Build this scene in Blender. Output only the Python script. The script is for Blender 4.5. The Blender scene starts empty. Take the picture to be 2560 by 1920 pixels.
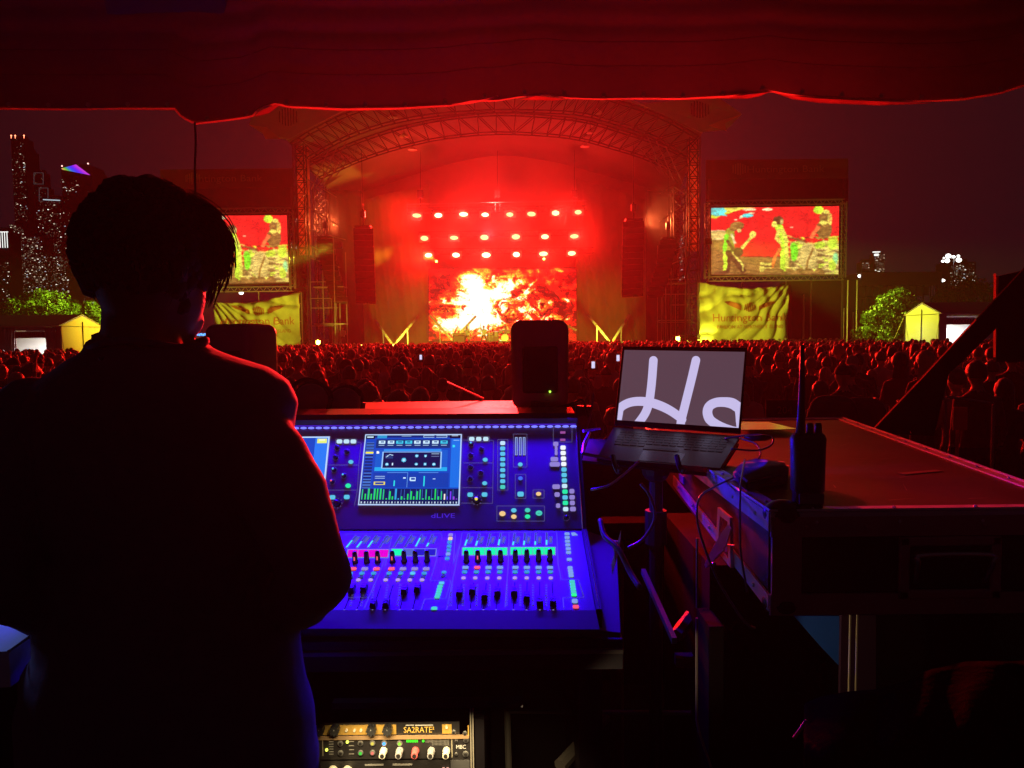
import bpy, bmesh, math, random
import numpy as np
from mathutils import Vector, Matrix, noise
random.seed(7)
rng = np.random.default_rng(7)
C = bpy.context.scene.collection
sc = bpy.context.scene
R = math.radians

# ------------------------------------------------------------------ camera
CAMZ = 2.1
F = 1920.0                                   # focal length in photo pixels (photo 2560 x 1920)
PITCH, ROLL = R(3.43), R(-0.6)
Mrot = Matrix.Rotation(R(90) - PITCH, 3, 'X') @ Matrix.Rotation(ROLL, 3, 'Z')
cam_d = bpy.data.cameras.new('camera')
cam_d.sensor_width = 36.0; cam_d.lens = 27.0
cam_d.clip_start = 0.05; cam_d.clip_end = 5000
cam = bpy.data.objects.new('camera', cam_d); C.objects.link(cam)
cam.matrix_world = Matrix.Translation((0, 0, CAMZ)) @ Mrot.to_4x4()
sc.camera = cam
CAM = Vector((0, 0, CAMZ))

# ------------------------------------------------------------------ world, exposure
w = bpy.data.worlds.new('World'); sc.world = w; w.use_nodes = True
bg = w.node_tree.nodes['Background']
bg.inputs['Color'].default_value = (0.50, 0.24, 0.40, 1)
bg.inputs['Strength'].default_value = 0.0125
sc.view_settings.view_transform = 'Standard'; sc.view_settings.look = 'None'
sc.view_settings.exposure = 0.0; sc.view_settings.gamma = 1.0
sc.cycles.use_denoising = True
sc.cycles.max_bounces = 5; sc.cycles.volume_bounces = 0
sc.cycles.diffuse_bounces = 3; sc.cycles.glossy_bounces = 3; sc.cycles.transmission_bounces = 3
sc.cycles.sample_clamp_indirect = 4.0
sc.cycles.use_light_tree = True

def ray(px, py):
    return (Mrot @ Vector(((px - 1280) / F, (960 - py) / F, -1.0)))
def P(px, py, y):
    """point of the place seen at photo pixel (px, py) at depth y"""
    d = ray(px, py); return CAM + d * (y / d.y)
def PZ(px, py, z):
    d = ray(px, py); return CAM + d * ((z - CAMZ) / d.z)
def D(x, y, Y):                              # same, in 2212-wide coordinates
    return P(x * 1.15732, y * 1.15732, Y)
def MPX(Y): return Y / F

# ------------------------------------------------------------------ materials
def lin(c):
    out = []
    for v in c:
        v = v / 255.0
        out.append(v / 12.92 if v <= 0.04045 else ((v + 0.055) / 1.055) ** 2.4)
    return tuple(out)
_m = {}
def mat(name, col, rough=0.6, metal=0.0, var=0.12, scale=20.0, bump=0.0, spec=0.5, sheen=0.0, trans=0.0, coat=0.0, objrand=0, island=0):
    """procedural surface: noise in colour and roughness, optional bump"""
    if name in _m: return _m[name]
    m = bpy.data.materials.new(name); m.use_nodes = True
    nt = m.node_tree; N = nt.nodes; L = nt.links
    b = N['Principled BSDF']
    b.inputs['Roughness'].default_value = rough
    b.inputs['Metallic'].default_value = metal
    b.inputs['Specular IOR Level'].default_value = spec
    if sheen: b.inputs['Sheen Weight'].default_value = sheen
    if coat: b.inputs['Coat Weight'].default_value = coat; b.inputs['Coat Roughness'].default_value = 0.2
    tc = N.new('ShaderNodeTexCoord')
    nz = N.new('ShaderNodeTexNoise'); nz.inputs['Scale'].default_value = scale; nz.inputs['Detail'].default_value = 3
    L.new(tc.outputs['Object'], nz.inputs['Vector'])
    ramp = N.new('ShaderNodeMix'); ramp.data_type = 'RGBA'
    ramp.inputs['A'].default_value = tuple(max(0, c * (1 - var)) for c in col) + (1,)
    ramp.inputs['B'].default_value = tuple(min(1, c * (1 + var)) for c in col) + (1,)
    L.new(nz.outputs['Fac'], ramp.inputs['Factor'])
    outc = ramp.outputs['Result']
    if objrand or island:
        src = N.new('ShaderNodeObjectInfo').outputs['Random'] if objrand else N.new('ShaderNodeNewGeometry').outputs['Random Per Island']
        cr = N.new('ShaderNodeValToRGB'); cr.color_ramp.interpolation = 'CONSTANT'
        pal = objrand or island
        e = cr.color_ramp.elements
        while len(e) < len(pal): e.new(0.5)
        for i, pc in enumerate(pal):
            e[i].position = i / len(pal); e[i].color = tuple(pc) + (1,)
        L.new(src, cr.inputs['Fac'])
        mul = N.new('ShaderNodeMix'); mul.data_type = 'RGBA'; mul.blend_type = 'MULTIPLY'; mul.inputs['Factor'].default_value = 1.0
        ramp.inputs['A'].default_value = (1 - var,) * 3 + (1,); ramp.inputs['B'].default_value = (1,) * 4
        L.new(ramp.outputs['Result'], mul.inputs['A']); L.new(cr.outputs['Color'], mul.inputs['B'])
        outc = mul.outputs['Result']
    L.new(outc, b.inputs['Base Color'])
    mr = N.new('ShaderNodeMath'); mr.operation = 'MULTIPLY_ADD'
    mr.inputs[1].default_value = 0.25 * rough; mr.inputs[2].default_value = rough * 0.87
    L.new(nz.outputs['Fac'], mr.inputs[0]); L.new(mr.outputs[0], b.inputs['Roughness'])
    if bump:
        bp = N.new('ShaderNodeBump'); bp.inputs['Strength'].default_value = bump; bp.inputs['Distance'].default_value = 0.01
        L.new(nz.outputs['Fac'], bp.inputs['Height']); L.new(bp.outputs['Normal'], b.inputs['Normal'])
    if trans:
        t = N.new('ShaderNodeBsdfTranslucent'); L.new(outc, t.inputs['Color'])
        mx = N.new('ShaderNodeMixShader'); mx.inputs['Fac'].default_value = trans
        L.new(b.outputs['BSDF'], mx.inputs[1]); L.new(t.outputs['BSDF'], mx.inputs[2])
        L.new(mx.outputs[0], N['Material Output'].inputs['Surface'])
    _m[name] = m; return m
def emit(name, col, s=1.0, light=False):
    if name in _m: return _m[name]
    m = bpy.data.materials.new(name); m.use_nodes = True
    nt = m.node_tree; b = nt.nodes['Principled BSDF']
    b.inputs['Base Color'].default_value = (0.01, 0.01, 0.01, 1); b.inputs['Specular IOR Level'].default_value = .12; b.inputs['Roughness'].default_value = .7
    b.inputs['Emission Color'].default_value = tuple(col) + (1,)
    b.inputs['Emission Strength'].default_value = s
    if not light: m.cycles.emission_sampling = 'NONE'
    _m[name] = m; return m
def emit_vc(name, s=1.0, light=False, rough=0.3):
    m = bpy.data.materials.new(name); m.use_nodes = True
    nt = m.node_tree; b = nt.nodes['Principled BSDF']
    a = nt.nodes.new('ShaderNodeAttribute'); a.attribute_name = 'pic'
    nt.links.new(a.outputs['Color'], b.inputs['Emission Color'])
    b.inputs['Base Color'].default_value = (0.01, 0.01, 0.01, 1)
    b.inputs['Roughness'].default_value = rough; b.inputs['Specular IOR Level'].default_value = .15
    b.inputs['Emission Strength'].default_value = s
    if not light: m.cycles.emission_sampling = 'NONE'
    _m[name] = m; return m

# ------------------------------------------------------------------ mesh builder
class MB:
    def __init__(s): s.v = []; s.f = []; s.mi = []; s.cur = 0
    def add(s, vs, fs):
        o = len(s.v); s.v += [Vector(v) for v in vs]
        s.f += [tuple(i + o for i in f) for f in fs]; s.mi += [s.cur] * len(fs)
    def box(s, c, size, M=None, bev=0.0):
        x, y, z = [a / 2 for a in size]
        if bev > 0:
            bm = bmesh.new(); bmesh.ops.create_cube(bm, size=1.0)
            for v in bm.verts: v.co = Vector((v.co.x * size[0], v.co.y * size[1], v.co.z * size[2]))
            bmesh.ops.bevel(bm, geom=list(bm.edges), offset=bev, segments=2, affect='EDGES', profile=0.5)
            bm.verts.index_update()
            vs = [v.co.copy() for v in bm.verts]; fs = [tuple(v.index for v in f.verts) for f in bm.faces]; bm.free()
        else:
            vs = [Vector((i, j, k)) for k in (-z, z) for j in (-y, y) for i in (-x, x)]
            fs = [(0, 2, 3, 1), (4, 5, 7, 6), (0, 1, 5, 4), (2, 6, 7, 3), (0, 4, 6, 2), (1, 3, 7, 5)]
        if M is not None: vs = [M @ v for v in vs]
        c = Vector(c); s.add([v + c for v in vs], fs); return s
    def hexa(s, b, t):                       # 4 bottom points, 4 top points
        s.add(list(b) + list(t), [(3, 2, 1, 0), (4, 5, 6, 7)] + [(i, (i + 1) % 4, (i + 1) % 4 + 4, i + 4) for i in range(4)]); return s
    def slab(s, pts, n):                     # polygon extruded along vector n
        k = len(pts); pts = [Vector(p) for p in pts]; n = Vector(n)
        s.add(pts + [p + n for p in pts], [tuple(range(k))[::-1], tuple(range(k, 2 * k))] + [(i, (i + 1) % k, (i + 1) % k + k, i + k) for i in range(k)]); return s
    def tube(s, pts, r, n=6, cap=True):
        pts = [Vector(p) for p in pts]; k = len(pts)
        rs = r if isinstance(r, (list, tuple)) else [r] * k
        vs = []; up = None
        for i, p in enumerate(pts):
            t = (pts[min(i + 1, k - 1)] - pts[max(i - 1, 0)])
            t = t.normalized() if t.length > 1e-9 else Vector((0, 0, 1))
            if up is None: up = Vector((0, 0, 1)) if abs(t.z) < 0.9 else Vector((1, 0, 0))
            a = t.cross(up)
            if a.length < 1e-6: a = t.cross(Vector((1, 0, 0)))
            a.normalize(); b = a.cross(t).normalized(); up = b
            for j in range(n):
                th = 2 * math.pi * (j + .5) / n
                vs.append(p + a * (math.cos(th) * rs[i]) + b * (math.sin(th) * rs[i]))
        fs = [(i * n + j, i * n + (j + 1) % n, (i + 1) * n + (j + 1) % n, (i + 1) * n + j) for i in range(k - 1) for j in range(n)]
        if cap: fs += [tuple(range(n))[::-1], tuple(range((k - 1) * n, k * n))]
        s.add(vs, fs); return s
    def ball(s, c, r, nu=12, nv=8, M=None):
        rx, ry, rz = (r, r, r) if not isinstance(r, (tuple, list)) else r
        vs = [Vector((0, 0, rz))]
        for i in range(1, nv):
            a = math.pi * i / nv
            for j in range(nu):
                b = 2 * math.pi * j / nu
                vs.append(Vector((rx * math.sin(a) * math.cos(b), ry * math.sin(a) * math.sin(b), rz * math.cos(a))))
        vs.append(Vector((0, 0, -rz)))
        fs = [(0, 1 + j, 1 + (j + 1) % nu) for j in range(nu)]
        for i in range(nv - 2):
            for j in range(nu):
                a = 1 + i * nu + j; b = 1 + i * nu + (j + 1) % nu
                fs.append((a, a + nu, b + nu, b))
        l = len(vs) - 1; fs += [(l, l - nu + (j + 1) % nu, l - nu + j) for j in range(nu)]
        if M is not None: vs = [M @ v for v in vs]
        c = Vector(c); s.add([v + c for v in vs], fs); return s
    def cyl(s, p0, p1, r0, r1=None, n=12):
        return s.tube([p0, p1], [r0, r0 if r1 is None else r1], n)
    def grid(s, fn, nu, nv):
        vs = [fn(i / nu, j / nv) for j in range(nv + 1) for i in range(nu + 1)]
        fs = [(j * (nu + 1) + i, j * (nu + 1) + i + 1, (j + 1) * (nu + 1) + i + 1, (j + 1) * (nu + 1) + i) for j in range(nv) for i in range(nu)]
        s.add(vs, fs); return s

wm = {}                                       # world matrix of every parent
def link(o, parent=None, inv=True):
    C.objects.link(o)
    if parent is not None: o.parent = parent
    return o
def tag(o, label=None, cat=None, group=None, kind=None):
    if label: o['label'] = label
    if cat: o['category'] = cat
    if group: o['group'] = group
    if kind: o['kind'] = kind
    return o
def thing(name, loc, label, cat, group=None, rz=0.0, kind=None):
    o = bpy.data.objects.new(name, None); C.objects.link(o)
    o.location = loc; o.rotation_euler = (0, 0, rz)
    o.empty_display_size = 0.1
    wm[o.name] = Matrix.Translation(loc) @ Matrix.Rotation(rz, 4, 'Z')
    return tag(o, label, cat, group, kind)
def obj(name, mb, mats, parent=None, smooth=False, origin=None, local=False):
    """links the builder's shape as ONE mesh object; its points are world points unless local"""
    me = bpy.data.meshes.new(name)
    if parent is not None and not local: M = wm[parent.name].inverted()
    elif origin is not None: M = Matrix.Translation(-Vector(origin))
    else: M = Matrix.Identity(4)
    me.from_pydata([M @ v for v in mb.v], [], mb.f)
    if not isinstance(mats, (list, tuple)): mats = [mats]
    for m in mats: me.materials.append(m)
    if any(mb.mi): me.polygons.foreach_set('material_index', mb.mi)
    if smooth: me.polygons.foreach_set('use_smooth', [True] * len(me.polygons))
    me.update()
    o = bpy.data.objects.new(name, me); C.objects.link(o)
    if origin is not None and parent is None: o.location = origin
    if parent is not None: o.parent = parent
    wm[o.name] = wm[parent.name].copy() if parent is not None else Matrix.Translation(origin if origin is not None else (0, 0, 0))
    return o
def kids(o): return [c for c in bpy.data.objects if c.parent == o]
def copy_tree(o, loc=None, rz=None, parent=None, ch=None):
    c = o.copy(); C.objects.link(c)
    if parent is not None: c.parent = parent
    if loc is not None: c.location = loc
    if rz is not None: c.rotation_euler = (0, 0, rz)
    wm[c.name] = (Matrix.Translation(c.location) @ Matrix.Rotation(c.rotation_euler[2], 4, 'Z')) if parent is None else wm[parent.name]
    for k in (ch if ch is not None else kids(o)): copy_tree(k, parent=c)
    return c
def curve_pts(pts, n=8):
    """catmull-rom through points"""
    pts = [Vector(p) for p in pts]; out = []
    q = [pts[0] * 2 - pts[1]] + pts + [pts[-1] * 2 - pts[-2]]
    for i in range(1, len(q) - 2):
        for k in range(n):
            t = k / n; a, b, c, d = q[i - 1], q[i], q[i + 1], q[i + 2]
            out.append(0.5 * ((2 * b) + (c - a) * t + (2 * a - 5 * b + 4 * c - d) * t * t + (3 * b - a - 3 * c + d) * t ** 3))
    out.append(pts[-1]); return out
def text_mb(txt, origin, u, v, h, mb=None, center=True, width=None, lift=0.0):
    """lettering as flat faces: u = reading direction, v = up, h = capital height"""
    cu = bpy.data.curves.new('t', 'FONT'); cu.body = txt; cu.size = 1.0; cu.resolution_u = 2
    to = bpy.data.objects.new('t', cu)
    me = bpy.data.meshes.new_from_object(to)
    vs = [Vector(x.co) for x in me.vertices]; fs = [tuple(p.vertices) for p in me.polygons]
    bpy.data.objects.remove(to); bpy.data.curves.remove(cu); bpy.data.meshes.remove(me)
    x0 = min(a.x for a in vs); x1 = max(a.x for a in vs)
    sx = sy = h / 0.72
    if width: sx = width / (x1 - x0)
    u = Vector(u).normalized(); v = Vector(v).normalized(); n = u.cross(v)
    ox = (x0 + x1) / 2 if center else x0
    mb = mb or MB()
    mb.add([Vector(origin) + u * ((a.x - ox) * sx) + v * (a.y * sy) + n * lift for a in vs], fs)
    return mb
def picture(name, img, corners, m, parent=None, origin=None):
    """a lit screen: a grid whose faces carry the colours of img (H x W x 3, sRGB 0..1); corners TL, TR, BR, BL"""
    H, W, _ = img.shape
    tl, tr, br, bl = [np.array(c) for c in corners]
    uu = np.linspace(0, 1, W + 1); vv = np.linspace(0, 1, H + 1)
    U, V = np.meshgrid(uu, vv)
    pts = (tl * ((1 - U) * (1 - V))[..., None] + tr * (U * (1 - V))[..., None] + br * (U * V)[..., None] + bl * ((1 - U) * V)[..., None]).reshape(-1, 3)
    idx = (np.arange(H)[:, None] * (W + 1) + np.arange(W)[None, :]).reshape(-1)
    faces = np.stack([idx, idx + W + 1, idx + W + 2, idx + 1], 1)
    M = wm[parent.name].inverted() if parent is not None else Matrix.Translation(-Vector(origin))
    pts = (np.c_[pts, np.ones(len(pts))] @ np.array(M).T)[:, :3]
    me = bpy.data.meshes.new(name)
    me.vertices.add(len(pts)); me.vertices.foreach_set('co', pts.reshape(-1).astype(np.float32))
    me.loops.add(faces.size); me.loops.foreach_set('vertex_index', faces.reshape(-1).astype(np.int32))
    me.polygons.add(len(faces)); me.polygons.foreach_set('loop_start', (np.arange(len(faces)) * 4).astype(np.int32))
    me.polygons.foreach_set('loop_total', np.full(len(faces), 4, np.int32))
    me.update(calc_edges=True)
    a = me.color_attributes.new('pic', 'FLOAT_COLOR', 'CORNER')
    c = np.clip(img.reshape(-1, 3), 0, None); c = np.where(c <= 0.04045, c / 12.92, ((c + 0.055) / 1.055) ** 2.4)
    c = np.c_[c, np.ones(len(c))]; c = np.repeat(c, 4, axis=0)
    a.data.foreach_set('color', c.reshape(-1).astype(np.float32))
    me.materials.append(m)
    o = bpy.data.objects.new(name, me); C.objects.link(o)
    if parent is not None: o.parent = parent
    else: o.location = origin
    return o
def spot(name, loc, target, W, col, ang, blend=0.5, size=0.1, parent=None):
    l = bpy.data.lights.new(name, 'SPOT'); l.energy = W; l.color = col
    l.spot_size = R(ang); l.spot_blend = blend; l.shadow_soft_size = size
    o = bpy.data.objects.new(name, l); C.objects.link(o)
    loc = Vector(loc); d = Vector(target) - loc
    o.matrix_world = Matrix.Translation(loc) @ d.to_track_quat('-Z', 'Y').to_matrix().to_4x4()
    return o
class Pic:                                    # tiny painter for the pictures shown on lit screens
    def __init__(s, W, H, c=(0, 0, 0)):
        s.W, s.H = W, H; s.a = np.zeros((H, W, 3)); s.a[:] = np.array(c) / 255.
        s.X, s.Y = np.meshgrid((np.arange(W) + .5) / W, (np.arange(H) + .5) / H)
        s.asp = W / H
    def put(s, m, c, al=1.0): 
        m = m.astype(float) * al; s.a = s.a * (1 - m[..., None]) + (np.array(c) / 255.) * m[..., None]
    def rect(s, x0, y0, x1, y1, c, al=1.0): s.put((s.X >= x0) & (s.X < x1) & (s.Y >= y0) & (s.Y < y1), c, al)
    def ell(s, x, y, rx, ry, c, al=1.0, soft=0):
        d = ((s.X - x) / rx) ** 2 + ((s.Y - y) / ry) ** 2
        s.put(np.clip((1.0 - d) / soft, 0, 1) if soft else d < 1, c, al)
    def line(s, pts, wd, c, al=1.0):
        m = np.zeros_like(s.X, bool)
        for (x0, y0), (x1, y1) in zip(pts[:-1], pts[1:]):
            ax, ay = (x1 - x0) * s.asp, (y1 - y0); px, py = (s.X - x0) * s.asp, s.Y - y0
            t = np.clip((px * ax + py * ay) / (ax * ax + ay * ay + 1e-12), 0, 1)
            m |= (px - t * ax) ** 2 + (py - t * ay) ** 2 < (wd / 2) ** 2
        s.put(m, c, al)
    def box(s, x0, y0, x1, y1, c, t=0.006, al=1.0):
        s.line([(x0, y0), (x1, y0), (x1, y1), (x0, y1), (x0, y0)], t, c, al)
def _lat(ix, iy, seed):
    h = np.sin(ix * 127.1 + iy * 311.7 + seed * 74.7) * 43758.5453
    return (h - np.floor(h)) * 2 - 1
def fbm(X, Y, sc_, oct_=4, z=0.0):
    """value noise with octaves, about -1..1"""
    out = np.zeros(X.shape); amp = .6
    for o_ in range(oct_):
        x, y = X * sc_ * 1.3, Y * sc_ * 1.3; ix, iy = np.floor(x), np.floor(y); fx, fy = x - ix, y - iy
        fx = fx * fx * (3 - 2 * fx); fy = fy * fy * (3 - 2 * fy); s_ = z + o_ * 3.3
        out += amp * ((_lat(ix, iy, s_) * (1 - fx) + _lat(ix + 1, iy, s_) * fx) * (1 - fy) + (_lat(ix, iy + 1, s_) * (1 - fx) + _lat(ix + 1, iy + 1, s_) * fx) * fy)
        sc_ *= 2; amp *= .5
    return out

# shared materials
BLACKM = mat('black_painted_steel', (0.025, 0.024, 0.026), 0.45, 0.0, spec=0.5)
STEEL = mat('galvanised_steel', (0.35, 0.34, 0.34), 0.4, 0.85)
ALU = mat('brushed_aluminium', (0.55, 0.55, 0.56), 0.32, 0.9, bump=0.05)
BLACKP = mat('black_plastic', (0.02, 0.02, 0.022), 0.42)
DARKF = mat('black_fabric', (0.02, 0.018, 0.02), 0.85, sheen=0.3, bump=0.2, scale=60)
# ================================================================== THE SETTING
GRASS = mat('trampled_grass', (0.05, 0.06, 0.03), 0.95, var=0.5, scale=0.6)
g = MB(); g.grid(lambda u, v: Vector(((u - .5) * 6000, -200 + v * 4200, 0)), 20, 20)
tag(obj('ground', g, GRASS), kind='structure')
PLY = mat('riser_plywood', (0.05, 0.04, 0.035), 0.8, var=0.3, scale=8)
RZ = 0.58
g = MB(); g.box((0.4, 0.55, RZ - .06), (5.6, 6.1, 0.12)); g.box((0.4, 0.55, RZ / 2 - .07), (5.3, 5.8, RZ - .15))
tag(obj('mixing_riser_floor', g, PLY), kind='structure')

RED = (1.0, 0.010, 0.006); ORANGE = (1.0, 0.32, 0.03); YEL = (0.85, 0.95, 0.06)

# ------------------------------------------------------------------ concert stage
YF, YB = 62.0, 78.0                            # front arch, rear wall
SX, SZ = P(1236, 865, 68).x, 1.42
FAB = mat('stage_roof_fabric', (0.30, 0.25, 0.25), 0.85, var=0.1, scale=0.8, trans=0.3, spec=.15)
DRAPE = mat('stage_drape', (0.16, 0.12, 0.10), 0.9, var=0.25, scale=1.2, sheen=0.2)
TRUSS = mat('dark_truss_steel', (0.035, 0.03, 0.03), 0.6, 0.2)
stage = thing('concert_stage', (SX, YF, 0), 'huge arched festival stage with red lit fabric roof behind the crowd', 'stage')
# deck
g = MB(); g.box((SX, 70, SZ / 2), (27, 15.6, SZ)); g.box((SX, 62.0, SZ - .03), (27.4, .3, .12))
obj('stage_deck', g, mat('stage_deck_black', (0.06, 0.055, 0.05), 0.6), stage)
# roof skin: front edge curve -> rear edge curve
def arch(pxs, Y, n=7): return curve_pts([P(a, b, Y) for a, b in pxs], n)
front_px = [(716, 350), (790, 311), (863, 277), (960, 246), (1080, 224), (1236, 213), (1390, 217), (1480, 226), (1552, 246), (1652, 281), (1756, 332)]
rear_px = [(840, 505), (885, 488), (928, 474), (1010, 444), (1134, 406), (1250, 388), (1362, 400), (1450, 420), (1540, 446), (1625, 471), (1690, 500)]
fr = arch(front_px, YF); rr = arch(rear_px, YB); K = len(fr)
g = MB()
g.grid(lambda u, v: fr[round(u * (K - 1))].lerp(rr[round(u * (K - 1))], v) + Vector((0, 0, .25 * math.sin(v * math.pi * 4) ** 2)), K - 1, 10)
o = obj('roof', g, FAB, stage, smooth=True)
md = o.modifiers.new('thick', 'SOLIDIFY'); md.thickness = 0.04
g = MB(); g.tube([p + Vector((0, -.05, 0.03)) for p in fr], .09, 5)
obj('roof_edge', g, mat('roof_edge_vinyl', (0.75, 0.6, 0.55), 0.4), stage)
# rear wall and side walls
g = MB()
wb = SZ - .4
for a, b in zip(rr[:-1], rr[1:]):
    g.slab([Vector((a.x, YB, wb)), Vector((b.x, YB, wb)), b, a], (0, .1, 0))
obj('rear_wall', g, mat('stage_rear_wall', (0.30, 0.20, 0.15), 0.9, var=0.12, scale=0.5, spec=.1), stage)
def folds(x, z, amp): return amp * (math.sin(x * 2.1 + .8 * math.sin(z * .5)) + .5 * math.sin(x * 5.3 + z * .9) + .6 * noise.noise(Vector((x * .4, z * .3, 1))))
def drape(x0, x1, ztop0, ztop1, Y, name, m, par, amp=.18):
    g = MB()
    g.grid(lambda u, v: Vector((x0 + (x1 - x0) * u, Y + folds(x0 + (x1 - x0) * u, v * 10, amp), SZ - .2 + v * ((ztop0 + (ztop1 - ztop0) * u) - SZ))), 60, 24)
    o = obj(name, g, m, par, smooth=True); md = o.modifiers.new('thick', 'SOLIDIFY'); md.thickness = .03
    return o
BUFF = mat('stage_side_curtain', (0.26, 0.20, 0.10), 0.9, var=0.15, scale=0.7)
xl0, xl1 = P(885, 600, 75).x, P(1075, 600, 75).x
xr0, xr1 = P(1440, 600, 75).x, P(1640, 600, 75).x
drape(xl0, xl1, P(885, 500, 75).z, P(1000, 455, 75).z, 75, 'side_curtain', BUFF, stage)
drape(xr0, xr1, P(1500, 440, 75).z, P(1640, 500, 75).z, 75, 'side_curtain', BUFF, stage)
# dark wing masking between towers and curtains
drape(P(818, 600, 72).x, P(905, 600, 72).x, P(830, 470, 72).z, P(890, 470, 72).z, 72, 'wing_drape', mat('wing_drape_dark', (0.03, 0.012, 0.012), 0.95, spec=.1), stage, .1)
drape(P(1615, 600, 72).x, P(1700, 600, 72).x, P(1620, 470, 72).z, P(1690, 480, 72).z, 72, 'wing_drape', mat('wing_drape_dark', (0.03, 0.012, 0.012), 0.95, spec=.1), stage, .1)
# arch trusses under the roof (three bays deep)
def truss_arch(Y, pxs, drop, name):
    top = arch(pxs, Y, 3); g = MB()
    c = Vector((SX, Y, 2.0))
    bot = [p + (c - p).normalized() * drop for p in top]
    for off in (0, .8):
        t2 = [p + Vector((0, off, -.2)) for p in top]; b2 = [p + Vector((0, off, 0)) for p in bot]
        g.tube(t2, .07, 4); g.tube(b2, .07, 4)
        for i in range(len(t2)):
            g.tube([t2[i], b2[i]], .05, 4)
            if i + 1 < len(t2):
                q = (t2[i], b2[i + 1]) if i < len(t2) / 2 else (b2[i], t2[i + 1])
                g.tube(q, .045, 4)
    return obj(name, g, TRUSS, stage)
truss_arch(YF + .3, [(724, 352)] + front_px[1:-1] + [(1748, 334)], 1.9, 'roof_truss')
mid_px = [(a * .66 + c * .34, b * .66 + d * .34 + 4) for (a, b), (c, d) in zip(front_px, rear_px)]
truss_arch(YF + 5.3, mid_px, 1.8, 'roof_truss')
# lattice towers
def lattice(g, x, y, w, z0, z1, step, r=.06, dp=None):
    dp = dp or w
    for sx in (-1, 1):
        for sy in (-1, 1):
            g.tube([(x + sx * w / 2, y + sy * dp / 2, z0), (x + sx * w / 2, y + sy * dp / 2, z1)], r, 4)
    z = z0; k = 0
    while z < z1 - .1:
        zz = min(z + step, z1)
        for sy in (-1, 1):
            Y = y + sy * dp / 2
            g.tube([(x - w / 2, Y, z), (x + w / 2, Y, z)], r * .8, 4)
            g.tube([(x - w / 2, Y, z), (x + w / 2, Y, zz)], r * .6, 4); g.tube([(x + w / 2, Y, z), (x - w / 2, Y, zz)], r * .6, 4)
        for sx in (-1, 1):
            X = x + sx * w / 2
            g.tube([(X, y - dp / 2, z), (X, y + dp / 2, zz)] if k % 2 else [(X, y + dp / 2, z), (X, y - dp / 2, zz)], r * .6, 4)
        z = zz; k += 1
def beam(g, a, b, w, step, r=.05, ax=Vector((0, 0, 1))):
    a = Vector(a); b = Vector(b); d = b - a; n = max(2, int(d.length / step)); s = d.normalized().cross(ax).normalized()
    cs = [(ax * (w / 2) * i + s * (w / 2) * j) for i in (-1, 1) for j in (-1, 1)]
    for c in cs: g.tube([a + c, b + c], r, 4)
    for i in range(n):
        p = a + d * (i / n); q = a + d * ((i + 1) / n); m = (p + q) / 2
        for c0, c1 in ((cs[0], cs[2]), (cs[1], cs[3]), (cs[0], cs[1])):
            g.tube([p + c0, m + c1, q + c0], r * .65, 4)
def px_x(px, Y): return P(px, 700, Y).x
for pxm, ztop, Y, wd in ((757, 362, YF, .85), (1733, 345, YF, .85), (808, 470, YF + 2, 1.05), (1697, 470, YF + 2, 1.05)):
    g = MB(); lattice(g, px_x(pxm, Y), Y, wd, 0, P(pxm, ztop, Y).z, 1.05, .055)
    obj('tower', g, TRUSS, stage)
# lit fabric panel behind the two front towers
for p0, p1, yt in ((741, 772, 366), (1719, 1747, 350)):
    g = MB(); a = P(p0, yt, YF + 1.1); b = P(p1, yt, YF + 1.1)
    g.grid(lambda u, v: Vector((a.x + (b.x - a.x) * u, YF + 1.1 + .03 * math.sin(v * 60), 9.0 + (a.z - 9.0) * v)), 3, 30)
    o = obj('tower_panel', g, mat('tower_panel_fabric', (0.8, 0.4, 0.3), 0.7, trans=.6), stage); md = o.modifiers.new('t', 'SOLIDIFY'); md.thickness = .03
# stair scaffolding between towers
for side, pa, pb in ((-1, 775, 870), (1, 1640, 1735)):
    g = MB(); rnd = random.Random(3 + side)
    for k in range(9):
        X = px_x(pa + (pb - pa) * (k + .5) / 9 + rnd.uniform(-4, 4), YF + 1.5); zt = rnd.uniform(5, 9.8) if k % 3 else rnd.uniform(9, 14)
        Y = YF + rnd.uniform(.3, 3)
        g.tube([(X, Y, 0), (X, Y, zt)], .045, 4)
    for k in range(9):
        z = 1.2 + k * 1.1 + rnd.uniform(-.2, .2); x0 = px_x(pa, YF + 1); x1 = px_x(pb, YF + 1)
        e = rnd.uniform(.2, 1.0)
        if side < 0: g.tube([(x0, YF + .8, z + (.8 if k > 5 else 0)), (x0 + (x1 - x0) * e, YF + .8, z)], .045, 4)
        else: g.tube([(x1, YF + .8, z + (.8 if k > 5 else 0)), (x1 - (x1 - x0) * e, YF + .8, z)], .045, 4)
    for zz in (3.4, 6.4): g.box(((x0 + x1) / 2, YF + 1.4, zz), (abs(x1 - x0) * .8, 1.4, .08))
    # sloping fly beam braces high on the wing
    for dz in (0, 2.2):
        xo, xi = (px_x(772, YF), px_x(842, YF)) if side < 0 else (px_x(1718, YF), px_x(1652, YF))
        g.tube([(xo, YF + .6, P(0 + 800, 445, YF).z - dz), (xi, YF + .6, P(800, 490, YF).z - dz)], .05, 4)
    # knee braces under the roof
    for k in range(6):
        xo = px_x(780 + k * 12, YF) if side < 0 else px_x(1712 - k * 12, YF)
        g.tube([(xo, YF + .5, P(800, 470 - k * 6, YF).z), (xo + side * -1.6, YF + 1.5, P(800, 340 - k * 8 + (k % 2) * 60, YF).z)], .05, 4)
    obj('stair_scaffold', g, mat('scaffold_steel', (0.30, 0.28, 0.24), 0.45, 0.5), stage)
# red mask strip above the LED wall + wall frame
LW = 74.0
c_led = [P(1072, 672, LW), P(1441, 670, LW), P(1441, 852, LW), P(1072, 852, LW)]
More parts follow.
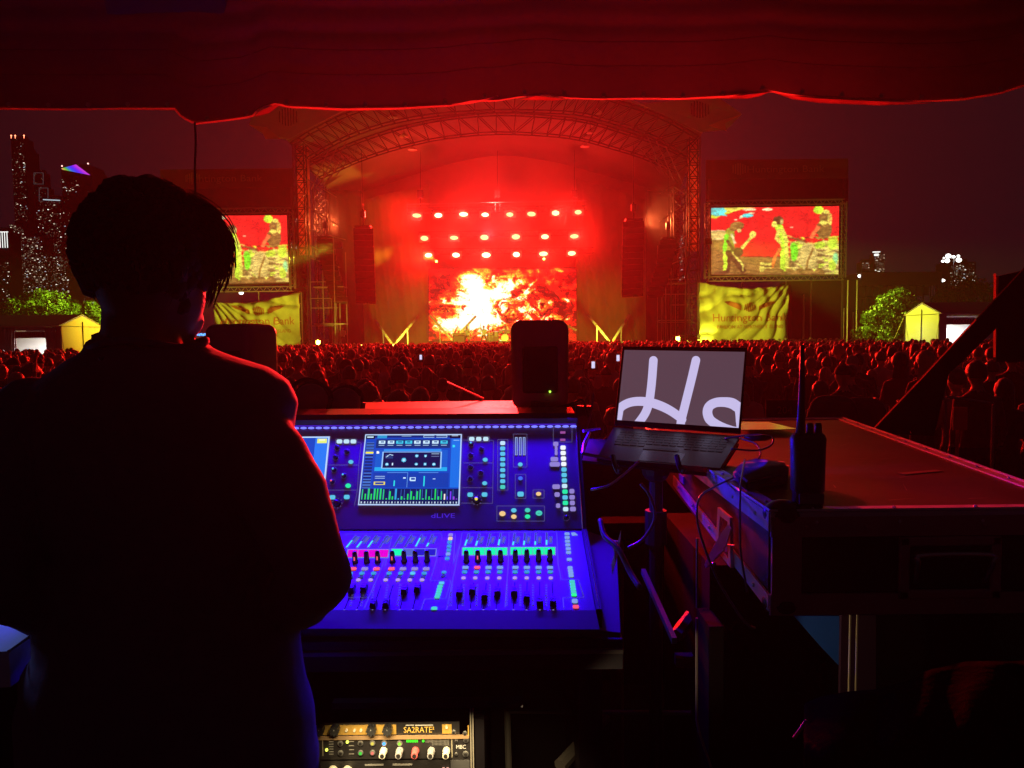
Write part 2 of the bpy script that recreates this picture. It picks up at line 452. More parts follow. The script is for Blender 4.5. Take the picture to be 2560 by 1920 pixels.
# ------------------------------------------------------------------ LED wall with the fire picture
pc = Pic(240, 120, (70, 4, 6))
X, Y_ = pc.X, pc.Y
n1 = fbm(X * 2, Y_, 3.0, 5, 1.3); n2 = fbm(X * 2 + .3 * n1, Y_ + .3 * n1, 7.0, 4, 5.1); n3 = fbm(X * 2 + .5 * n2, Y_ * 1.6, 13.0, 3, 9.0)
def gb(x, y, rx, ry, rot=0):
    dx, dy = (X - x) * 2, (Y_ - y); c, s = math.cos(rot), math.sin(rot)
    a, b = dx * c + dy * s, -dx * s + dy * c
    return np.exp(-((a / rx) ** 2 + (b / ry) ** 2))
v = .22 + .14 * n1 + .16 * n2
v = v + 1.2 * gb(.34, .58, .31, .28) + 1.15 * gb(.29, .2, .17, .18, .7) + 1.0 * gb(.49, .30, .34, .11, -.45) + .95 * gb(.27, .74, .42, .10, -.1) + .5 * gb(.1, .47, .18, .05) \
      + .35 * gb(.67, .33, .1, .05, -.6) + .45 * gb(.66, .58, .15, .05) + .6 * gb(.94, .44, .08, .03) + .3 * gb(.75, .45, .3, .04) + .35 * gb(.39, .03, .05, .04) + .35 * gb(.42, .12, .05, .09) + .3 * gb(.17, .8, .2, .06)
v = v + (.9 * n2 + .95 * n3) * np.clip(.35 + 1.2 * gb(.5, .6, .95, .4), 0, 1) * .75
v[:, :] -= .16 * gb(.86, .4, .16, .2) + .1 * gb(.05, .2, .1, .3)
stops = [(-.3, (60, 2, 4)), (.1, (120, 8, 8)), (.3, (215, 14, 14)), (.5, (250, 40, 22)), (.68, (255, 150, 30)), (.85, (255, 240, 90)), (1.0, (255, 255, 225)), (2, (255, 255, 255))]
xs = [s[0] for s in stops]
pc.a = np.stack([np.interp(v, xs, [s[1][k] / 255 for s in stops]) for k in range(3)], -1)
wall = thing('led_wall', (P(1256, 852, LW).x, LW, SZ), 'wide video wall at the back of the stage showing a white and orange explosion of fire', 'video wall')
picture('screen', pc.a, c_led, emit_vc('led_wall_picture', 1.5), wall)
g = MB()
for a, b in zip(c_led, c_led[1:] + c_led[:1]): g.tube([a + Vector((0, .15, 0)), b + Vector((0, .15, 0))], .1, 4)
g.box((c_led[0] + c_led[2]) / 2 + Vector((0, .35, 0)), ((c_led[1] - c_led[0]).length, .3, (c_led[0] - c_led[3]).length))
obj('frame', g, BLACKM, wall)

# ------------------------------------------------------------------ lighting rig: three trusses, twenty lamps
LY = 70.0
def c8(x, y): return 980 + x * .25317, 460 + y * .25317
rows = [[(245, 312), (458, 310), (707, 300), (920, 304), (1163, 302), (1377, 297), (1615, 287), (1838, 279)],
        [(320, 537), (613, 532), (912, 528), (1223, 522), (1510, 521), (1800, 517)],
        [(360, 704), (632, 702), (930, 702), (1228, 697), (1495, 690), (1775, 685)]]
ends = [((150, 268), (1920, 240)), ((270, 500), (1880, 480)), ((300, 668), (1990, 655))]
rowname = ['top', 'middle', 'lowest']
HOTS = [emit('lamp_glass_hot', (1.0, 0.58, 0.24), 3.4), emit('lamp_glass_warm', (1.0, 0.50, 0.18), 2.6), emit('lamp_glass_white', (1.0, 0.66, 0.34), 4.2)]
HALO = emit('lamp_halo_red_glow', (1.0, 0.02, 0.01), 2.2)  # glowing plate that stands for the red halo round each lens
sidenm = ['far left', 'second from left', 'third from left', 'fourth from left', 'fifth from left', 'sixth from left', 'seventh from left', 'far right']
trs = []
for ri, row in enumerate(rows):
    (ax, ay), (bx, by) = ends[ri]
    a, b = P(*c8(ax, ay), LY + .5), P(*c8(bx, by), LY + .5)
    tr = thing('lighting_truss', (a + b) / 2, f'{rowname[ri]} of three horizontal trusses carrying red stage lamps', 'truss', 'trusses over the video wall')
    g = MB(); beam(g, a, b, .5, .8, .035); obj('truss_frame', g, TRUSS, tr)
    if ri == 0:
        for hx in (280, 1040, 1800):
            p = P(*c8(hx, 250), LY + .5); g = MB(); g.tube([p, P(*c8(hx, 90), LY + .5)], .06, 5)
            g.box(P(*c8(hx, 100), LY + .5), (.5, .4, .7)); g.tube([P(*c8(hx, 90), LY + .5), P(*c8(hx, -330), LY + .5)], .03, 4); obj('chain_hoist', g, BLACKM, tr)
        g = MB()
        for hx in (150, 560, 610, 1020, 1065, 1460, 1520, 1915):
            g.tube([P(*c8(hx, 180), LY + .5), P(*c8(hx, 270), LY + .5)], .04, 4)
        g.tube([P(*c8(150, 200), LY + .4), P(*c8(1920, 165), LY + .4)], .045, 4)
        obj('drop_bar', g, STEEL, tr)
    for cx in np.linspace(ax + 120, bx - 60, 10):
        if random.random() < .75:
            s_ = random.uniform(.6, 1); g = MB()
            g.tube(curve_pts([P(*c8(cx - 34 * s_, ay + 40), LY), P(*c8(cx - 18 * s_, ay + 130 * s_), LY), P(*c8(cx + 18 * s_, ay + 135 * s_), LY), P(*c8(cx + 34 * s_, ay + 50), LY)], 4), .025, 3)
            obj('power_cable', g, mat('cable_grey', (0.4, 0.3, 0.28), 0.5), tr)
    for i, (x, y) in enumerate(row):
        c = P(*c8(x, y), LY)
        nm = (sidenm[i] if len(row) == 8 else ['far left', 'second from left', 'third from left', 'fourth from left', 'fifth from left', 'far right'][i])
        t = thing('stage_lamp', c, f'glowing red-white stage lamp, {nm} on the {rowname[ri]} truss', 'stage lamp', 'stage lamps over the video wall')
        g = MB(); g.box((c.x, c.y + .28, c.z), (1.0, .42, .62), bev=.08); obj('housing', g, BLACKM, t)
        g = MB()
        for sx in (-1, 1): g.tube([(c.x + sx * .56, c.y + .3, c.z), (c.x + sx * .56, c.y + .3, c.z + .55)], .035, 4)
        g.tube([(c.x - .56, c.y + .3, c.z + .55), (c.x + .56, c.y + .3, c.z + .55)], .035, 4); obj('yoke', g, BLACKM, t)
        g = MB(); g.box((c.x, c.y + .04, c.z), (1.0, .1, .62), bev=.04); obj('halo_plate', g, HALO, t)
        g = MB(); g.ball((c.x, c.y - .02, c.z), (.36 * random.uniform(.85, 1.12), .09, .21 * random.uniform(.85, 1.12)), 16, 8, Matrix.Rotation(random.uniform(-.08, .08), 3, 'Y')); obj('lens', g, random.choice(HOTS), t, smooth=True)
        # every other lamp throws its real beam over the crowd towards the mixing tent
        if i % 2 == ri % 2:
            spot('lamp_beam', (c.x, c.y - .3, c.z), (c.x * .25 + (i - 3) * 3.5, 16 + 7 * ri, 1.5), 30000, RED, 50, .8, .25)
# amber and yellow moving heads at the ends of the lowest truss
for (x, y), tgt, nm in (((440, 765), (-60, 560), 'left'), ((1500, 742), (1500, 1000), 'right')):
    c = P(*c8(x, y), LY - .2)
    t = thing('moving_head_lamp', c, f'small bright amber moving-head lamp under the lowest truss at its {nm} part', 'stage lamp')
    g = MB(); g.ball((c.x, c.y + .15, c.z), (.2, .25, .2), 10, 6); obj('head', g, BLACKM, t)
    g = MB(); g.ball((c.x, c.y - .12, c.z), (.1, .06, .1), 8, 6); obj('lens', g, emit('amber_lens', (1, .75, .1), 12), t)
    if nm == 'left': spot('amber_beam', c + Vector((0, -.3, 0)), Vector((P(975, 600, 71.5).x, 71.5, P(975, 600, 71.5).z)), 6500, (1, .42, .03), 60, .45, .1)

# ------------------------------------------------------------------ hanging speaker arrays
PA = mat('speaker_grille_black', (0.014, 0.012, 0.012), 0.8, bump=.3, scale=40, spec=.15)
def line_array(pxt, pyt, pxb, pyb, wpx, Y, nb, label, flip, lean=0):
    a, b = P(pxt, pyt, Y), P(pxb, pyb, Y); wd = wpx * MPX(Y)
    t = thing('line_array', (a.x, Y, b.z), label, 'speaker array', 'speaker arrays hanging beside the stage opening')
    h = (a - b).length / nb
    for k in range(nb):
        f = (k + .5) / nb; c = a.lerp(b, f) + Vector((lean * wd * f * f, 0, 0))
        ang = R(2 + 14 * f * f)
        M = Matrix.Rotation(-ang, 3, 'X') @ Matrix.Rotation(R(-10 if flip else 10), 3, 'Z')
        g = MB(); g.box(c, (wd, .7, h * .93), M, bev=.03)
        g.box(c + M @ Vector((0, -.36, 0)), (wd * .18, .04, h * .8), M)
        obj('speaker_cabinet', g, PA, t)
    g = MB(); g.box(a + Vector((0, 0, .15)), (wd * .8, .8, .14)); g.tube([a + Vector((0, 0, .2)), a + Vector((0, 0, 1.5))], .06, 5)
    g.box(a + Vector((0, 0, 1.1)), (.35, .3, .5)); g.tube([a + Vector((0, 0, 1.5)), a + Vector((0, 0, 6.0))], .025, 4)
    obj('rigging_frame', g, BLACKM, t)
    g = MB(); g.tube([b, Vector((b.x + .1, Y, .1))], .02, 3); g.tube([b + Vector((.2, 0, 0)), Vector((b.x + .6, Y, .1))], .02, 3); obj('tag_line', g, STEEL, t)
line_array(908, 572, 915, 757, 48, 60, 12, 'inner left hanging speaker array, tall and dark against the orange curtain', False)
line_array(1584, 555, 1581, 740, 52, 60, 12, 'inner right hanging speaker array, tall and dark against the red curtain', True)
line_array(813, 598, 832, 757, 40, 63, 12, 'outer left hanging speaker array in front of the scaffold, curving at its foot', False, .5)
line_array(1670, 600, 1656, 742, 40, 63, 12, 'outer right hanging speaker array in front of the scaffold, curving at its foot', True, -.5)

# roof pendant lamps
for i, (x, y) in enumerate([(982, 293), (1010, 341), (1031, 374), (1494, 282), (1476, 331), (1462, 366)]):
    c = P(x, y, YF + 3 + 2.5 * (i % 3))
    t = thing('pendant_lamp', c, f'small red lit dish-shaped pendant lamp under the stage roof, {["front", "middle", "rear"][i % 3]} one on the {"left" if i < 3 else "right"}', 'pendant lamp', 'pendant lamps under the stage roof')
    g = MB(); g.tube([c + Vector((0, 0, .35)), c + Vector((0, 0, .2)), c, c + Vector((0, 0, -.06))], [.08, .14, .42, .42], 12); obj('lamp_shade', g, mat('pendant_enamel', (0.8, 0.7, 0.65), 0.4), t, smooth=True)
    g = MB(); g.tube([c + Vector((0, 0, .35)), c + Vector((0, 0, 1.9))], .02, 4); obj('hanging_rod', g, BLACKM, t)

# roof-corner sails
SAIL = mat('corner_sail_fabric', (0.5, 0.42, 0.44), 0.8, trans=.2)
for nm, pts, fl, lg in (('left', [(720, 349), (863, 272), (760, 262), (640, 268), (622, 312), (668, 342)], [(622, 312), (668, 318), (702, 347), (664, 347), (655, 330)], (718, 292)),
                    ('right', [(1752, 330), (1600, 258), (1700, 250), (1800, 246), (1855, 285), (1816, 325)], [(1855, 286), (1805, 300), (1772, 314), (1816, 327), (1812, 308)], (1748, 272))):
    t = thing('roof_sail', P(pts[0][0], pts[0][1], YF - .5), f'pointed grey fabric sail reaching out from the {nm} corner of the stage roof', 'sail', 'roof sails')
    g = MB(); q = [P(a, b, YF - .6 - (.8 if i in (3, 4) else 0)) for i, (a, b) in enumerate(pts)]
    g.slab(q, (0, .05, 0)); obj('sail_cloth', g, SAIL, t)
    g = MB(); g.slab([P(a, b, YF - 1.5) for a, b in fl], (0, .05, 0)); obj('sail_flap', g, mat('sail_flap_fabric', (0.8, 0.4, 0.3), 0.6, trans=.4), t)
    g = MB()
    for k in range(7):
        hh = [14, 19, 22, 23, 22, 19, 14][k]; x = lg[0] - 21 + k * 7
        a = P(x, lg[1] - hh, YF - 1.1); b = P(x + 4, lg[1] + hh, YF - 1.1)
        g.slab([a, Vector((b.x, a.y, a.z)), b, Vector((a.x, b.y, b.z))], (0, .01, 0))
    obj('printed_emblem', g, mat('emblem_ink', (0.10, 0.03, 0.05), 0.8), t)

# ------------------------------------------------------------------ side screens
sp = Pic(264, 144, (228, 38, 34)); X, Y_ = sp.X, sp.Y
grain = rng.normal(0, 1, X.shape)
def N2(s, z, o=3): return fbm(X * 1.8, Y_, s, o, z)
nn = N2(3, 2.); nf = N2(9, 7.); ns = fbm(X * 1.8, Y_ * 5, 6, 3, 4.)
TAN, BRN, DBR, GRN, LIM, YLW, CY, CRM = (200, 176, 96), (142, 104, 48), (96, 62, 34), (110, 215, 40), (190, 228, 56), (226, 214, 90), (70, 205, 200), (238, 226, 170)
sp.put((X < .30 - Y_ * 1.9 + .05 * nf) , LIM, .9); sp.put((X < .36 - Y_ * 3.2 + .05 * nf) & (Y_ < .12), YLW, .8); sp.put((X < .11 + .05 * nf) & (Y_ < .11 + .04 * nf), CY); sp.put(np.abs(Y_ - .10 + (X - .3) * .6) < .014 + .02 * nf * (X < .34), CRM, ((X > .22) & (X < .34)).astype(float)) 
sp.ell(.30, .03, .05, .02, CRM); sp.ell(.285, .12, .045, .03, CY); sp.ell(.44, .035, .045, .02, CRM); sp.ell(.19, .18, .015, .01, CRM); sp.ell(.63, .30, .015, .012, CRM, .7)
sp.rect(0, .34, .115, .47, TAN); sp.rect(0, .33, .115, .345, CRM, .8); sp.rect(0, .46, .1, .475, CRM, .6); sp.rect(0, .475, .095, 1, BRN); sp.rect(0, .73, .62, 1, BRN)
sp.rect(.26, .725, .6, .735, (150, 40, 30))
# guitarist
sp.line([(.13, .42), (.115, .6), (.12, .78), (.115, .92)], .09, LIM); sp.line([(.15, .36), (.145, .55), (.16, .7)], .13, (150, 150, 50)); sp.line([(.12, .42), (.105, .62)], .06, GRN)
sp.line([(.14, .68), (.2, .78), (.245, .93)], .10, DBR); sp.line([(.15, .7), (.13, .95), (.03, .985)], .05, DBR); sp.line([(.17, .66), (.25, .86), (.25, .93)], .03, YLW, .9)
sp.line([(.13, .5), (.17, .62), (.21, .66)], .045, DBR); sp.line([(.16, .40), (.185, .52)], .035, CRM, .8)
sp.line([(.20, .70), (.26, .56), (.325, .42)], .045, YLW); sp.ell(.325, .40, .025, .05, YLW); sp.ell(.215, .66, .035, .07, DBR); sp.ell(.205, .27, .05, .065, BRN); sp.ell(.175, .29, .03, .06, BRN); sp.ell(.22, .34, .015, .03, TAN)
# singer
sp.line([(.53, .3), (.56, .42), (.575, .6), (.57, .9)], .11, LIM); sp.line([(.56, .34), (.59, .5), (.6, .9)], .06, YLW, .7); sp.line([(.53, .34), (.51, .46), (.54, .52)], .05, YLW); sp.line([(.54, .62), (.5, .74), (.475, .88)], .05, (230, 120, 50))
sp.ell(.525, .195, .04, .055, DBR); sp.ell(.495, .25, .022, .045, YLW); sp.ell(.55, .22, .015, .04, TAN); sp.line([(.6, .43), (.72, .5)], .02, YLW, .7)
# drums and drummer
sp.put((X > .62) & (Y_ > .52 - .03 * np.sin(X * 30)) , TAN); sp.put((X > .6) & (Y_ > .44) & (nf * .8 + nn > .15), LIM, .8); sp.put((X > .6) & (Y_ > .44) & (ns > .18), DBR, .6); sp.put((X > .6) & (Y_ > .5) & (ns < -.2), YLW, .6)
sp.ell(.65, .66, .035, .16, GRN, 1, .4); sp.ell(.76, .73, .075, .2, TAN); sp.line([(.80, .62), (.76, .8), (.74, .93)], .03, BRN); sp.ell(.975, .75, .025, .10, (120, 215, 140), .8, .6); sp.ell(.95, .85, .03, .1, LIM, .8, .5); sp.ell(.95, .55, .05, .09, LIM, .8, .6); sp.ell(.86, .56, .05, .06, LIM, .8, .6)
sp.ell(.885, .33, .06, .14, BRN); sp.line([(.84, .3), (.79, .44)], .06, (240, 110, 60)); sp.ell(.885, .17, .04, .09, BRN); sp.ell(.88, .235, .035, .03, YLW); sp.ell(.93, .18, .018, .09, YLW, .8); sp.ell(.9, .08, .03, .03, YLW); sp.ell(.84, .05, .04, .06, LIM)
sp.put((Y_ < .3) & (nn > .34) & (X > .35) & (X < .8), (200, 30, 30), .5)
sp.rect(.38, .82, .47, .95, YLW, .8); sp.line([(.38, .86), (.47, .88)], .02, DBR)
for x in (.19, .45, .53, .62, .70, .77, .85): sp.ell(x, .97, .04, .07, BRN)
sp.put(Y_ > .985, DBR)
def blur(a, n):
    for _ in range(n):
        p_ = np.pad(a, ((1, 1), (1, 1), (0, 0)), mode='edge'); a = (p_[1:-1, 1:-1] * 2 + p_[:-2, 1:-1] + p_[2:, 1:-1] + p_[1:-1, :-2] + p_[1:-1, 2:]) / 6
    return a
wx = (N2(7, 21., 3) * .006 + N2(22, 22., 2) * .004) * sp.W; wy = (N2(7, 23., 3) * .010 + N2(22, 24., 2) * .006) * sp.H
ii = np.clip((np.arange(sp.H)[:, None] + wy).round().astype(int), 0, sp.H - 1); jj = np.clip((np.arange(sp.W)[None, :] + wx).round().astype(int), 0, sp.W - 1); sp.a = sp.a[ii, jj]
tex = fbm(X * 1.8, Y_ * 3.2, 16, 3, 31.)
lum = np.where((sp.a[..., 0] > .8) & (sp.a[..., 1] < .3), .25, 1.0); sp.a = sp.a * (1 + .40 * tex * lum)[..., None]
sp.a = blur(sp.a, 2)
sp.a = np.clip(sp.a * (1 + .10 * grain[..., None]) + .02 * nf[..., None], 0, 1)
EM_SIDE = emit_vc('side_screen_picture', 1.25)
def side_screen(nm, tl, tr, br, bl, tl2, br2):
    Y = YF - 1
    t = thing('side_screen', P((bl[0] + br[0]) / 2, bl[1], Y), f'large video screen {nm} of the stage showing guitarist, singer and drummer in red and green', 'video screen', 'video screens beside the stage')
    q = [P(*k, Y) for k in (tl, tr, br, bl)]
    picture('screen', sp.a, q, EM_SIDE, t)
    g = MB(); g.box((q[0] + q[2]) / 2 + Vector((0, .45, 0)), ((q[1] - q[0]).length * 1.01, .7, (q[0] - q[3]).length * 1.02)); obj('cabinet', g, BLACKM, t)
    g = MB(); a, b = P(*tl2, Y + .1), P(*br2, Y + .1)
    for s, e in (((a.x, a.z), (b.x, a.z)), ((a.x, b.z), (b.x, b.z)), ((a.x, a.z), (a.x, b.z)), ((b.x, a.z), (b.x, b.z))):
        beam(g, (s[0], Y + .1, s[1]), (e[0], Y + .1, e[1]), .36, .55, .045, Vector((0, 1, 0)))
    obj('truss_frame', g, mat('screen_truss_steel', (0.35, 0.3, 0.3), 0.4, 0.6), t)
    return t
side_screen('left', (428, 540), (717, 538), (722, 707), (428, 713), (418, 529), (732, 722))
side_screen('right', (1778, 520), (2098, 515), (2096, 688), (1778, 687), (1768, 508), (2106, 694))
# dark sponsor banners above the screens
GR = mat('banner_faint_print', (0.10, 0.04, 0.03), 0.9, spec=.1); BK = mat('banner_dark_mesh', (0.03, 0.01, 0.018), 0.9, spec=.1)
LETR = mat('banner_faint_letters', (0.20, 0.11, 0.06), 0.8)
for nm, x0, x1, y0, y1, tx in (('left', 400, 735, 424, 468, 560), ('right', 1765, 2120, 400, 445, 1965)):
    Y = YF + .2
    t = thing('sponsor_sign', P((x0 + x1) / 2, y1, Y), f'long dim sign board high above the {nm} video screen', 'sign', 'dim sign boards')
    a, b = P(x0, y0, Y), P(x1, y1, Y)
    g = MB(); g.slab([(a.x, Y, b.z), (b.x, Y, b.z), (b.x, Y, a.z), (a.x, Y, a.z)], (0, .12, 0)); obj('board', g, GR, t)
    g = text_mb('Huntington Bank', P(tx, (y0 + y1) / 2 + 8, Y - .03), (1, 0, 0), (0, 0, 1), 17 * MPX(Y), width=190 * MPX(Y)); obj('lettering', g, LETR, t)
    g = MB()
    for k in range(6):
        p = P(x0 + 68 + k * 6, (y0 + y1) / 2, Y - .03); g.box(p, (.11, .02, 1.0 - abs(k - 2.5) * .16))
    obj('emblem', g, LETR, t)
    g = MB(); c0, c1 = P(x0, y1 + 4, Y + .5), P(x1, y1 + 75, Y + .5)
    g.slab([(c0.x, Y + .5, c1.z), (c1.x, Y + .5, c1.z), (c1.x, Y + .5, c0.z), (c0.x, Y + .5, c0.z)], (0, .1, 0)); obj('backing_scrim', g, BK, t)
    g = MB()
    for xx in (x0 + 8, x1 - 8): g.tube([P(xx, y0, Y + .3), Vector((P(xx, y0, Y + .3).x, Y + .3, 0))], .1, 5)
    obj('post', g, TRUSS, t)

# ------------------------------------------------------------------ yellow lit cloth banners under the screens
BAN = mat('banner_cloth', (0.50, 0.46, 0.2), 0.85, var=.35, spec=.15, scale=1.2, trans=.15)
INK = mat('banner_ink', (0.42, 0.12, 0.06), 0.8)
def banner(nm, x0, x1, ytl, ytr, yb, Y, seed, tx):
    t = thing('cloth_banner', P((x0 + x1) / 2, yb, Y), f'creased yellow lit cloth banner with printed lettering hung below the {nm} video screen', 'banner', 'cloth banners below the screens')
    a, b = P(x0, ytl, Y), P(x1, ytr, Y); zb = P(x0, yb, Y).z; Wd = b.x - a.x
    def fn(u, v):
        x = a.x + Wd * u; zt = a.z + (b.z - a.z) * u - .35 * math.sin(u * math.pi)
        z = zb + (zt - zb) * v
        k = 8 * abs(u - (.0 if seed == 1 else 1.0)) 
        rad = math.atan2(z - (a.z + 1), (x - a.x) + .5) if seed == 1 else math.atan2(z - (b.z + 1), (b.x - x) + .5)
        q_ = math.sin(rad * 15 + 2.2 * noise.noise(Vector((x * .5, z * .5, seed)))); d = .38 * (1 - abs(q_)) ** 1.6 + .04 * math.sin(x * 7 + z * 3 + 3 * noise.noise(Vector((x, z, 2)))) * v * (.35 + .65 * v) + .22 * noise.noise(Vector((x * .8, z * .5, seed + 4))) + .07 * math.sin(x * 6 + z) * v
        return Vector((x, Y + d * (.4 + v * .6), z))
    g = MB(); g.grid(fn, 70, 40); o = obj('cloth', g, BAN, t, smooth=True); md = o.modifiers.new('t', 'SOLIDIFY'); md.thickness = .02
    def onb(mb):                                   # press the print on to the creased cloth
        for v in mb.v:
            u = min(max((v.x - a.x) / Wd, 0), 1); lo, hi = 0., 1.
            for _ in range(12):
                m_ = (lo + hi) / 2
                if fn(u, m_).z < v.z: lo = m_
                else: hi = m_
            v.y = fn(u, lo).y - .07
        return mb
    def fine(mb):                                  # subdivide long faces so that print follows the folds
        bm = bmesh.new(); vs = [bm.verts.new(v) for v in mb.v]
        for f in mb.f:
            try: bm.faces.new([vs[i] for i in f])
            except ValueError: pass
        bmesh.ops.triangulate(bm, faces=bm.faces[:]); bmesh.ops.subdivide_edges(bm, edges=[e for e in bm.edges if e.calc_length() > .15], cuts=4)
        bmesh.ops.triangulate(bm, faces=bm.faces[:]); bm.verts.index_update(); r = MB(); r.v = [v.co.copy() for v in bm.verts]; r.f = [tuple(v.index for v in f.verts) for f in bm.faces]; r.mi = [0] * len(r.f); bm.free(); return r
    X1 = (1, 0, 0); Z1 = (0, 0, 1); s = MPX(Y)
    g = text_mb('Huntington Bank', P(tx, 812 if seed == 1 else 803, Y), X1, Z1, 20 * s, width=185 * s); obj('lettering', onb(fine(g)), INK, t)
    g = text_mb('PAVILION AT NORTHERLY ISLAND', P(tx, 832 if seed == 1 else 821, Y), X1, Z1, 9 * s, width=165 * s); obj('small_lettering', onb(fine(g)), INK, t)
    g = MB()
    cx, cy = tx, (778 if seed == 1 else 768)
    for k in range(6):
        hh = 13 - abs(k - 2.5) * 2.4; p = P(cx - 12 + k * 4.8, cy, Y); g.box(p, (2.6 * s, .004, 2 * hh * s))
    for sgn in (-1, 1):
        pts = [P(cx + sgn * q, cy - r_, Y) for q, r_ in ((22, -8), (40, 0), (56, 6), (66, 14), (50, 14), (34, 10), (22, 3))]
        g.slab(pts, (0, .002, 0))
    obj('emblem', onb(fine(g)), INK, t)
    g = MB(); zt = max(a.z, b.z)
    for xx in (a.x, (a.x + b.x) / 2, b.x): g.tube([(xx, Y + .6, 0), (xx, Y + .6, zt)], .05, 4)
    for zz in (.8, 2.2, 3.6, 5.0): g.tube([(a.x, Y + .6, zz), (b.x, Y + .6, zz)], .04, 4)
    obj('scaffold_frame', g, mat('scaffold_steel', (0.30, 0.28, 0.24), 0.45, 0.5), t)
banner('left', 533, 748, 756, 728, 874, YF - 1.2, 1, 645)
banner('right', 1750, 1972, 705, 712, 858, YF - 1.2, 2, 1875)
# ------------------------------------------------------------------ people
def capsule(g, a, b, ra, rb, n=10):
    a = Vector(a); b = Vector(b); g.ball(a, ra, n, 7); g.ball(b, rb, n, 7); g.tube([a, b], [ra, rb], n)
SKIN = mat('skin', (0.42, 0.24, 0.17), 0.55, var=.08)
SHIRT = mat('crowd_shirt', (1, 1, 1), 0.9, var=.15, sheen=.3, objrand=[(.03, .03, .035), (.06, .05, .06), (.25, .22, .22), (.05, .04, .08), (.12, .03, .03), (.02, .02, .02), (.4, .36, .34), (.05, .06, .05)])
PANTS = mat('dark_denim', (0.035, 0.035, 0.05), 0.9)
HAIR = mat('crowd_hair', (1, 1, 1), 0.45, var=.3, scale=90, bump=.4, sheen=.7, objrand=[(.02, .014, .01), (.05, .03, .02), (.03, .02, .015), (.16, .09, .05), (.02, .015, .012), (.35, .24, .13)])
CAPM = mat('cap_fabric', (1, 1, 1), 0.85, objrand=[(.03, .03, .04), (.3, .27, .22), (.15, .02, .02)])
def remeshed(g, voxel, smooth=2, name='tmp'):
    me = bpy.data.meshes.new(name); me.from_pydata(g.v, [], g.f)
    o = bpy.data.objects.new(name, me); C.objects.link(o)
    md = o.modifiers.new('r', 'REMESH'); md.mode = 'VOXEL'; md.voxel_size = voxel
    if smooth: s = o.modifiers.new('s', 'SMOOTH'); s.iterations = smooth; s.factor = .5
    dg = bpy.context.evaluated_depsgraph_get()
    out = bpy.data.meshes.new_from_object(o.evaluated_get(dg))
    bpy.data.objects.remove(o); bpy.data.meshes.remove(me)
    out.polygons.foreach_set('use_smooth', [True] * len(out.polygons))
    return out
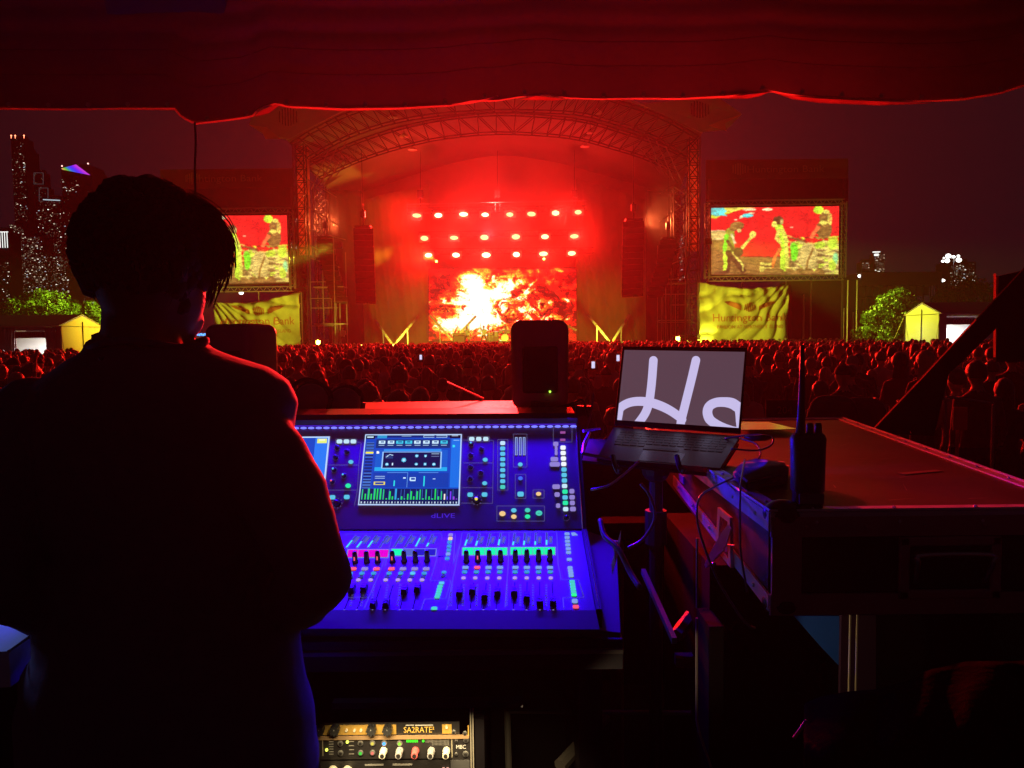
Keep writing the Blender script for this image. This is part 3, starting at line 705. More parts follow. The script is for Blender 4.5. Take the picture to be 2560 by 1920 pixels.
def make_person(h=1.75, hair='short', arms='down', turn=0.0, lean=0.0, voxel=.03, spread=.10, extra=None, mats=None, female=False):
    """standing figure at the origin facing +Y; returns (body mesh, hair mesh)"""
    k = h / 1.75; g = MB(); V = Vector
    sw = (.165 if female else .19)
    hipz, shz = .92, 1.42
    for s in (-1, 1):
        capsule(g, (s * .09, 0, .90), (s * spread, .02, .50), .092, .062)
        capsule(g, (s * spread, .02, .50), (s * (spread + .01), -.02, .09), .062, .042)
        g.ball((s * (spread + .015), .05, .045), (.048, .13, .045), 10, 6)
    prof = [(.86, .15, .10), (.95, .158, .105), (1.08, .135 if female else .15, .095), (1.2, .15 if female else .165, .105), (1.32, sw, .115), (1.40, sw - .01, .10), (1.46, .11, .075)]
    pts = []; n = 16
    for z, rx, ry in prof:
        for j in range(n):
            a = 2 * math.pi * j / n; pts.append(V((rx * math.cos(a), ry * math.sin(a) + lean * (z - .9), z)))
    g.add(pts, [(i * n + j, i * n + (j + 1) % n, (i + 1) * n + (j + 1) % n, (i + 1) * n + j) for i in range(len(prof) - 1) for j in range(n)] + [tuple(range(n))[::-1], tuple(range((len(prof) - 1) * n, len(prof) * n))])
    ly = lean * .55
    capsule(g, (0, ly - .01, 1.42), (0, ly + .01, 1.56), .058, .052)
    Mh = Matrix.Rotation(turn, 3, 'Z')
    hc = V((0, ly + .025, 1.64))
    def H(x, y, z): return hc + Mh @ V((x, y, z))
    g.ball(hc, (.074, .092, .11), 14, 10, None); g.ball(H(0, .03, -.045), (.055, .065, .07), 12, 8)
    capsule(g, H(0, .085, -.005), H(0, .108, -.03), .010, .014, 6)
    for s in (-1, 1): g.ball(H(s * .078, -.005, -.01), (.012, .022, .032), 8, 6)
    hands = []
    for s in (-1, 1):
        S = V((s * (sw + .005), ly * .9, 1.385))
        pose = arms if isinstance(arms, str) else (arms[0] if s < 0 else arms[1])
        if pose == 'down': E = S + V((s * .06, -.03, -.29)); W = E + V((-s * .0, .06, -.25))
        elif pose == 'front': E = S + V((s * .06, .04, -.28)); W = E + V((-s * .08, .22, .06))
        elif pose == 'phone': E = S + V((s * .05, .22, -.08)); W = E + V((-s * .08, .08, .27))
        elif pose == 'up': E = S + V((s * .12, .08, .24)); W = E + V((-s * .03, .03, .26))
        elif pose == 'hip': E = S + V((s * .20, -.05, -.24)); W = E + V((-s * .15, .10, -.15))
        elif pose == 'guitar': E = S + V((s * .14, .05, -.25)); W = E + V((-s * (.2 if s > 0 else .02), .20, .05 if s > 0 else .10))
        elif pose == 'drum': E = S + V((s * .1, .14, -.2)); W = E + V((-s * .02, .2, .12))
        else: E, W = pose
        capsule(g, S, E, .052, .04); capsule(g, E, W, .04, .027)
        d = (W - E).normalized(); hands.append((s, W, d))
        g.ball(W + d * .05, (.03, .03, .05), 8, 6)
        side = d.cross(V((0, 1, 0))).normalized() if abs(d.y) < .9 else V((1, 0, 0))
        for q in range(4):
            b = W + d * .08 + side * (q - 1.5) * .018
            capsule(g, b, b + d * (.06 - .008 * abs(q - 1.3)) + V((0, .01, -.005)), .011, .009, 6)
        capsule(g, W + d * .03 + side * .03 * (-s), W + d * .075 + side * .055 * (-s), .012, .009, 6)
    if extra: extra(g)
    me = remeshed(g, voxel)
    for v in me.vertices: v.co *= k
    for m in (mats or (SKIN, SHIRT, PANTS)): me.materials.append(m)
    mi = []
    for p in me.polygons:
        c = p.center / k
        if c.z < .93 and abs(c.x) < .26 and c.y < .16: mi.append(2)
        elif c.z > 1.475 and (c - hc).length < .26 and abs(c.x) < .11: mi.append(0)
        elif any((c - W).length < .14 or (c - (W + d * .1)).length < .12 for s_, W, d in hands): mi.append(0)
        else: mi.append(1)
    me.polygons.foreach_set('material_index', mi)
    # hair
    g = MB(); r_ = random.Random(hash(hair) % 100)
    if hair in ('short', 'bun', 'long', 'bob', 'curly'):
        nu, nv = 20, 12; rr_ = {'short': .012, 'bun': .010, 'long': .016, 'bob': .02, 'curly': .04}[hair]
        pts = []
        def sh(u, v):
            a = 2 * math.pi * u; b = math.pi * (v * .62)
            nz = noise.noise(V((math.cos(a) * 3, math.sin(a) * 3, b * 3 + len(hair)))) * (.012 if hair != 'curly' else .03)
            r0 = rr_ + nz
            front = max(0, math.sin(a))
            b *= 1 - .38 * front
            return H((.076 + r0) * math.sin(b) * math.cos(a), (.094 + r0) * math.sin(b) * math.sin(a) - .006, (.112 + r0) * math.cos(b) + .004)
        g.grid(sh, nu, nv)
    if hair in ('long', 'bob'):
        L_ = .34 if hair == 'long' else .14
        def sh2(u, v):
            a = math.pi * (1.0 + u) if True else 0
            z = -.02 - v * L_; rx = .092 + .03 * v + .01 * noise.noise(V((u * 6, v * 3, 2))); ry = .105 - .02 * v + .012 * noise.noise(V((u * 9, v * 2, 5)))
            return H(rx * math.cos(a), ry * math.sin(a) - .004, z)
        g.grid(sh2, 16, 8)
    if hair == 'bun': g.ball(H(0, -.085, .09), .045, 12, 8)
    if hair == 'cap':
        def sc_(u, v):
            a = 2 * math.pi * u; b = math.pi * .5 * v
            return H(.088 * math.sin(b) * math.cos(a), .106 * math.sin(b) * math.sin(a) - .004, .118 * math.cos(b) + .012)
        g.grid(sc_, 18, 7); g.slab([H(-.07, .08, .02), H(.07, .08, .02), H(.055, .175, .005), H(-.055, .175, .005)], (0, 0, .006))
    if hair == 'bald': g.ball(H(0, -.02, .02), (.079, .09, .098), 12, 8)
    hm = bpy.data.meshes.new('hair'); hm.from_pydata([v * k for v in g.v], [], g.f); hm.materials.append(CAPM if hair == 'cap' else HAIR)
    hm.polygons.foreach_set('use_smooth', [True] * len(hm.polygons))
    return me, hm, h
protos = []
for hr, ar, hh, fem, tn in (('short', 'down', 1.78, False, 0), ('long', 'front', 1.66, True, .15), ('cap', 'hip', 1.8, False, -.2), ('bun', 'down', 1.65, True, .3),
                            ('curly', 'front', 1.76, False, -.1), ('bob', 'down', 1.62, True, -.4), ('short', 'front', 1.74, False, .6), ('long', ('down', 'phone'), 1.68, True, 0),
                            ('short', ('phone', 'phone'), 1.8, False, 0), ('bald', 'down', 1.8, False, .1), ('cap', ('up', 'down'), 1.72, False, .2)):
    protos.append(make_person(hh, hr, ar, tn, 0, .032, female=fem) + (hr, ar))
PROTOW = [19, 15, 8, 8, 8, 9, 12, 3, 3, 5, 3]
hairlab = {'short': 'short-haired', 'long': 'long-haired', 'cap': 'cap-wearing', 'bun': 'bun-haired', 'curly': 'curly-haired', 'bob': 'bob-haired', 'bald': 'close-cropped'}
def drop_person(pi, x, y, z, rz, label, group, scale=1.0):
    me, hm, h, hr, ar = protos[pi]
    b = bpy.data.objects.new('person', me); C.objects.link(b); b.location = (x, y, z); b.rotation_euler = (0, 0, rz); b.scale = (scale,) * 3
    tag(b, label, 'person', group)
    a = bpy.data.objects.new('cap' if hr == 'cap' else 'hair', hm); C.objects.link(a); a.parent = b
    return b
# the crowd field: individuals near the tent, one mass beyond
pts = []
y = 5.6
while y < 59:
    dx = .60 if y < 30 else .66
    xm = .72 * y + 1.5
    if y > 44: xm = min(xm, 23.5)
    x = -xm + random.uniform(0, dx)
    while x < xm:
        X, Yv = x + random.uniform(-.18, .18), y + random.uniform(-.22, .22)
        px = 1280 + F * X / Yv
        keep = True
        if px > 1880 and Yv < 11 and random.random() < .72: keep = False      # looser edge of the crowd on the right
        if 2180 < px < 2360 and Yv < 12: keep = False                          # room for the two women placed below
        if X > 21.8 and 38 < Yv < 46: keep = False
        if X < -19.5 and 36 < Yv < 46: keep = False
        if random.random() < .10: keep = False
        if keep: pts.append((X, Yv, px))
        x += dx
    y += .68 if y < 30 else .8
hidden = lambda px, Y: (190 < px < 690 and Y < 40) or (1555 < px < 1850 and Y < 16) or (px < -40 or px > 2600)
cand = sorted([p for p in pts if not hidden(p[2], p[1])], key=lambda p: p[1])
named = cand[:286]; rest = set(pts) - set(named)
lastY = named[-1][1]
rest = [p for p in rest if (p[1] > 9 or 190 < p[2] < 600) and -300 < p[2] < 2860 and not (1555 < p[2] < 1850 and p[1] < 12)]
def zone(px):
    for lim, nm in ((200, 'beside the food tent at far left'), (1000, 'right of the left studio monitor'), (1280, 'left of the right studio monitor'), (1600, 'just left of the laptop'), (1950, 'right of the laptop'), (2250, 'below the leafy tree'), (3000, 'near the right picture edge')):
        if px < lim: return nm
ordn = ['first', 'second', 'third', 'fourth', 'fifth', 'sixth', 'seventh', 'eighth', 'ninth', 'tenth', 'eleventh', 'twelfth', 'thirteenth', 'fourteenth', 'fifteenth', 'sixteenth', 'seventeenth', 'eighteenth', 'nineteenth', 'twentieth']
rowof = {}
for X, Yv, px in named: rowof.setdefault((int((Yv - 5.3) / .68), zone(px)), []).append((X, Yv, px))
for (rw, zn), lst in sorted(rowof.items()):
    lst.sort(key=lambda q: q[2])
    for j, (X, Yv, px) in enumerate(lst):
        pi = random.choices(range(len(protos)), PROTOW)[0]
        h = protos[pi][2]; sc_ = random.uniform(.90, 1.05)
        if px < 1700 and Yv < 9: sc_ = min(sc_, 1.66 / h * random.uniform(.95, 1.02))
        drop_person(pi, X, Yv, 0, random.gauss(0, .5), f'{hairlab[protos[pi][3]]} spectator, {ordn[j]} from left in the {ordn[rw]} row, {zn}', 'spectators standing in rows before the stage', sc_)
for pi, px, py, Yv, zg, lab in ((1, 2253, 884, 8.8, .22, 'tall long-haired dark spectator standing right of the two-way radio antenna'),
                                (1, 2318, 880, 8.2, .22, 'spectator with straight blond hair, just left of the slanted tent flap'),
                                (2, 2110, 914, 8.4, .0, 'spectator in a pale cap left of the long-haired woman'),
                                (0, 2446, 905, 7.2, .1, 'spectator in a pale grey shirt seen below the slanted flap on the right'),
                                (6, 2395, 925, 7.6, .1, 'spectator with rim-lit face turned left under the slanted flap')):
    p = P(px, py, Yv); me, hm, h, hr, ar = protos[pi]
    o = drop_person(pi, p.x, Yv, zg, .1, lab, None, max(.88, min(1.08, (p.z - zg) / h)))
    if 'blond' in lab:
        hb = o.children[0]; hb.data = hb.data.copy(); hb.data.materials.clear(); hb.data.materials.append(mat('blond_hair', (.45, .32, .16), .5, var=.3, scale=90, bump=.5))
# crowd mass: numpy copies of three light figures
def light_figure(hair, phone=False):
    g = MB(); g.cur = 0
    g.ball((0, 0, 1.63), (.078, .092, .112), 9, 6); g.tube([(0, 0, 1.42), (0, 0, 1.56)], .055, 6)
    g.cur = 3
    g.ball((0, -.015, 1.655), (.09, .102, .112), 9, 6)
    if hair == 'long': g.ball((0, -.05, 1.52), (.10, .07, .19), 9, 6)
    g.cur = 1
    for prev, cur_ in zip([(.9, .16, .1), (1.15, .15, .1), (1.34, .2, .115), (1.43, .16, .09)], [(1.15, .15, .1), (1.34, .2, .115), (1.43, .16, .09), (1.48, .06, .05)]):
        n = 9; vs = [Vector((r[1] * math.cos(2 * math.pi * j / n), r[2] * math.sin(2 * math.pi * j / n), r[0])) for r in (prev, cur_) for j in range(n)]
        g.add(vs, [(j, (j + 1) % n, n + (j + 1) % n, n + j) for j in range(n)])
    for s in (-1, 1): g.tube([(s * .2, 0, 1.4), (s * .25, -.02, 1.12), (s * .24, .05, .88)], [.05, .042, .03], 5)
    if phone: g.tube([(.2, 0, 1.4), (.26, .2, 1.34), (.2, .3, 1.68)], [.05, .04, .03], 5)
    g.cur = 2
    for s in (-1, 1): g.tube([(s * .09, 0, .92), (s * .1, .02, .5), (s * .1, 0, .02)], [.09, .06, .045], 5)
    return g
figs = [light_figure('short'), light_figure('long'), light_figure('short'), light_figure('short', True)]
VS, FS, MI = [], [], []; off = 0
arrs = [(np.array([list(v) for v in f.v]), [np.array([q for q in f.f if len(q) == 3]).reshape(-1, 3), np.array([q for q in f.f if len(q) == 4]).reshape(-1, 4), [q for q in f.f if len(q) > 4]], f.mi, f.f) for f in figs]
allv, allf, allm = [], [], []
for X, Yv, px in rest:
    k = random.choices(range(4), [5, 3, 5, .25])[0]; v, _, m, ff = arrs[k]
    a = random.gauss(0, .35); s = random.uniform(.89, 1.07); c_, s_ = math.cos(a), math.sin(a)
    vv = v * s; vv = np.c_[vv[:, 0] * c_ - vv[:, 1] * s_ + X, vv[:, 0] * s_ + vv[:, 1] * c_ + Yv, vv[:, 2]]
    allv.append(vv); allf.append(([tuple(i + off for i in q) for q in ff])); allm += m; off += len(v)
me = bpy.data.meshes.new('crowd'); me.from_pydata(np.concatenate(allv).tolist(), [], [q for s in allf for q in s])
PALS = [(.03, .03, .035), (.06, .05, .06), (.25, .22, .22), (.05, .04, .08), (.12, .03, .03), (.02, .02, .02), (.4, .36, .34)]
for m in (SKIN, mat('mass_shirt', (1, 1, 1), .9, var=.15, island=PALS), PANTS, mat('mass_hair', (1, 1, 1), .5, var=.2, sheen=.6, island=[(.02, .014, .01), (.05, .03, .02), (.03, .02, .015), (.14, .08, .05), (.3, .2, .12)])): me.materials.append(m)
me.polygons.foreach_set('material_index', allm); me.polygons.foreach_set('use_smooth', [True] * len(me.polygons))
o = bpy.data.objects.new('crowd', me); C.objects.link(o); tag(o, 'dense far crowd filling the field up to the stage', 'crowd', kind='stuff')
# raised phones glowing in the crowd
for i, (px, py, Yv) in enumerate([(1052, 893, 14), (1545, 895, 11), (1483, 912, 10), (1790, 1, 0), (1126, 872, 22), (1405, 876, 24)]):
    if not Yv: continue
    p = P(px, py, Yv); t = thing('phone', p, f'small glowing phone screen held up in the crowd, {["left of the right monitor", "just left of the laptop", "low beside the right monitor", "", "tiny near the performers", "tiny right of the right monitor"][i]}', 'phone', 'phones held up in the crowd')
    g = MB(); g.box(p, (.05, .008, .10), bev=.003); obj('case', g, BLACKP, t)
    g = MB(); g.box(p + Vector((0, -.006, 0)), (.044, .002, .088)); obj('screen', g, emit('phone_glow', (.75, .7, 1.0), .9), t)
    g = MB(); capsule(g, p + Vector((0, 0, -.08)), p + Vector((.02, -.05, -.36)), .03, .045); g.v = g.v

# ------------------------------------------------------------------ performers on stage
PERF = (mat('skin', (0, 0, 0)), mat('stage_clothes_pale', (.5, .48, .42), .8), mat('stage_trousers_dark', (.10, .09, .08), .9))
def performer(px, pyfoot, Y, hair, arms, rz, label, sc_=1.0):
    me, hm, h = make_person(1.78, hair, arms, 0, .05, .03, spread=.2, mats=PERF)
    p = P(px, pyfoot, Y); b = bpy.data.objects.new('person', me); C.objects.link(b); b.location = (p.x, Y, SZ); b.rotation_euler = (0, 0, rz); b.scale = (sc_,) * 3
    tag(b, label, 'person'); a = bpy.data.objects.new('hair', hm); C.objects.link(a); a.parent = b; wm[b.name] = Matrix.Translation(b.location); return b
performer(1168, 862, 69, 'long', ('guitar', 'guitar'), math.pi - .5, 'guitarist bending over an electric guitar on stage, yellow lit')
performer(1210, 862, 68, 'short', ('front', 'up'), math.pi, 'singer standing at centre stage, yellow lit, between guitarist and drummer')
performer(1264, 850, 71, 'curly', ('drum', 'drum'), math.pi, 'drummer seated high behind the drum kit on stage')
performer(858, 862, 66, 'short', ('front', 'down'), math.pi, 'yellow lit stage hand at the left wing of the stage')
p = P(1172, 845, 68.6); t = thing('electric_guitar', p, 'yellow lit electric guitar held by the stage guitarist', 'guitar')
g = MB(); g.ball(p, (.19, .05, .15), 12, 6); g.ball(p + Vector((.14, 0, .03)), (.13, .05, .12), 12, 6); obj('guitar_body', g, mat('guitar_lacquer', (.5, .25, .06), .3), t)
g = MB(); g.box(p + Vector((.5, 0, .28)), (.62, .04, .055), Matrix.Rotation(R(-32), 3, 'Y')); g.box(p + Vector((.82, 0, .48)), (.16, .03, .09), Matrix.Rotation(R(-32), 3, 'Y')); obj('guitar_neck', g, mat('maple', (.55, .35, .15), .4), t)
t = thing('microphone_stand', P(1203, 862, 67.3), 'microphone stand in front of the singer', 'microphone stand')
b = Vector((P(1203, 862, 67.3).x, 67.3, SZ)); g = MB(); g.tube([b, b + Vector((0, 0, 1.5))], .02, 5); g.ball(b + Vector((0, .05, 1.55)), .05, 8, 6)
for a in (0, 2.1, 4.2): g.tube([b + Vector((0, 0, .2)), b + Vector((.3 * math.cos(a), .3 * math.sin(a), 0))], .02, 4)
obj('stand', g, STEEL, t)
# drum kit
K0 = Vector((P(1262, 860, 69.6).x, 69.6, SZ)); t = thing('drum_kit', K0, 'drum kit with cymbals on a low riser at the right of centre stage', 'drum kit')
DRM = mat('drum_shell', (.55, .5, .35), .35, coat=.3)
g = MB(); g.box(K0 + Vector((0, .8, .2)), (3.0, 2.4, .4)); obj('drum_riser', g, BLACKM, t)
g = MB(); g.tube([K0 + Vector((0, 0, .72)), K0 + Vector((0, .5, .72))], .34, 20); obj('bass_drum', g, DRM, t)
for dx, dy, dz, r_, hh in ((-.35, .3, 1.15, .19, .25), (.3, .3, 1.15, .2, .25), (-.8, .5, .85, .24, .45), (.85, .6, .85, .22, .4)):
    g = MB(); c = K0 + Vector((dx, dy, dz)); g.tube([c, c + Vector((0, -.06, hh))], r_, 16); obj('tom_drum', g, DRM, t)
for dx, dz in ((-1.15, 1.75), (1.15, 1.8), (.2, 1.95), (-1.4, 1.4)):
    c = K0 + Vector((dx, .5, dz)); g = MB(); g.tube([c + Vector((0, 0, .03)), c, c - Vector((0, 0, .01))], [.04, .28, .3], 16); obj('cymbal', g, mat('cymbal_brass', (.7, .5, .2), .25, .9), t)
    g = MB(); g.tube([c, K0 + Vector((dx, .5, .4))], .02, 4); obj('cymbal_stand', g, STEEL, t)
# amplifiers
for px, lab in ((1148, 'guitar amplifier stack left of the guitarist'), (1232, 'small amplifier beside the drum riser')):
    c = P(px, 855, 71); t = thing('amplifier', (c.x, 71, SZ), lab, 'amplifier'); g = MB(); g.box((c.x, 71, SZ + .5), (1.1, .5, .95), bev=.03); obj('cabinet', g, BLACKM, t)
    g = MB(); g.box((c.x, 70.73, SZ + .5), (.98, .03, .8)); obj('grille', g, mat('amp_grille', (.3, .27, .2), .8), t)
    g = MB(); g.box((c.x, 71, SZ + 1.1), (1.1, .4, .22), bev=.02); obj('amp_head', g, mat('amp_head_tan', (.4, .33, .2), .6), t)
# tilted light battens in V pairs along the stage
BAT = mat('batten_steel', (.45, .40, .36), .4, .4)
for (x0, y0), (x1, y1), Y, lab in (((937, 799), (982, 862), 66, 'tilted light batten leaning left, left V pair'), ((1046, 790), (985, 864), 66, 'tilted light batten leaning right, left V pair'),
        ((1074, 788), (1130, 850), 69, 'tilted dark batten leaning left before the fire screen'), ((1190, 790), (1150, 832), 69, 'tilted dark batten leaning right before the fire screen'),
        ((1421, 785), (1396, 812), 69, 'tilted dark batten leaning right beside the right monitor'), ((1403, 806), (1441, 826), 69, 'short batten crossing behind the right monitor'),
        ((1466, 783), (1525, 856), 66, 'tilted light batten leaning left, right V pair'), ((1574, 786), (1528, 858), 66, 'tilted light batten leaning right, right V pair')):
    a, b = P(x0, y0, Y), P(x1, y1, Y); t = thing('light_batten', (b.x, Y, SZ), lab, 'light batten', 'tilted light battens on the stage')
    g = MB(); ax = (a - b).normalized(); g.tube([a, b], .13, 4); obj('batten_bar', g, BAT, t)
    for k in range(6):
        g = MB(); g.box(b.lerp(a, (k + .5) / 6) + Vector((0, -.16, 0)), (.16, .10, .16), bev=.03); obj('lamp_head', g, BAT, t)
    g = MB(); m_ = b.lerp(a, .55); g.tube([m_, (m_.x, Y + .2, SZ)], .06, 5); g.box((m_.x, Y + .2, SZ + .03), (.5, .5, .06)); obj('support_leg', g, BAT, t)
# yellow floor lamps on the stage lip
YLAMP = emit('floor_lamp_glow', (1.0, .85, .1), 7)
fl = [(935, 860), (983, 862), (1000, 860), (1048, 862), (1112, 862), (1138, 858), (1466, 862), (1500, 862), (1527, 860), (1560, 862), (902, 862), (830, 858)]
for i, (px, py) in enumerate(fl):
    c = P(px, py, 62.6); c.z = SZ + .12
    t = thing('floor_lamp', c, f'yellow uplight on the stage lip, {ordn[sorted(fl).index((px, py))]} from left', 'floor lamp', 'yellow uplights along the stage lip')
    g = MB(); g.box(c, (.26, .3, .24), bev=.03); obj('housing', g, BLACKM, t)
    g = MB(); g.box(c + Vector((0, -.02, .13)), (.2, .24, .03)); g.box(c + Vector((0, -.16, .02)), (.2, .03, .16)); obj('lens', g, YLAMP, t)
for x in (983, 1130, 1262, 1527): 
    c = P(x, 862, 61.6); spot('floor_lamp_beam', (c.x, 62.2, SZ + .35), (c.x, 69, 2.2), 1500, YEL, 60, .8, .2)
# work lights on the wings: yellow wash over banners, tents and trees
for nm, px, tg, W, ang in (('left', 800, (P(645, 800, YF - 1).x, YF - 1, 3.6), 12000, 75), ('right', 1690, (P(1870, 780, YF - 1).x, YF - 1, 3.6), 13000, 75)):
    c = P(px, 850, 56); c.z = 1.9
    t = thing('wash_lamp', c, f'yellow wash lamp at the {nm} stage wing aimed at the cloth banner', 'wash lamp')
    g = MB(); g.box(c, (.5, .4, .4), bev=.04); g.tube([(c.x, c.y, 0), c], .04, 5); obj('housing', g, BLACKM, t)
    spot('wash_beam', c + Vector((0, -.3, 0)), tg, W, YEL, ang, .7, .2)
for nm, lx, lz, tg, W, ang in (('left', -13.5, 9.5, (-25, 42, 3.4), 42000, 44), ('right', 15.5, 9.5, (24.6, 43, 3.6), 42000, 44)):
    spot('tower_wash', (lx, 60.5, lz), tg, W * 1.6, (0.9, .95, .04), 22, .5, .3)
    spot('tree_wash', (lx, 60.4, lz - .3), (P(95, 780, 60).x + 1, 59, 4.5) if nm == 'left' else (P(2240, 800, 52).x, 52, 3), 130000 if nm == 'left' else 80000, (.8, 1, .05), 20, .6, .3)
    spot('scaffold_uplight', (lx * 1.02 + (.6 if nm == 'left' else -.6), 60.2, 1.0), (lx * 1.02, 62.3, 4.5), 1500, YEL, 60, .8, .2)
    spot('tower_panel_light', (SX + (-13.6 if nm == 'left' else 13.2), 67, 12), (P(757, 500, YF).x if nm == 'left' else P(1733, 500, YF).x, YF, 12), 4200, (1, .16, .04), 100, .8, .2)
    t = thing('tower_floodlight', (lx, 60.7, lz), f'yellow floodlight on the {nm} stage tower', 'floodlight'); g = MB(); g.box((lx, 60.9, lz), (.6, .4, .5), bev=.05); obj('housing', g, BLACKM, t)
    g = MB(); g.tube([(lx, 61.0, lz), (lx, 61.9, lz)], .04, 4); obj('bracket', g, STEEL, t)
# red light inside the roof: wide lamps on the top truss aimed at roof and rear wall
for dx, zz_, W, tg in ((-7, 12.5, 3900, (-5, 74, 20)), (7, 12.5, 3900, (6, 74, 20)), (0, 14.5, 3600, (0, 78, 15.5))):
    spot('roof_wash', (SX + dx, 68.6, zz_), (SX + tg[0], tg[1], tg[2]), W, (1, .02, .015), 130, 1.0, .3)
spot('front_wash', (SX, YF + 1.2, 18.0), (SX, 76, 5), 3500, (1, .03, .02), 80, 1.0, .3)
# the strong red beam that lands on the mixing tent
spot('tent_beam', P(1216, 592, 69.4), P(1400, 130, 2.7), 1500000, (1, .02, .022), 2.6, 1.0, .25)
# ------------------------------------------------------------------ night skyline
TOWERM = mat('tower_facade_dark', (0.035, 0.03, 0.035), 0.7, var=.3, scale=.02, spec=.1)
def building(nm, x0, x1, ytop, Y, label, nwin, seed, dens=None, ybase=770, crown=None, col=(1.0, .86, .62)):
    r_ = random.Random(seed); a, b = P(x0, ytop, Y), P(x1, ytop, Y); wd = b.x - a.x; h = a.z
    t = thing('tower_building', ((a.x + b.x) / 2, Y, 0), label, 'building', 'skyline towers')
    g = MB(); g.box(((a.x + b.x) / 2, Y + wd / 2, h / 2), (wd, wd, h))
    g.box(((a.x + b.x) / 2, Y + wd / 2, h + 2), (wd * .6, wd * .5, 4)); obj('wall', g, TOWERM, t)
    g = MB(); s = MPX(Y)
    nf = int(h / (4.6 * s)); 
    for k in range(nf): g.box(((a.x + b.x) / 2, Y - .15, (k + .9) * 4.6 * s), (wd, .3, .5 * s))
    obj('floor_band', g, mat('floor_band', (0.03, 0.026, 0.03), .8, spec=.1), t)
    zmin = P(x0, ybase, Y).z
    g = MB(); g2 = []
    for k in range(int(nwin * 3.2)):
        u = r_.random(); v = r_.random()
        if dens and not dens(u, v, r_) and r_.random() < .75: continue
        w_ = r_.choice([.9, 1.2, 1.8]) * s; zc = h - (int(v * (ybase - ytop) / 2.7) + 1.2) * 2.7 * s
        g.box((a.x + w_ + (wd - 2 * w_) * u, Y - .45, zc), (w_, .2, .9 * s))
    if g.v: tag(obj('dim_windows', g, emit('window_faint', (1, .82, .55), .16), t), kind='stuff')
    base = {}
    cells = set()
    for k in range(nwin * 6):
        if len(cells) >= nwin: break
        u = r_.random(); v = r_.random()
        if dens and not dens(u, v, r_): continue
        cells.add((int(u * (x1 - x0) / 2.6), int(v * (ybase - ytop) / 2.7), r_.choice([0, 0, 1, 2])))
    for cx, cz, kind in cells:
        key = (kind, r_.choice([0, 0, 1, 2, 3, 3]))
        if key not in base:
            w_ = [1.2, 2.2, 3.6][kind] * s; g = MB(); g.box((0, -.6, 0), (w_, .2, 1.15 * s))
            base[key] = (g, [emit('window_warm', col, 1.2), emit('window_cool', (.75, .9, 1.0), .8), emit('window_bright', (1, .95, .8), 2.2), emit('window_dim', (1, .8, .5), .35)][key[1]]); 
            me = bpy.data.meshes.new('window'); me.from_pydata(g.v, [], g.f); me.materials.append(base[key][1]); base[key] = me
        o = bpy.data.objects.new('window', base[key]); C.objects.link(o); o.parent = t
        o.location = (min(max((cx + .5) * 2.6 * s - wd / 2, -wd / 2 + 2 * s), wd / 2 - 2 * s), 0, h - (cz + 1.2) * 2.7 * s)
    return t, a, b, s
t, a, b, s = building('A', 27, 62, 346, 900, 'tallest slim skyline tower at the far left with red roof beacons', 80, 1, lambda u, v, r: r.random() < (.15 + v) or .1 < v < .2 and u > .4)
for px in (28, 38, 60):
    g = MB(); g.tube([P(px, 346, 900), P(px, 339, 900)], .3, 4); g.ball(P(px, 339, 900), .9, 6, 4); obj('roof_beacon', g, emit('beacon_red', (1, .25, .12), 4), t)
building('B', 62, 84, 380, 930, 'dark narrow tower right behind the tallest one', 18, 2, lambda u, v, r: v > .5)
t, a, b, s = building('C', 84, 110, 432, 900, 'stepped tower with outlined penthouse box, left of the rainbow-crowned tower', 50, 3, lambda u, v, r: v > .25)
def outline(t, x0, y0, x1, y1, Y):
    g = MB()
    for p, q in (((x0, y0), (x1, y0)), ((x0, y1), (x1, y1)), ((x0, y0), (x0, y1)), ((x1, y0), (x1, y1))): g.tube([P(*p, Y), P(*q, Y)], .3, 4)
    obj('lit_outline', g, emit('outline_grey', (.30, .33, .36), .14), t)
outline(t, 85, 432, 108, 460, 898)
t, a, b, s = building('D', 97, 121, 470, 880, 'lower stepped tower with a lit window frame at its top', 40, 4, lambda u, v, r: v > .1)
outline(t, 98, 470, 120, 503, 878)
t, a, b, s = building('E', 108, 152, 496, 860, 'wide tower with a bright line along its roof, beside the rainbow-crowned tower', 85, 5, lambda u, v, r: r.random() < .3 + v)
g = MB(); g.tube([P(108, 499, 858), P(150, 501, 858)], .6, 4); obj('roof_light_line', g, emit('line_cool', (.6, .8, .9), .8), t)
t, a, b, s = building('F', 153, 228, 424, 850, 'dark tower whose slanted crown glows in rainbow colours', 60, 6, lambda u, v, r: (.06 < v < .17 and u < .6) or (.3 < v and r.random() < .35))
pc2 = Pic(40, 12, (0, 0, 0)); X = pc2.X
hue = np.clip(X * 1.1, 0, 1)
st = [(0, (255, 150, 130)), (.12, (190, 200, 60)), (.25, (60, 190, 90)), (.4, (40, 120, 230)), (.6, (50, 60, 255)), (.8, (130, 40, 255)), (1, (200, 60, 220))]
pc2.a = np.stack([np.interp(hue, [q[0] for q in st], [q[1][k] / 255 for q in st]) for k in range(3)], -1)
picture('crown_light', pc2.a, [P(153, 421, 848), P(190, 411, 848), P(226, 438, 848), P(156, 424, 848)], emit_vc('crown_rainbow', 1.0), t)
g = MB(); g.slab([P(153, 424, 849), P(228, 440, 849), P(224, 412, 849), P(190, 410, 849)], (0, 30, 0)); obj('crown', g, TOWERM, t)
for px, py in ((155, 415), (220, 409)):
    g = MB(); g.ball(P(px, py, 848), .9, 6, 4); obj('roof_beacon', g, emit('beacon_pink', (1, .5, .45), 2.5), t)
building('G', 24, 60, 560, 800, 'broad lit condominium block below the tallest tower', 95, 7)
building('H', 60, 106, 590, 790, 'densely lit condominium block in the middle of the left skyline', 95, 8)
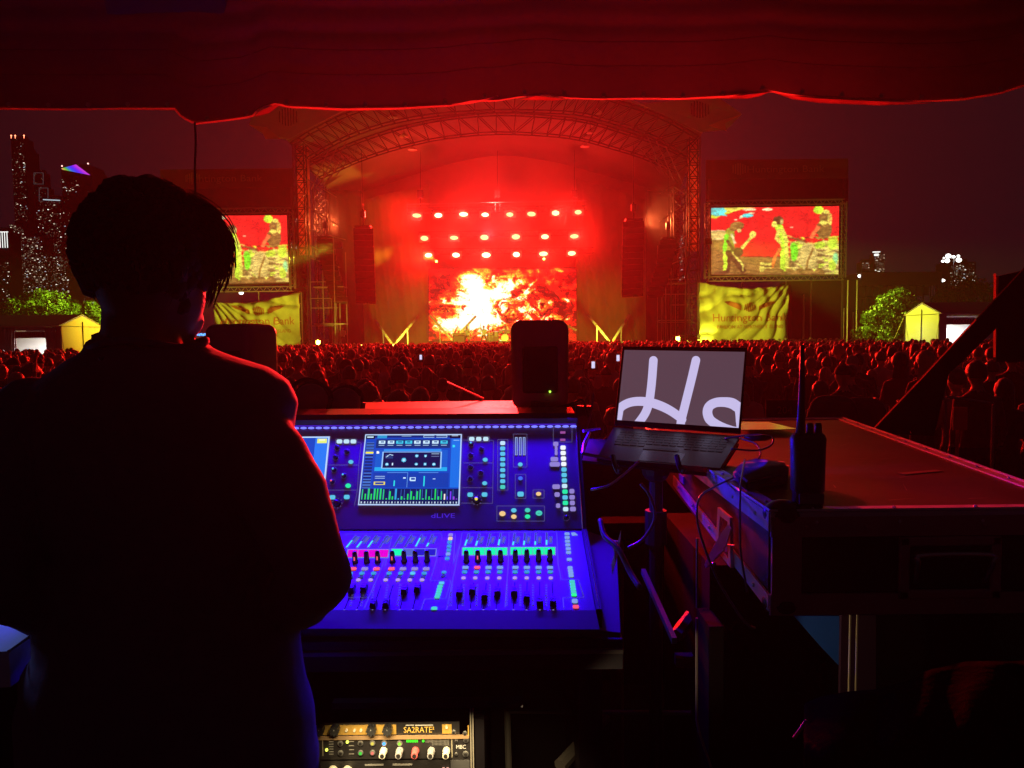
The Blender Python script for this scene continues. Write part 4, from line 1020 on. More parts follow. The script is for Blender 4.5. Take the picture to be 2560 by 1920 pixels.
building('I', 106, 170, 640, 780, 'lit condominium block right at the edge of the head silhouette', 70, 9)
t, a, b, s = building('J', -30, 20, 578, 700, 'low tower at the left picture edge with white vertical light strips', 20, 10, lambda u, v, r: v > .4)
for px in (0, 6, 12, 18):
    g = MB(); g.box(P(px, 600, 698), (1.5 * s, .3, 38 * s)); obj('light_strip', g, emit('strip_white', (.95, 1, .95), 1.3), t)
g = MB(); g.box(P(-5, 580, 698), (50 * s, .3, 2 * s)); obj('light_strip', g, emit('strip_white', (.95, 1, .95), 1.3), t)
building('K', 715, 752, 470, 1100, 'distant tower seen between the left video screen and the stage tower', 12, 11, None, 660)
t = thing('light_pylon', P(722, 520, 500), 'pair of slim blue and violet lit spires left of the stage tower', 'spire')
for px, yt, cc in ((713, 474, (.25, .12, 1)), (724, 490, (.2, .2, 1))):
    g = MB(); g.tube([P(px, 514, 500), P(px - 1, yt, 500)], [.5, .2], 5); obj('spire', g, emit(f'spire_glow_{px}', cc, 1.6), t)
g = MB(); g.ball(P(719, 512, 499), (2.0, .5, .8), 8, 6); obj('spire_base', g, emit('spire_base_glow', (.8, .9, 1), 1.6), t)
t = thing('radio_mast', (P(722, 514, 500).x, 500, 0), 'dark mast carrying the violet lit spires', 'mast'); g = MB(); g.tube([(P(719, 514, 500).x, 500.8, 0), P(719, 514, 500.8)], 1.2, 6); obj('shaft', g, TOWERM, t)
building('L', 1690, 1712, 575, 900, 'distant lit tower seen through the right scaffold', 40, 12, None, 700, col=(.8, .85, 1))
t, a, b, s = building('M', 2186, 2212, 634, 1000, 'small distant tower with a bright rooftop crown above the grandstand', 20, 13, None, 675)
g = MB(); g.box(P(2191, 630, 998), (16 * s, 4, 2 * s)); g.box(P(2191, 637, 998), (8 * s, 4, 5 * s)); obj('crown_light', g, emit('strip_white', (.95, 1, .95), 1.3), t)
building('N', 2375, 2440, 655, 900, 'broad distant building lit in many small windows right of the floodlight mast', 60, 14, lambda u, v, r: v > abs(u - .4) * .9, 715)
building('O', 2155, 2185, 655, 1050, 'low dim distant building left of the small tower with a bright crown', 8, 15, None, 670)

# floodlight mast
Y = 260; t = thing('floodlight_mast', (P(2385, 650, Y).x, Y, 0), 'tall mast with a cluster of glaring white floodlights at the upper right', 'floodlight mast')
g = MB(); g.tube([(P(2385, 650, Y).x, Y, 0), P(2385, 638, Y)], [.5, .2], 6); g.tube([P(2358, 645, Y), P(2404, 645, Y)], .12, 4); obj('mast', g, STEEL, t)
for px, py, r_ in ((2371, 640, 1.0), (2368, 652, .9), (2397, 650, 1.0), (2396, 640, .55), (2357, 653, .55), (2384, 642, .6), (2360, 645, .4)):
    g = MB(); g.ball(P(px, py, Y - .6), (r_, .2, r_ * .75), 8, 6); obj('floodlight', g, emit('floodlight_glare', (1, .97, .9), 4), t)
for px, py, Yt, lab in ((2277, 706, 95, 'small white lamp on the grandstand canopy edge'), (2353, 701, 95, 'bright white lamp at the right end of the grandstand canopy'), (2337, 704, 95, 'tiny lamp near the canopy end'), (2150, 690, 95, 'small lamp at the left end of the grandstand canopy'), (1694, 746, 90, 'small white work lamp behind the right scaffold'), (1968, 796, 90, 'white work lamp right of the yellow banner'), (1989, 795, 90, 'brighter white work lamp near the small white booth'), (735, 619, 90, 'white lamp beside the left video screen'), (603, 732, 90, 'small white lamp under the left video screen')):
    c = P(px, py, Yt); t = thing('work_lamp', c, lab, 'lamp'); g = MB(); g.ball(c, (.28 if px != 2353 else .5, .1, .2), 8, 6); obj('lens', g, emit('floodlight_glare', (1, .97, .9), 4), t)
    g = MB(); g.box(c + Vector((0, .2, 0)), (.6, .25, .45), bev=.05); g.tube([(c.x, c.y + .3, 0), c + Vector((0, .3, 0))], .05, 4); obj('housing', g, BLACKM, t)
# glowing blue sign low on the left
t = thing('neon_sign', P(495, 836, 60), 'small blurred glowing blue strip sign between the neck and the left banner', 'sign')
g = MB()
for k in range(9): g.box(P(473 + k * 5, 836 + (k % 2), 60), (.11, .04, .17))
obj('lit_strip', g, emit('neon_blue', (.08, .35, 1.0), 2.2), t); g = MB(); g.box(P(494, 838, 60.2), (1.8, .1, .4)); g.tube([(P(494, 838, 60.2).x, 60.2, 0), P(494, 838, 60.2)], .06, 4); obj('sign_panel', g, BLACKM, t)
# small white booth beyond the banner
c = P(1995, 815, 85); t = thing('booth', (c.x, 85, 0), 'small pale site booth right of the yellow banner', 'booth'); g = MB(); g.box((c.x, 86, c.z), (1.0, 1.2, 2.3)); g.box((c.x, 86, 1), (1.0, 1.2, 2.0)); obj('wall', g, mat('booth_white', (.7, .7, .72), .6), t)
# ------------------------------------------------------------------ dark scaffold masts right of the stage
for (px, yt), wh in zip(((2028, 700), (2120, 700), (2134, 780), (2143, 700), (2110, 770), (2010, 735)), ('second from left', 'fourth from left', 'fifth from left', 'rightmost', 'third from left', 'leftmost')):
    Y = 63; x = P(px, 700, Y).x; t = thing('scaffold_mast', (x, Y, 0), f'slim pale scaffold pole, {wh} in the dark right of the stage', 'scaffold pole', 'scaffold poles right of the stage')
    g = MB(); g.tube([(x, Y, 0), (x, Y, P(px, yt, Y).z)], .07, 5); g.box((x, Y, .05), (.6, .6, .1)); obj('pole', g, mat('pole_pale', (.5, .45, .35), .4, .5), t)
c0, c1 = P(1985, 700, 66), P(2150, 700, 66)
t = thing('dark_marquee', ((c0.x + c1.x) / 2, 67, 0), 'black backstage marquee under the right video screen', 'marquee')
g = MB(); g.box(((c0.x + c1.x) / 2, 68, c0.z / 2), (c1.x - c0.x, 3, c0.z)); obj('wall', g, mat('marquee_black', (.03, .015, .018), .9), t)
# grandstand
a, b = P(2150, 682, 95), P(2350, 684, 95)
t = thing('grandstand', ((a.x + b.x) / 2, 97, 0), 'low dark grandstand with a long flat canopy behind the leafy tree', 'grandstand')
g = MB(); g.box(((a.x + b.x) / 2, 98, a.z - .8), (b.x - a.x, 7, 1.6)); obj('canopy', g, mat('canopy_brown', (.16, .10, .08), .7), t)
g = MB(); c = P(2150, 706, 95).z; g.box(((a.x + b.x) / 2, 99, c - 1.0), (b.x - a.x - 1, 5, 1.2)); 
obj('glazing', g, mat('glazing_grey', (.12, .10, .12), .25), t)
g = MB()
for k in range(12): g.tube([(a.x + (b.x - a.x) * k / 11, 95.4, 0), (a.x + (b.x - a.x) * k / 11, 95.4, a.z - 1)], .1, 4)
for k in range(7): g.box(((a.x + b.x) / 2, 97 + k * .8, .4 + k * .55), (b.x - a.x - 1.5, .8, .12))
obj('seating_frame', g, mat('stand_dark', (.05, .03, .03), .8), t)

# ------------------------------------------------------------------ tents
VINW = mat('tent_vinyl_white', (.72, .72, .70), .5, var=.05, scale=1, trans=.15); VINP = mat('tent_vinyl_purple', (.16, .05, .22), .6)
def box_tent(nm, xg, x2, y0, y1, ze, zr, roofm, sidem, endm, label, sign, signm, op):
    """gable end at x = xg, long side at y0 faces the mixing tent"""
    t = thing('marquee_tent', ((xg + x2) / 2, (y0 + y1) / 2, 0), label, 'tent', 'tents beside the crowd')
    ym = (y0 + y1) / 2; e = .04 if x2 > xg else -.04
    g = MB(); g.slab([(xg, y0, 0), (xg, y1, 0), (xg, y1, ze), (xg, ym, zr), (xg, y0, ze)], (e, 0, 0)); obj('end_wall', g, endm, t)
    s_ = -.015 if x2 > xg else .015
    g = MB(); g.tube([(xg + s_, ym, .1), (xg + s_, ym, zr - .3)], .02, 4); g.tube([(xg + s_, y0 + .05, ze), (xg + s_, y1 - .05, ze)], .014, 4); obj('door_seam', g, mat('tent_seam_dark', (.25, .22, .10), .8), t)  # door seam and eave line in a darker colour
    for yy_ in (y0, y1): g = MB(); g.tube([(xg + s_ * 2, yy_, 0), (xg + s_ * 2, yy_, ze)], .035, 6); obj('corner_pole', g, STEEL, t)
    g = MB(); g.tube([(xg, y0, ze), (xg + s_ * 60, y0 - .9, 0)], .012, 4); g.tube([(xg, y1, ze), (xg + s_ * 60, y1 + .9, 0)], .012, 4); obj('guy_rope', g, mat('guy_rope_pale', (.6, .55, .4), .7), t)
    g = MB(); g.slab([(xg, y0 - .1, ze), (x2, y0 - .1, ze), (x2, ym, zr + .05), (xg, ym, zr + .05)], (0, 0, .03)); g.slab([(xg, y1 + .1, ze), (x2, y1 + .1, ze), (x2, ym, zr + .05), (xg, ym, zr + .05)], (0, 0, .03)); obj('roof', g, roofm, t)
    ox0, ox1, z0, z1, z2, z3 = op
    g = MB(); lo, hi = min(xg, x2), max(xg, x2)
    for (p, q, r, s) in ((lo, ox0, 0, ze), (ox1, hi, 0, ze), (ox0, ox1, z3, ze), (ox0, ox1, z1, z2)):
        if q - p > .01 and s - r > .01: g.box(((p + q) / 2, y0, (r + s) / 2), (q - p, .05, s - r))
    obj('side_wall', g, sidem, t)
    g = MB(); g.box(((lo + hi) / 2, y1 - .1, ze / 2), (hi - lo - .2, .05, ze - .1)); obj('inner_back_wall', g, VINW, t)
    g = MB(); g.box(((ox0 + ox1) / 2, y0 - .06, (z1 + z2) / 2), (ox1 - ox0, .04, (z2 - z1))); obj('sign_board', g, signm[0], t)
    g = text_mb(sign, ((ox0 + ox1) / 2, y0 - .085, (z1 + z2) / 2 - .13), (1, 0, 0), (0, 0, 1), .26, width=(ox1 - ox0) * .66); obj('sign_lettering', g, signm[1], t)
    g = MB()
    for k in range(5): g.tube([(ox0 + .3, y0 + .4, .55 + .01 * k), (ox1 - .3, y0 + .4, .55)], .02, 4) if k == 0 else None
    g.tube([(ox0 + .3, y0 + .4, 1.1), (ox1 - .3, y0 + .4, 1.1)], .025, 4)
    for k in range(8): g.tube([(ox0 + .3 + k * (ox1 - ox0 - .6) / 7, y0 + .4, 0), (ox0 + .3 + k * (ox1 - ox0 - .6) / 7, y0 + .4, 1.1)], .02, 4)
    obj('counter_rail', g, BLACKM, t)
    # the strip lamp that lights the stall from within
    l = bpy.data.lights.new('stall_light', 'AREA'); l.energy = 420; l.color = (1, .97, .95); l.shape = 'RECTANGLE'; l.size = abs(ox1 - ox0); l.size_y = .3
    lo_ = bpy.data.objects.new('stall_light', l); C.objects.link(lo_); lo_.location = ((ox0 + ox1) / 2 + (.6 if x2 > xg else -.6), ym - .2, ze - .25)
    g = MB(); g.box(((ox0 + ox1) / 2 + (.6 if x2 > xg else -.6), ym - .2, ze - .2), (abs(ox1 - ox0), .12, .06)); obj('strip_lamp', g, BLACKM, t)
    return t
yr = 40.0; xr = P(2350, 783, yr).x
zz = lambda px, py, Y: P(px, py, Y).z
box_tent('right', xr, xr + 6.2, yr, yr + 3.6, zz(2350, 784, yr), zz(2313, 760, yr + 1.8), VINP, VINP, VINW, 'bright yellow gabled tent with purple side and white opening at the right', 'COCKTAILS', (mat('sign_deep_purple', (.04, .01, .12), .6), mat('sign_letters_purple', (.20, .08, .35), .6)),
         (P(2366, 800, yr).x, P(2452, 800, yr).x, 0, zz(2400, 811, yr), zz(2400, 796, yr), zz(2400, 787, yr)))
yl = 38.0; xl = P(150, 813, yl).x
GRYV = mat('tent_vinyl_grey', (.30, .18, .20), .6)
tl_ = box_tent('left', xl, xl - 8, yl, yl + 4.0, zz(150, 815, yl), zz(187, 790, yl + 2), GRYV, GRYV, mat('tent_vinyl_orange', (.75, .45, .25), .5), 'grey gabled tent with yellow and orange end wall at the far left', 'LEMONADE', (mat('sign_dark_red', (.12, .02, .03), .6), mat('sign_letters_grey', (.30, .12, .10), .6)),
         (P(40, 840, yl).x, P(122, 840, yl).x, 0, zz(80, 845, yl), zz(80, 829, yl), zz(80, 826, yl)))
g = MB()
for px in (30, 132):
    cx = P(px, 850, yl).x
    g.grid(lambda u, v: Vector((cx + (u - .5) * (.9 - .5 * math.sin(v * math.pi * .8)), yl - .2 + .08 * math.sin(u * 22), .2 + v * (zz(80, 818, yl) - .2))), 24, 10)
o = obj('tied_curtain', g, mat('tied_curtain_grey', (.30, .24, .27), .8), tl_, smooth=True); md = o.modifiers.new('t', 'SOLIDIFY'); md.thickness = .02

# ------------------------------------------------------------------ trees
LEAF = mat('leaf_green', (1, 1, 1), .6, var=.2, trans=.25, island=[(.05, .12, .02), (.09, .18, .03), (.12, .2, .05), (.04, .09, .02)])
BARK = mat('bark', (.10, .07, .05), .9, bump=.5)
def tree(cx, Y, z0, z1, rx, nclump, nleaf, label, seed, size=.22, low=False):
    r_ = random.Random(seed); t = thing('tree', (cx, Y, 0), label, 'tree', 'trees beside the tents')
    g = MB(); g.tube([(cx, Y, 0), (cx + .1, Y, z0 + .4), (cx, Y, (z0 + z1) / 2)], [.3, .22, .1], 7)
    cl = []
    for k in range(nclump):
        a = r_.uniform(0, 2 * math.pi); rr_ = math.sqrt(r_.random()); v = r_.random()
        prof = math.sin(math.pi * min(1, max(.06, (v * .9 + .1)))) ** .6 if not low else (1 - v ** 1.8) ** .5
        p = Vector((cx + rx * rr_ * math.cos(a) * prof, Y + rx * .7 * rr_ * math.sin(a) * prof, z0 + (z1 - z0) * v)); cl.append((p, r_.uniform(.3, .75)))
        if k % 5 == 0: g.tube([(cx, Y, z0 + .3 + (p.z - z0) * .3), p], [.09, .02], 4)
    obj('trunk', g, BARK, t)
    vs, fs = [], []
    for k in range(nleaf):
        c, rad = cl[r_.randrange(len(cl))]
        d = Vector((r_.gauss(0, 1), r_.gauss(0, 1), r_.gauss(0, 1))).normalized() * rad * r_.uniform(.6, 1.05); p = c + d
        if p.z < .3: continue
        n = (d + Vector((r_.gauss(0, .4), r_.gauss(0, .4), r_.gauss(0, .4)))).normalized(); u = n.orthogonal().normalized(); v = n.cross(u)
        q = r_.uniform(0, 6.28); u, v = u * math.cos(q) + v * math.sin(q), v * math.cos(q) - u * math.sin(q); s = size * r_.uniform(.6, 1.2)
        o_ = len(vs); vs += [p - u * s, p + v * s * .5 + n * s * .1, p + u * s, p - v * s * .5 + n * s * .1]; fs.append((o_, o_ + 1, o_ + 2, o_ + 3))
    g = MB(); g.add(vs, fs); obj('crown', g, LEAF, t)
tree(P(2240, 800, 52).x, 52, 1.2, zz(2240, 738, 52), 2.5, 70, 9000, 'round leafy tree lit yellow-green, left of the bright yellow tent', 1, .14, True)
tree(P(2415, 740, 80).x, 80, 3.5, zz(2415, 698, 80), 3.2, 40, 3500, 'dim tree crown behind the bright yellow tent, lit at its top', 2, .2)
tree(P(95, 780, 60).x, 60, 2.6, zz(95, 738, 60), 3.6, 80, 9000, 'wide leafy tree lit green behind the grey tent at the left', 3, .15)
tree(P(225, 800, 58).x, 58, 1.0, zz(225, 768, 58), 1.3, 40, 4500, 'smaller bright green tree at the right of the grey tent, beside the engineer', 4, .13)

# ------------------------------------------------------------------ haze that fills stage and field
hz = MB(); hz.box((0, 45.5, 14), (130, 95, 30.5))
# ================================================================== INSIDE THE MIXING TENT
# ------------------------------------------------------------------ tent canopy
def interp(x, tab):
    xs = [a for a, b in tab]; ys = [b for a, b in tab]; return float(np.interp(x, xs, ys))
TENTF = mat('tent_canopy_vinyl', (0.18, 0.12, 0.14), 0.45, var=.3, scale=2.2, trans=.45, spec=.4, bump=.15)
hem = [(-900, 262), (-400, 268), (0, 270), (150, 272), (300, 270), (440, 270), (452, 290), (487, 308), (560, 300), (630, 290), (650, 268), (690, 258), (720, 266), (860, 272), (1000, 270), (1130, 262), (1180, 250), (1240, 250), (1300, 240), (1360, 234), (1420, 243), (1500, 246), (1600, 245), (1700, 246), (1820, 240), (1885, 230), (1925, 226), (1965, 234), (2040, 242), (2150, 247), (2300, 252), (2400, 248), (2500, 232), (2560, 212), (2900, 150), (3500, 160)]
tent = thing('tent_canopy', (0, 2.7, RZ), 'dark sagging tent canopy over the mixing desk, glowing red, with uneven hem', 'tent canopy')
def cn(u, v):
    px = -900 + 4400 * u; yb = interp(px, hem); py = yb + (-420 - yb) * v
    dep = 2.75 - .75 * v ** 1.3
    dep += .022 * math.sin(v * 9 + .6 * noise.noise(Vector((u * 3, 0, 1)))) + .018 * noise.noise(Vector((u * 5, v * 2, 2))) + .006 * noise.noise(Vector((u * 22, v * 10, 4)))
    for c_, a_ in ((.27, .014), (.36, .010), (.115, .004)):          # the rolled-up flap makes long horizontal rolls
        dep -= a_ * math.exp(-((v - c_ - .008 * math.sin(u * 5)) / .022) ** 2)
    return P(px, py, dep)
g = MB(); g.grid(cn, 250, 90); o = obj('canopy_cloth', g, TENTF, tent, smooth=True); md = o.modifiers.new('t', 'SOLIDIFY'); md.thickness = .004
g = MB(); hp = [P(px, interp(px, hem) + 1.5, 2.745) for px in range(-880, 3480, 14)]
g.tube(hp, .0035, 5); obj('hem_cord', g, mat('hem_vinyl', (.85, .6, .5), .35, trans=.6), tent, smooth=True)
# turned-out folds of the hem that catch the stage light
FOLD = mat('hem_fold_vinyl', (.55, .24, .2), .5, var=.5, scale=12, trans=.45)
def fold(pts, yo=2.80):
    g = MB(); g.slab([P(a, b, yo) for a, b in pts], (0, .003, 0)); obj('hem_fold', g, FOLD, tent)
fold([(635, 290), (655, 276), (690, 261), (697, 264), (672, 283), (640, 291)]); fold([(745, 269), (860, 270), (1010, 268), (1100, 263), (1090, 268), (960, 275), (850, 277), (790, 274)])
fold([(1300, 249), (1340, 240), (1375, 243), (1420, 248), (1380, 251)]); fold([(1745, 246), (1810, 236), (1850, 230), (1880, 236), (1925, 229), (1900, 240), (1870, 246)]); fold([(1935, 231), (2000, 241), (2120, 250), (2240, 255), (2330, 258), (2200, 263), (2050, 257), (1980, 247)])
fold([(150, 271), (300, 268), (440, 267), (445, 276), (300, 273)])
for v0 in (.12, .21):                                # long stitched seams with eyelets
    g = MB(); sp_ = [cn(u / 120, v0) + Vector((0, -.004, 0)) for u in range(0, 121)]; g.tube(sp_, .0012, 4); obj('seam', g, mat('seam_tape', (.10, .06, .08), .3), tent)
for k in range(26):
    p = cn(.21 + k * .0225, .012) + Vector((0, -.004, 0)); g = MB(); g.tube([p, p + Vector((0, -.003, 0))], .008, 8)
    obj('eyelet', g, mat('eyelet_brass', (.5, .4, .3), .3, .7), tent)
g = MB(); g.tube(curve_pts([P(487, 306, 2.74), P(489, 360, 2.74), P(487, 430, 2.74), P(490, 560, 2.74)], 5), .004, 5); obj('tie_cord', g, DARKF, tent)
g = MB(); g.tube(curve_pts([P(1130, 262, 2.73), P(1180, 256, 2.72), P(1222, 247, 2.70), P(1245, 240, 2.69)], 5), .0035, 5); obj('tie_cord', g, mat('hem_vinyl', (.85, .6, .5), .35, trans=.6), tent)
g = MB(); g.slab([P(255, -30, 2.30), P(580, -30, 2.30), P(560, 34, 2.36), P(470, 30, 2.36), P(270, 38, 2.36)], (0, -.003, 0)); obj('label_patch', g, mat('patch_lilac', (.12, .08, .11), .7), tent)
# slanted side flap at the right
fl_pts = [(2175, 1082), (2440, 800), (2760, 440), (2960, 440), (2960, 640), (2500, 1000), (2310, 1200)]
sf = thing('side_flap', P(2440, 1000, 2.9), 'dark slanted tent flap with a pale rope edge crossing the crowd at the right', 'tent flap')
g = MB(); g.slab([P(2175, 1082, 2.95), P(2440, 800, 2.95), P(3060, 140, 2.95), P(3160, 140, 2.95), P(2520, 792, 2.95), P(2405, 905, 2.95), P(2372, 935, 2.95), P(2335, 1090, 2.95)], (0, .01, 0)); obj('flap_cloth', g, mat('flap_black', (.03, .024, .03), .85, spec=.1), sf)
g = MB(); g.tube([P(2176, 1080, 2.94), P(2300, 950, 2.94), P(2440, 799, 2.94)], .0025, 5); obj('edge_rope', g, mat('rope_pale', (.8, .6, .5), .6, trans=.8), sf)
t = thing('side_curtain_panel', P(2560, 800, 3.2), 'black tent side wall hanging at the right picture edge', 'tent wall')
g = MB(); g.slab([P(2497, 690, 3.2), P(2900, 600, 3.2), P(2900, 905, 3.2), P(2490, 905, 3.2)], (0, .02, 0)); obj('wall_cloth', g, mat('flap_black', (.03, .024, .03), .85, spec=.1), t)
t = thing('warning_pole', P(2487, 900, 3.15), 'thin upright pole glowing red at the right edge, behind the slanted flap', 'pole')
g = MB(); g.tube([P(2487, 684, 3.15), P(2486, 893, 3.15)], .0045, 8); obj('pole', g, mat('pole_red_sleeve', (.95, .6, .5), .4, trans=.85), t)

# ------------------------------------------------------------------ mixing console
th = R(2.0); U = Vector((math.cos(th), -math.sin(th), 0))
A_ = P(1487, 1525, 1.50); B_ = P(1461, 1322, 1.82); T_ = P(1443, 1060, 1.922)
S_ = (B_ - A_); S_ -= U * S_.dot(U); S_.normalize(); N_ = U.cross(S_).normalized()
S2 = (T_ - B_); S2 -= U * S2.dot(U); S2.normalize(); N2_ = U.cross(S2).normalized()
def hit(px, py, O, n):
    d = ray(px, py); return CAM + d * ((O - CAM).dot(n) / d.dot(n))
def pan(x, y): return hit(740 + x * .34358, 1040 + y * .34358, B_, N2_)       # upright panel, crop coordinates
def fad(x, y): return hit(740 + x * .3707, 1300 + y * .3707, A_, N_)           # fader surface
con = thing('mixing_console', A_ - U * .6 - Vector((0, 0, .1)), 'large digital mixing console glowing blue, with touch screens, faders and green channel strips', 'mixing console')
CONB = mat('console_plate', (0.19, 0.16, 0.2), 0.42, var=.06, scale=60, bump=.03)
CONP = mat('console_panel', (0.17, 0.14, 0.17), 0.42, var=.06, scale=60)
CONK = mat('console_shell_black', (0.02, 0.018, 0.022), 0.5)
Wc = 1.32; L0 = -U * Wc
lA = (fad(2010, 600) - A_).dot(U); lp = (B_ - A_).length
# fader deck
def along(p, du): return p + U * du
Ar = fad(2020, 612); Br = fad(1925, 72)
g = MB(); g.slab([Ar, Br, Br + L0, Ar + L0], -N_ * .03); obj('fader_deck', g, CONB, con)
# upright screen bank
Pb = pan(2085, 850); Pt = pan(2035, 75)
Pb = B_ + U * (Pb - B_).dot(U) + N2_ * .0; 
g = MB(); g.slab([B_ + U * (Pb - B_).dot(U), Pt, Pt + L0, B_ + U * (Pb - B_).dot(U) + L0], -N2_ * .05); obj('screen_bank', g, CONP, con)
# hood, back body
g = MB(); hd = Pt + U * .004
g.hexa([hd, hd + S2 * .012 + N2_ * .030, hd + S2 * .012 + N2_ * .030 + L0, hd + L0], [hd + S2 * .02 - Vector((0, -.03, 0)), hd + S2 * .026 + N2_ * .030, hd + S2 * .026 + N2_ * .030 + L0, hd + S2 * .02 + L0 - Vector((0, -.03, 0))])
g.slab([hd + S2 * .022, hd + S2 * .022 + Vector((0, .17, .012)), hd + S2 * .022 + Vector((0, .17, .012)) + L0, hd + S2 * .022 + L0], (0, 0, -.03))
g.slab([hd + Vector((0, .17, .03)), hd + Vector((0, .17, -.42)), hd + Vector((0, .17, -.42)) + L0, hd + Vector((0, .17, .03)) + L0], (0, -.02, 0))
obj('hood', g, CONK, con)
# front armrest lip and case under it
fA = Ar; lip = hit(1495, 1578, A_ + Vector((0, -.03, 0)), Vector((0, 1, .35)).normalized())
lp_ = Vector((fA.x + .003, fA.y - .046, fA.z - .020))
g = MB(); g.slab([fA + N_ * .001, lp_, lp_ + Vector((0, .03, -.03)), fA + Vector((0, .04, -.05))], L0); obj('armrest', g, CONB, con)
g = MB(); q0 = Ar + U * .001; q1 = Br + U * .001
g.slab([q0 + N_ * .004, q1 + N_ * .004, q1 + Vector((0, .1, -.14)), q0 + Vector((0, .01, -.12))], U * .012)
g.slab([q0, q1, B_ + U * ((Pb - B_).dot(U) + .002), Pt + U * .002, Pt + U * .002 - N2_ * .05, q1 + Vector((0, .10, -.14))], U * .008)
g.cur = 1
w0, w1, w2, w3 = [hit(a * 1.15732, b * 1.15732, A_ - N_ * .035, N_) for a, b in ((1264, 1146), (1331, 1168), (1340, 1366), (1292, 1362))]
g.slab([w0, w1, w2, w3], -N_ * .06); obj('side_cheek', g, [CONK, CONB], con)
# edge trim lines seen bright
EDGE = mat('console_edge_chrome', (0.6, 0.6, 0.65), 0.2, 0.9)
g = MB(); g.tube([Ar + N_ * .003 + U * .008, Br + N_ * .003 + U * .008], .0016, 5); g.tube([B_ + U * (Pb - B_).dot(U) + N2_ * .003, Pt + N2_ * .003 + S2 * .012], .0014, 5); obj('edge_trim', g, EDGE, con)
# silk-screen lines, with a faint glow put into the print
LINE = emit('silk_line_glow', (.30, .28, .62), .38)
def polyl(pts, n, r=.00045, close=False):
    pts = [p + n * .0012 for p in pts]
    if close: pts = pts + [pts[0]]
    for a, b in zip(pts[:-1], pts[1:]):
        d = (b - a); m = (a + b) / 2; t_ = d.normalized(); s_ = n.cross(t_)
        g.add([a - s_ * r, b - s_ * r, b + s_ * r, a + s_ * r], [(0, 1, 2, 3)])
g = MB()
def pbox(x0, y0, x1, y1, f, n): polyl([f(x0, y0), f(x1, y0), f(x1, y1), f(x0, y1)], n, close=True)
pbox(1582, 132, 1680, 372, pan, N2_); pbox(1596, 425, 1672, 600, pan, N2_); pbox(1725, 538, 1805, 598, pan, N2_); pbox(1462, 655, 1808, 765, pan, N2_); pbox(1872, 85, 2008, 190, pan, N2_); pbox(1468, 172, 1542, 540, pan, N2_)
pbox(1252, 150, 1408, 186, pan, N2_); pbox(290, 168, 442, 204, pan, N2_)
for q in ([(1212, 176), (1252, 176)], [(1408, 176), (1438, 182), (1435, 340)], [(1218, 342), (1435, 342), (1432, 522)], [(1208, 522), (1432, 522), (1430, 636), (1205, 634)], [(442, 190), (475, 196), (458, 352)], [(238, 357), (458, 357), (448, 540)], [(218, 540), (448, 540), (425, 655)]):
    polyl([pan(*k) for k in q], N2_)
for q in ([(335, 108), (340, 98), (975, 92), (985, 110), (940, 300), (905, 410), (1045, 412), (1010, 532), (868, 536), (842, 615)], [(1015, 612), (1110, 150), (1120, 90), (1758, 84), (1768, 300), (1788, 404), (1905, 406), (1942, 524), (1800, 527), (1806, 600)],
          [(650, 105), (600, 315)], [(620, 205), (575, 330), (460, 600)], [(1437, 90), (1432, 300), (1410, 590)], [(1112, 150), (1060, 300)], [(1075, 96), (1062, 280)], [(350, 525), (490, 524)]):
    polyl([fad(*k) for k in q], N_)
obj('panel_markings', g, LINE, con)
# buttons
cols = {'w': (.55, .80, .95), 'c': (.10, .55, .80), 't': (.04, .30, .55), 'g': (.02, .85, .38), 'G': (.03, 1.0, .25), 'a': (.90, .60, .25), 'r': (.95, .10, .18), 'b': (.05, .15, .9), 'p': (.28, .22, .62), 'l': (.45, .30, .75), 'd': (.03, .03, .30), 'y': (.9, .75, .1), 'W': (.9, .95, 1.0), 'k': (.20, .35, .75), 'm': (.06, .62, .50)}
EM = {k: emit('button_light_' + n, v, 1.0) for (k, v), n in zip(cols.items(), ['pale', 'cyan', 'teal', 'green', 'vivid_green', 'amber', 'red', 'blue', 'lilac_grey', 'lilac', 'navy', 'yellow', 'white', 'slate', 'mint'])}
nbtn = [0]
def button(x, y, w, h, c, f, n, sdir, sc_, oval=False, hgt=.0025, nm='button'):
    p = f(x, y); dep = p.y; kx = sc_ * dep / F
    ww = w * kx; hh = h * kx / max(.25, abs(sdir.z * 1.0 + 0) if n is N2_ else .62)
    g = MB()
    k = 14 if oval else 4
    ring = []
    if oval: ring = [(ww / 2 * math.cos(2 * math.pi * i / k), hh / 2 * math.sin(2 * math.pi * i / k)) for i in range(k)]
    else:
        b = min(ww, hh) * .22
        ring = [(ww / 2 - b, -hh / 2), (ww / 2, -hh / 2 + b), (ww / 2, hh / 2 - b), (ww / 2 - b, hh / 2), (-ww / 2 + b, hh / 2), (-ww / 2, hh / 2 - b), (-ww / 2, -hh / 2 + b), (-ww / 2 + b, -hh / 2)]
    g.slab([p + U * a + sdir * b for a, b in ring], n * hgt)
    obj(nm, g, EM[c], con); nbtn[0] += 1
def pb(x, y, w, h, c, oval=False, nm='button'): button(x, y, w, h, c, pan, N2_, S2, .34358, oval, nm=nm)
def fb(x, y, w, h, c, oval=False, nm='button'): button(x, y, w, h, c, fad, N_, S_, .3707, oval, nm=nm)
for x in (317, 368, 418): pb(x, 186, 40, 26, 'w')
for x in (1279, 1330, 1381): pb(x, 168, 38, 26, 'w')
pb(400, 335, 36, 26, 'c', True); pb(380, 508, 40, 30, 'g', True); pb(1377, 319, 36, 26, 'c', True); pb(1373, 490, 36, 26, 'c', True)
for x, y in ((266, 592), (370, 590), (1268, 573), (1372, 572)): pb(x, y, 40, 28, 'c')
for y, c in zip((198, 237, 276, 315, 354, 394, 435, 475, 517), 'wccccccct'): pb(1504, y, 36, 26, c if y != 517 else 'm')
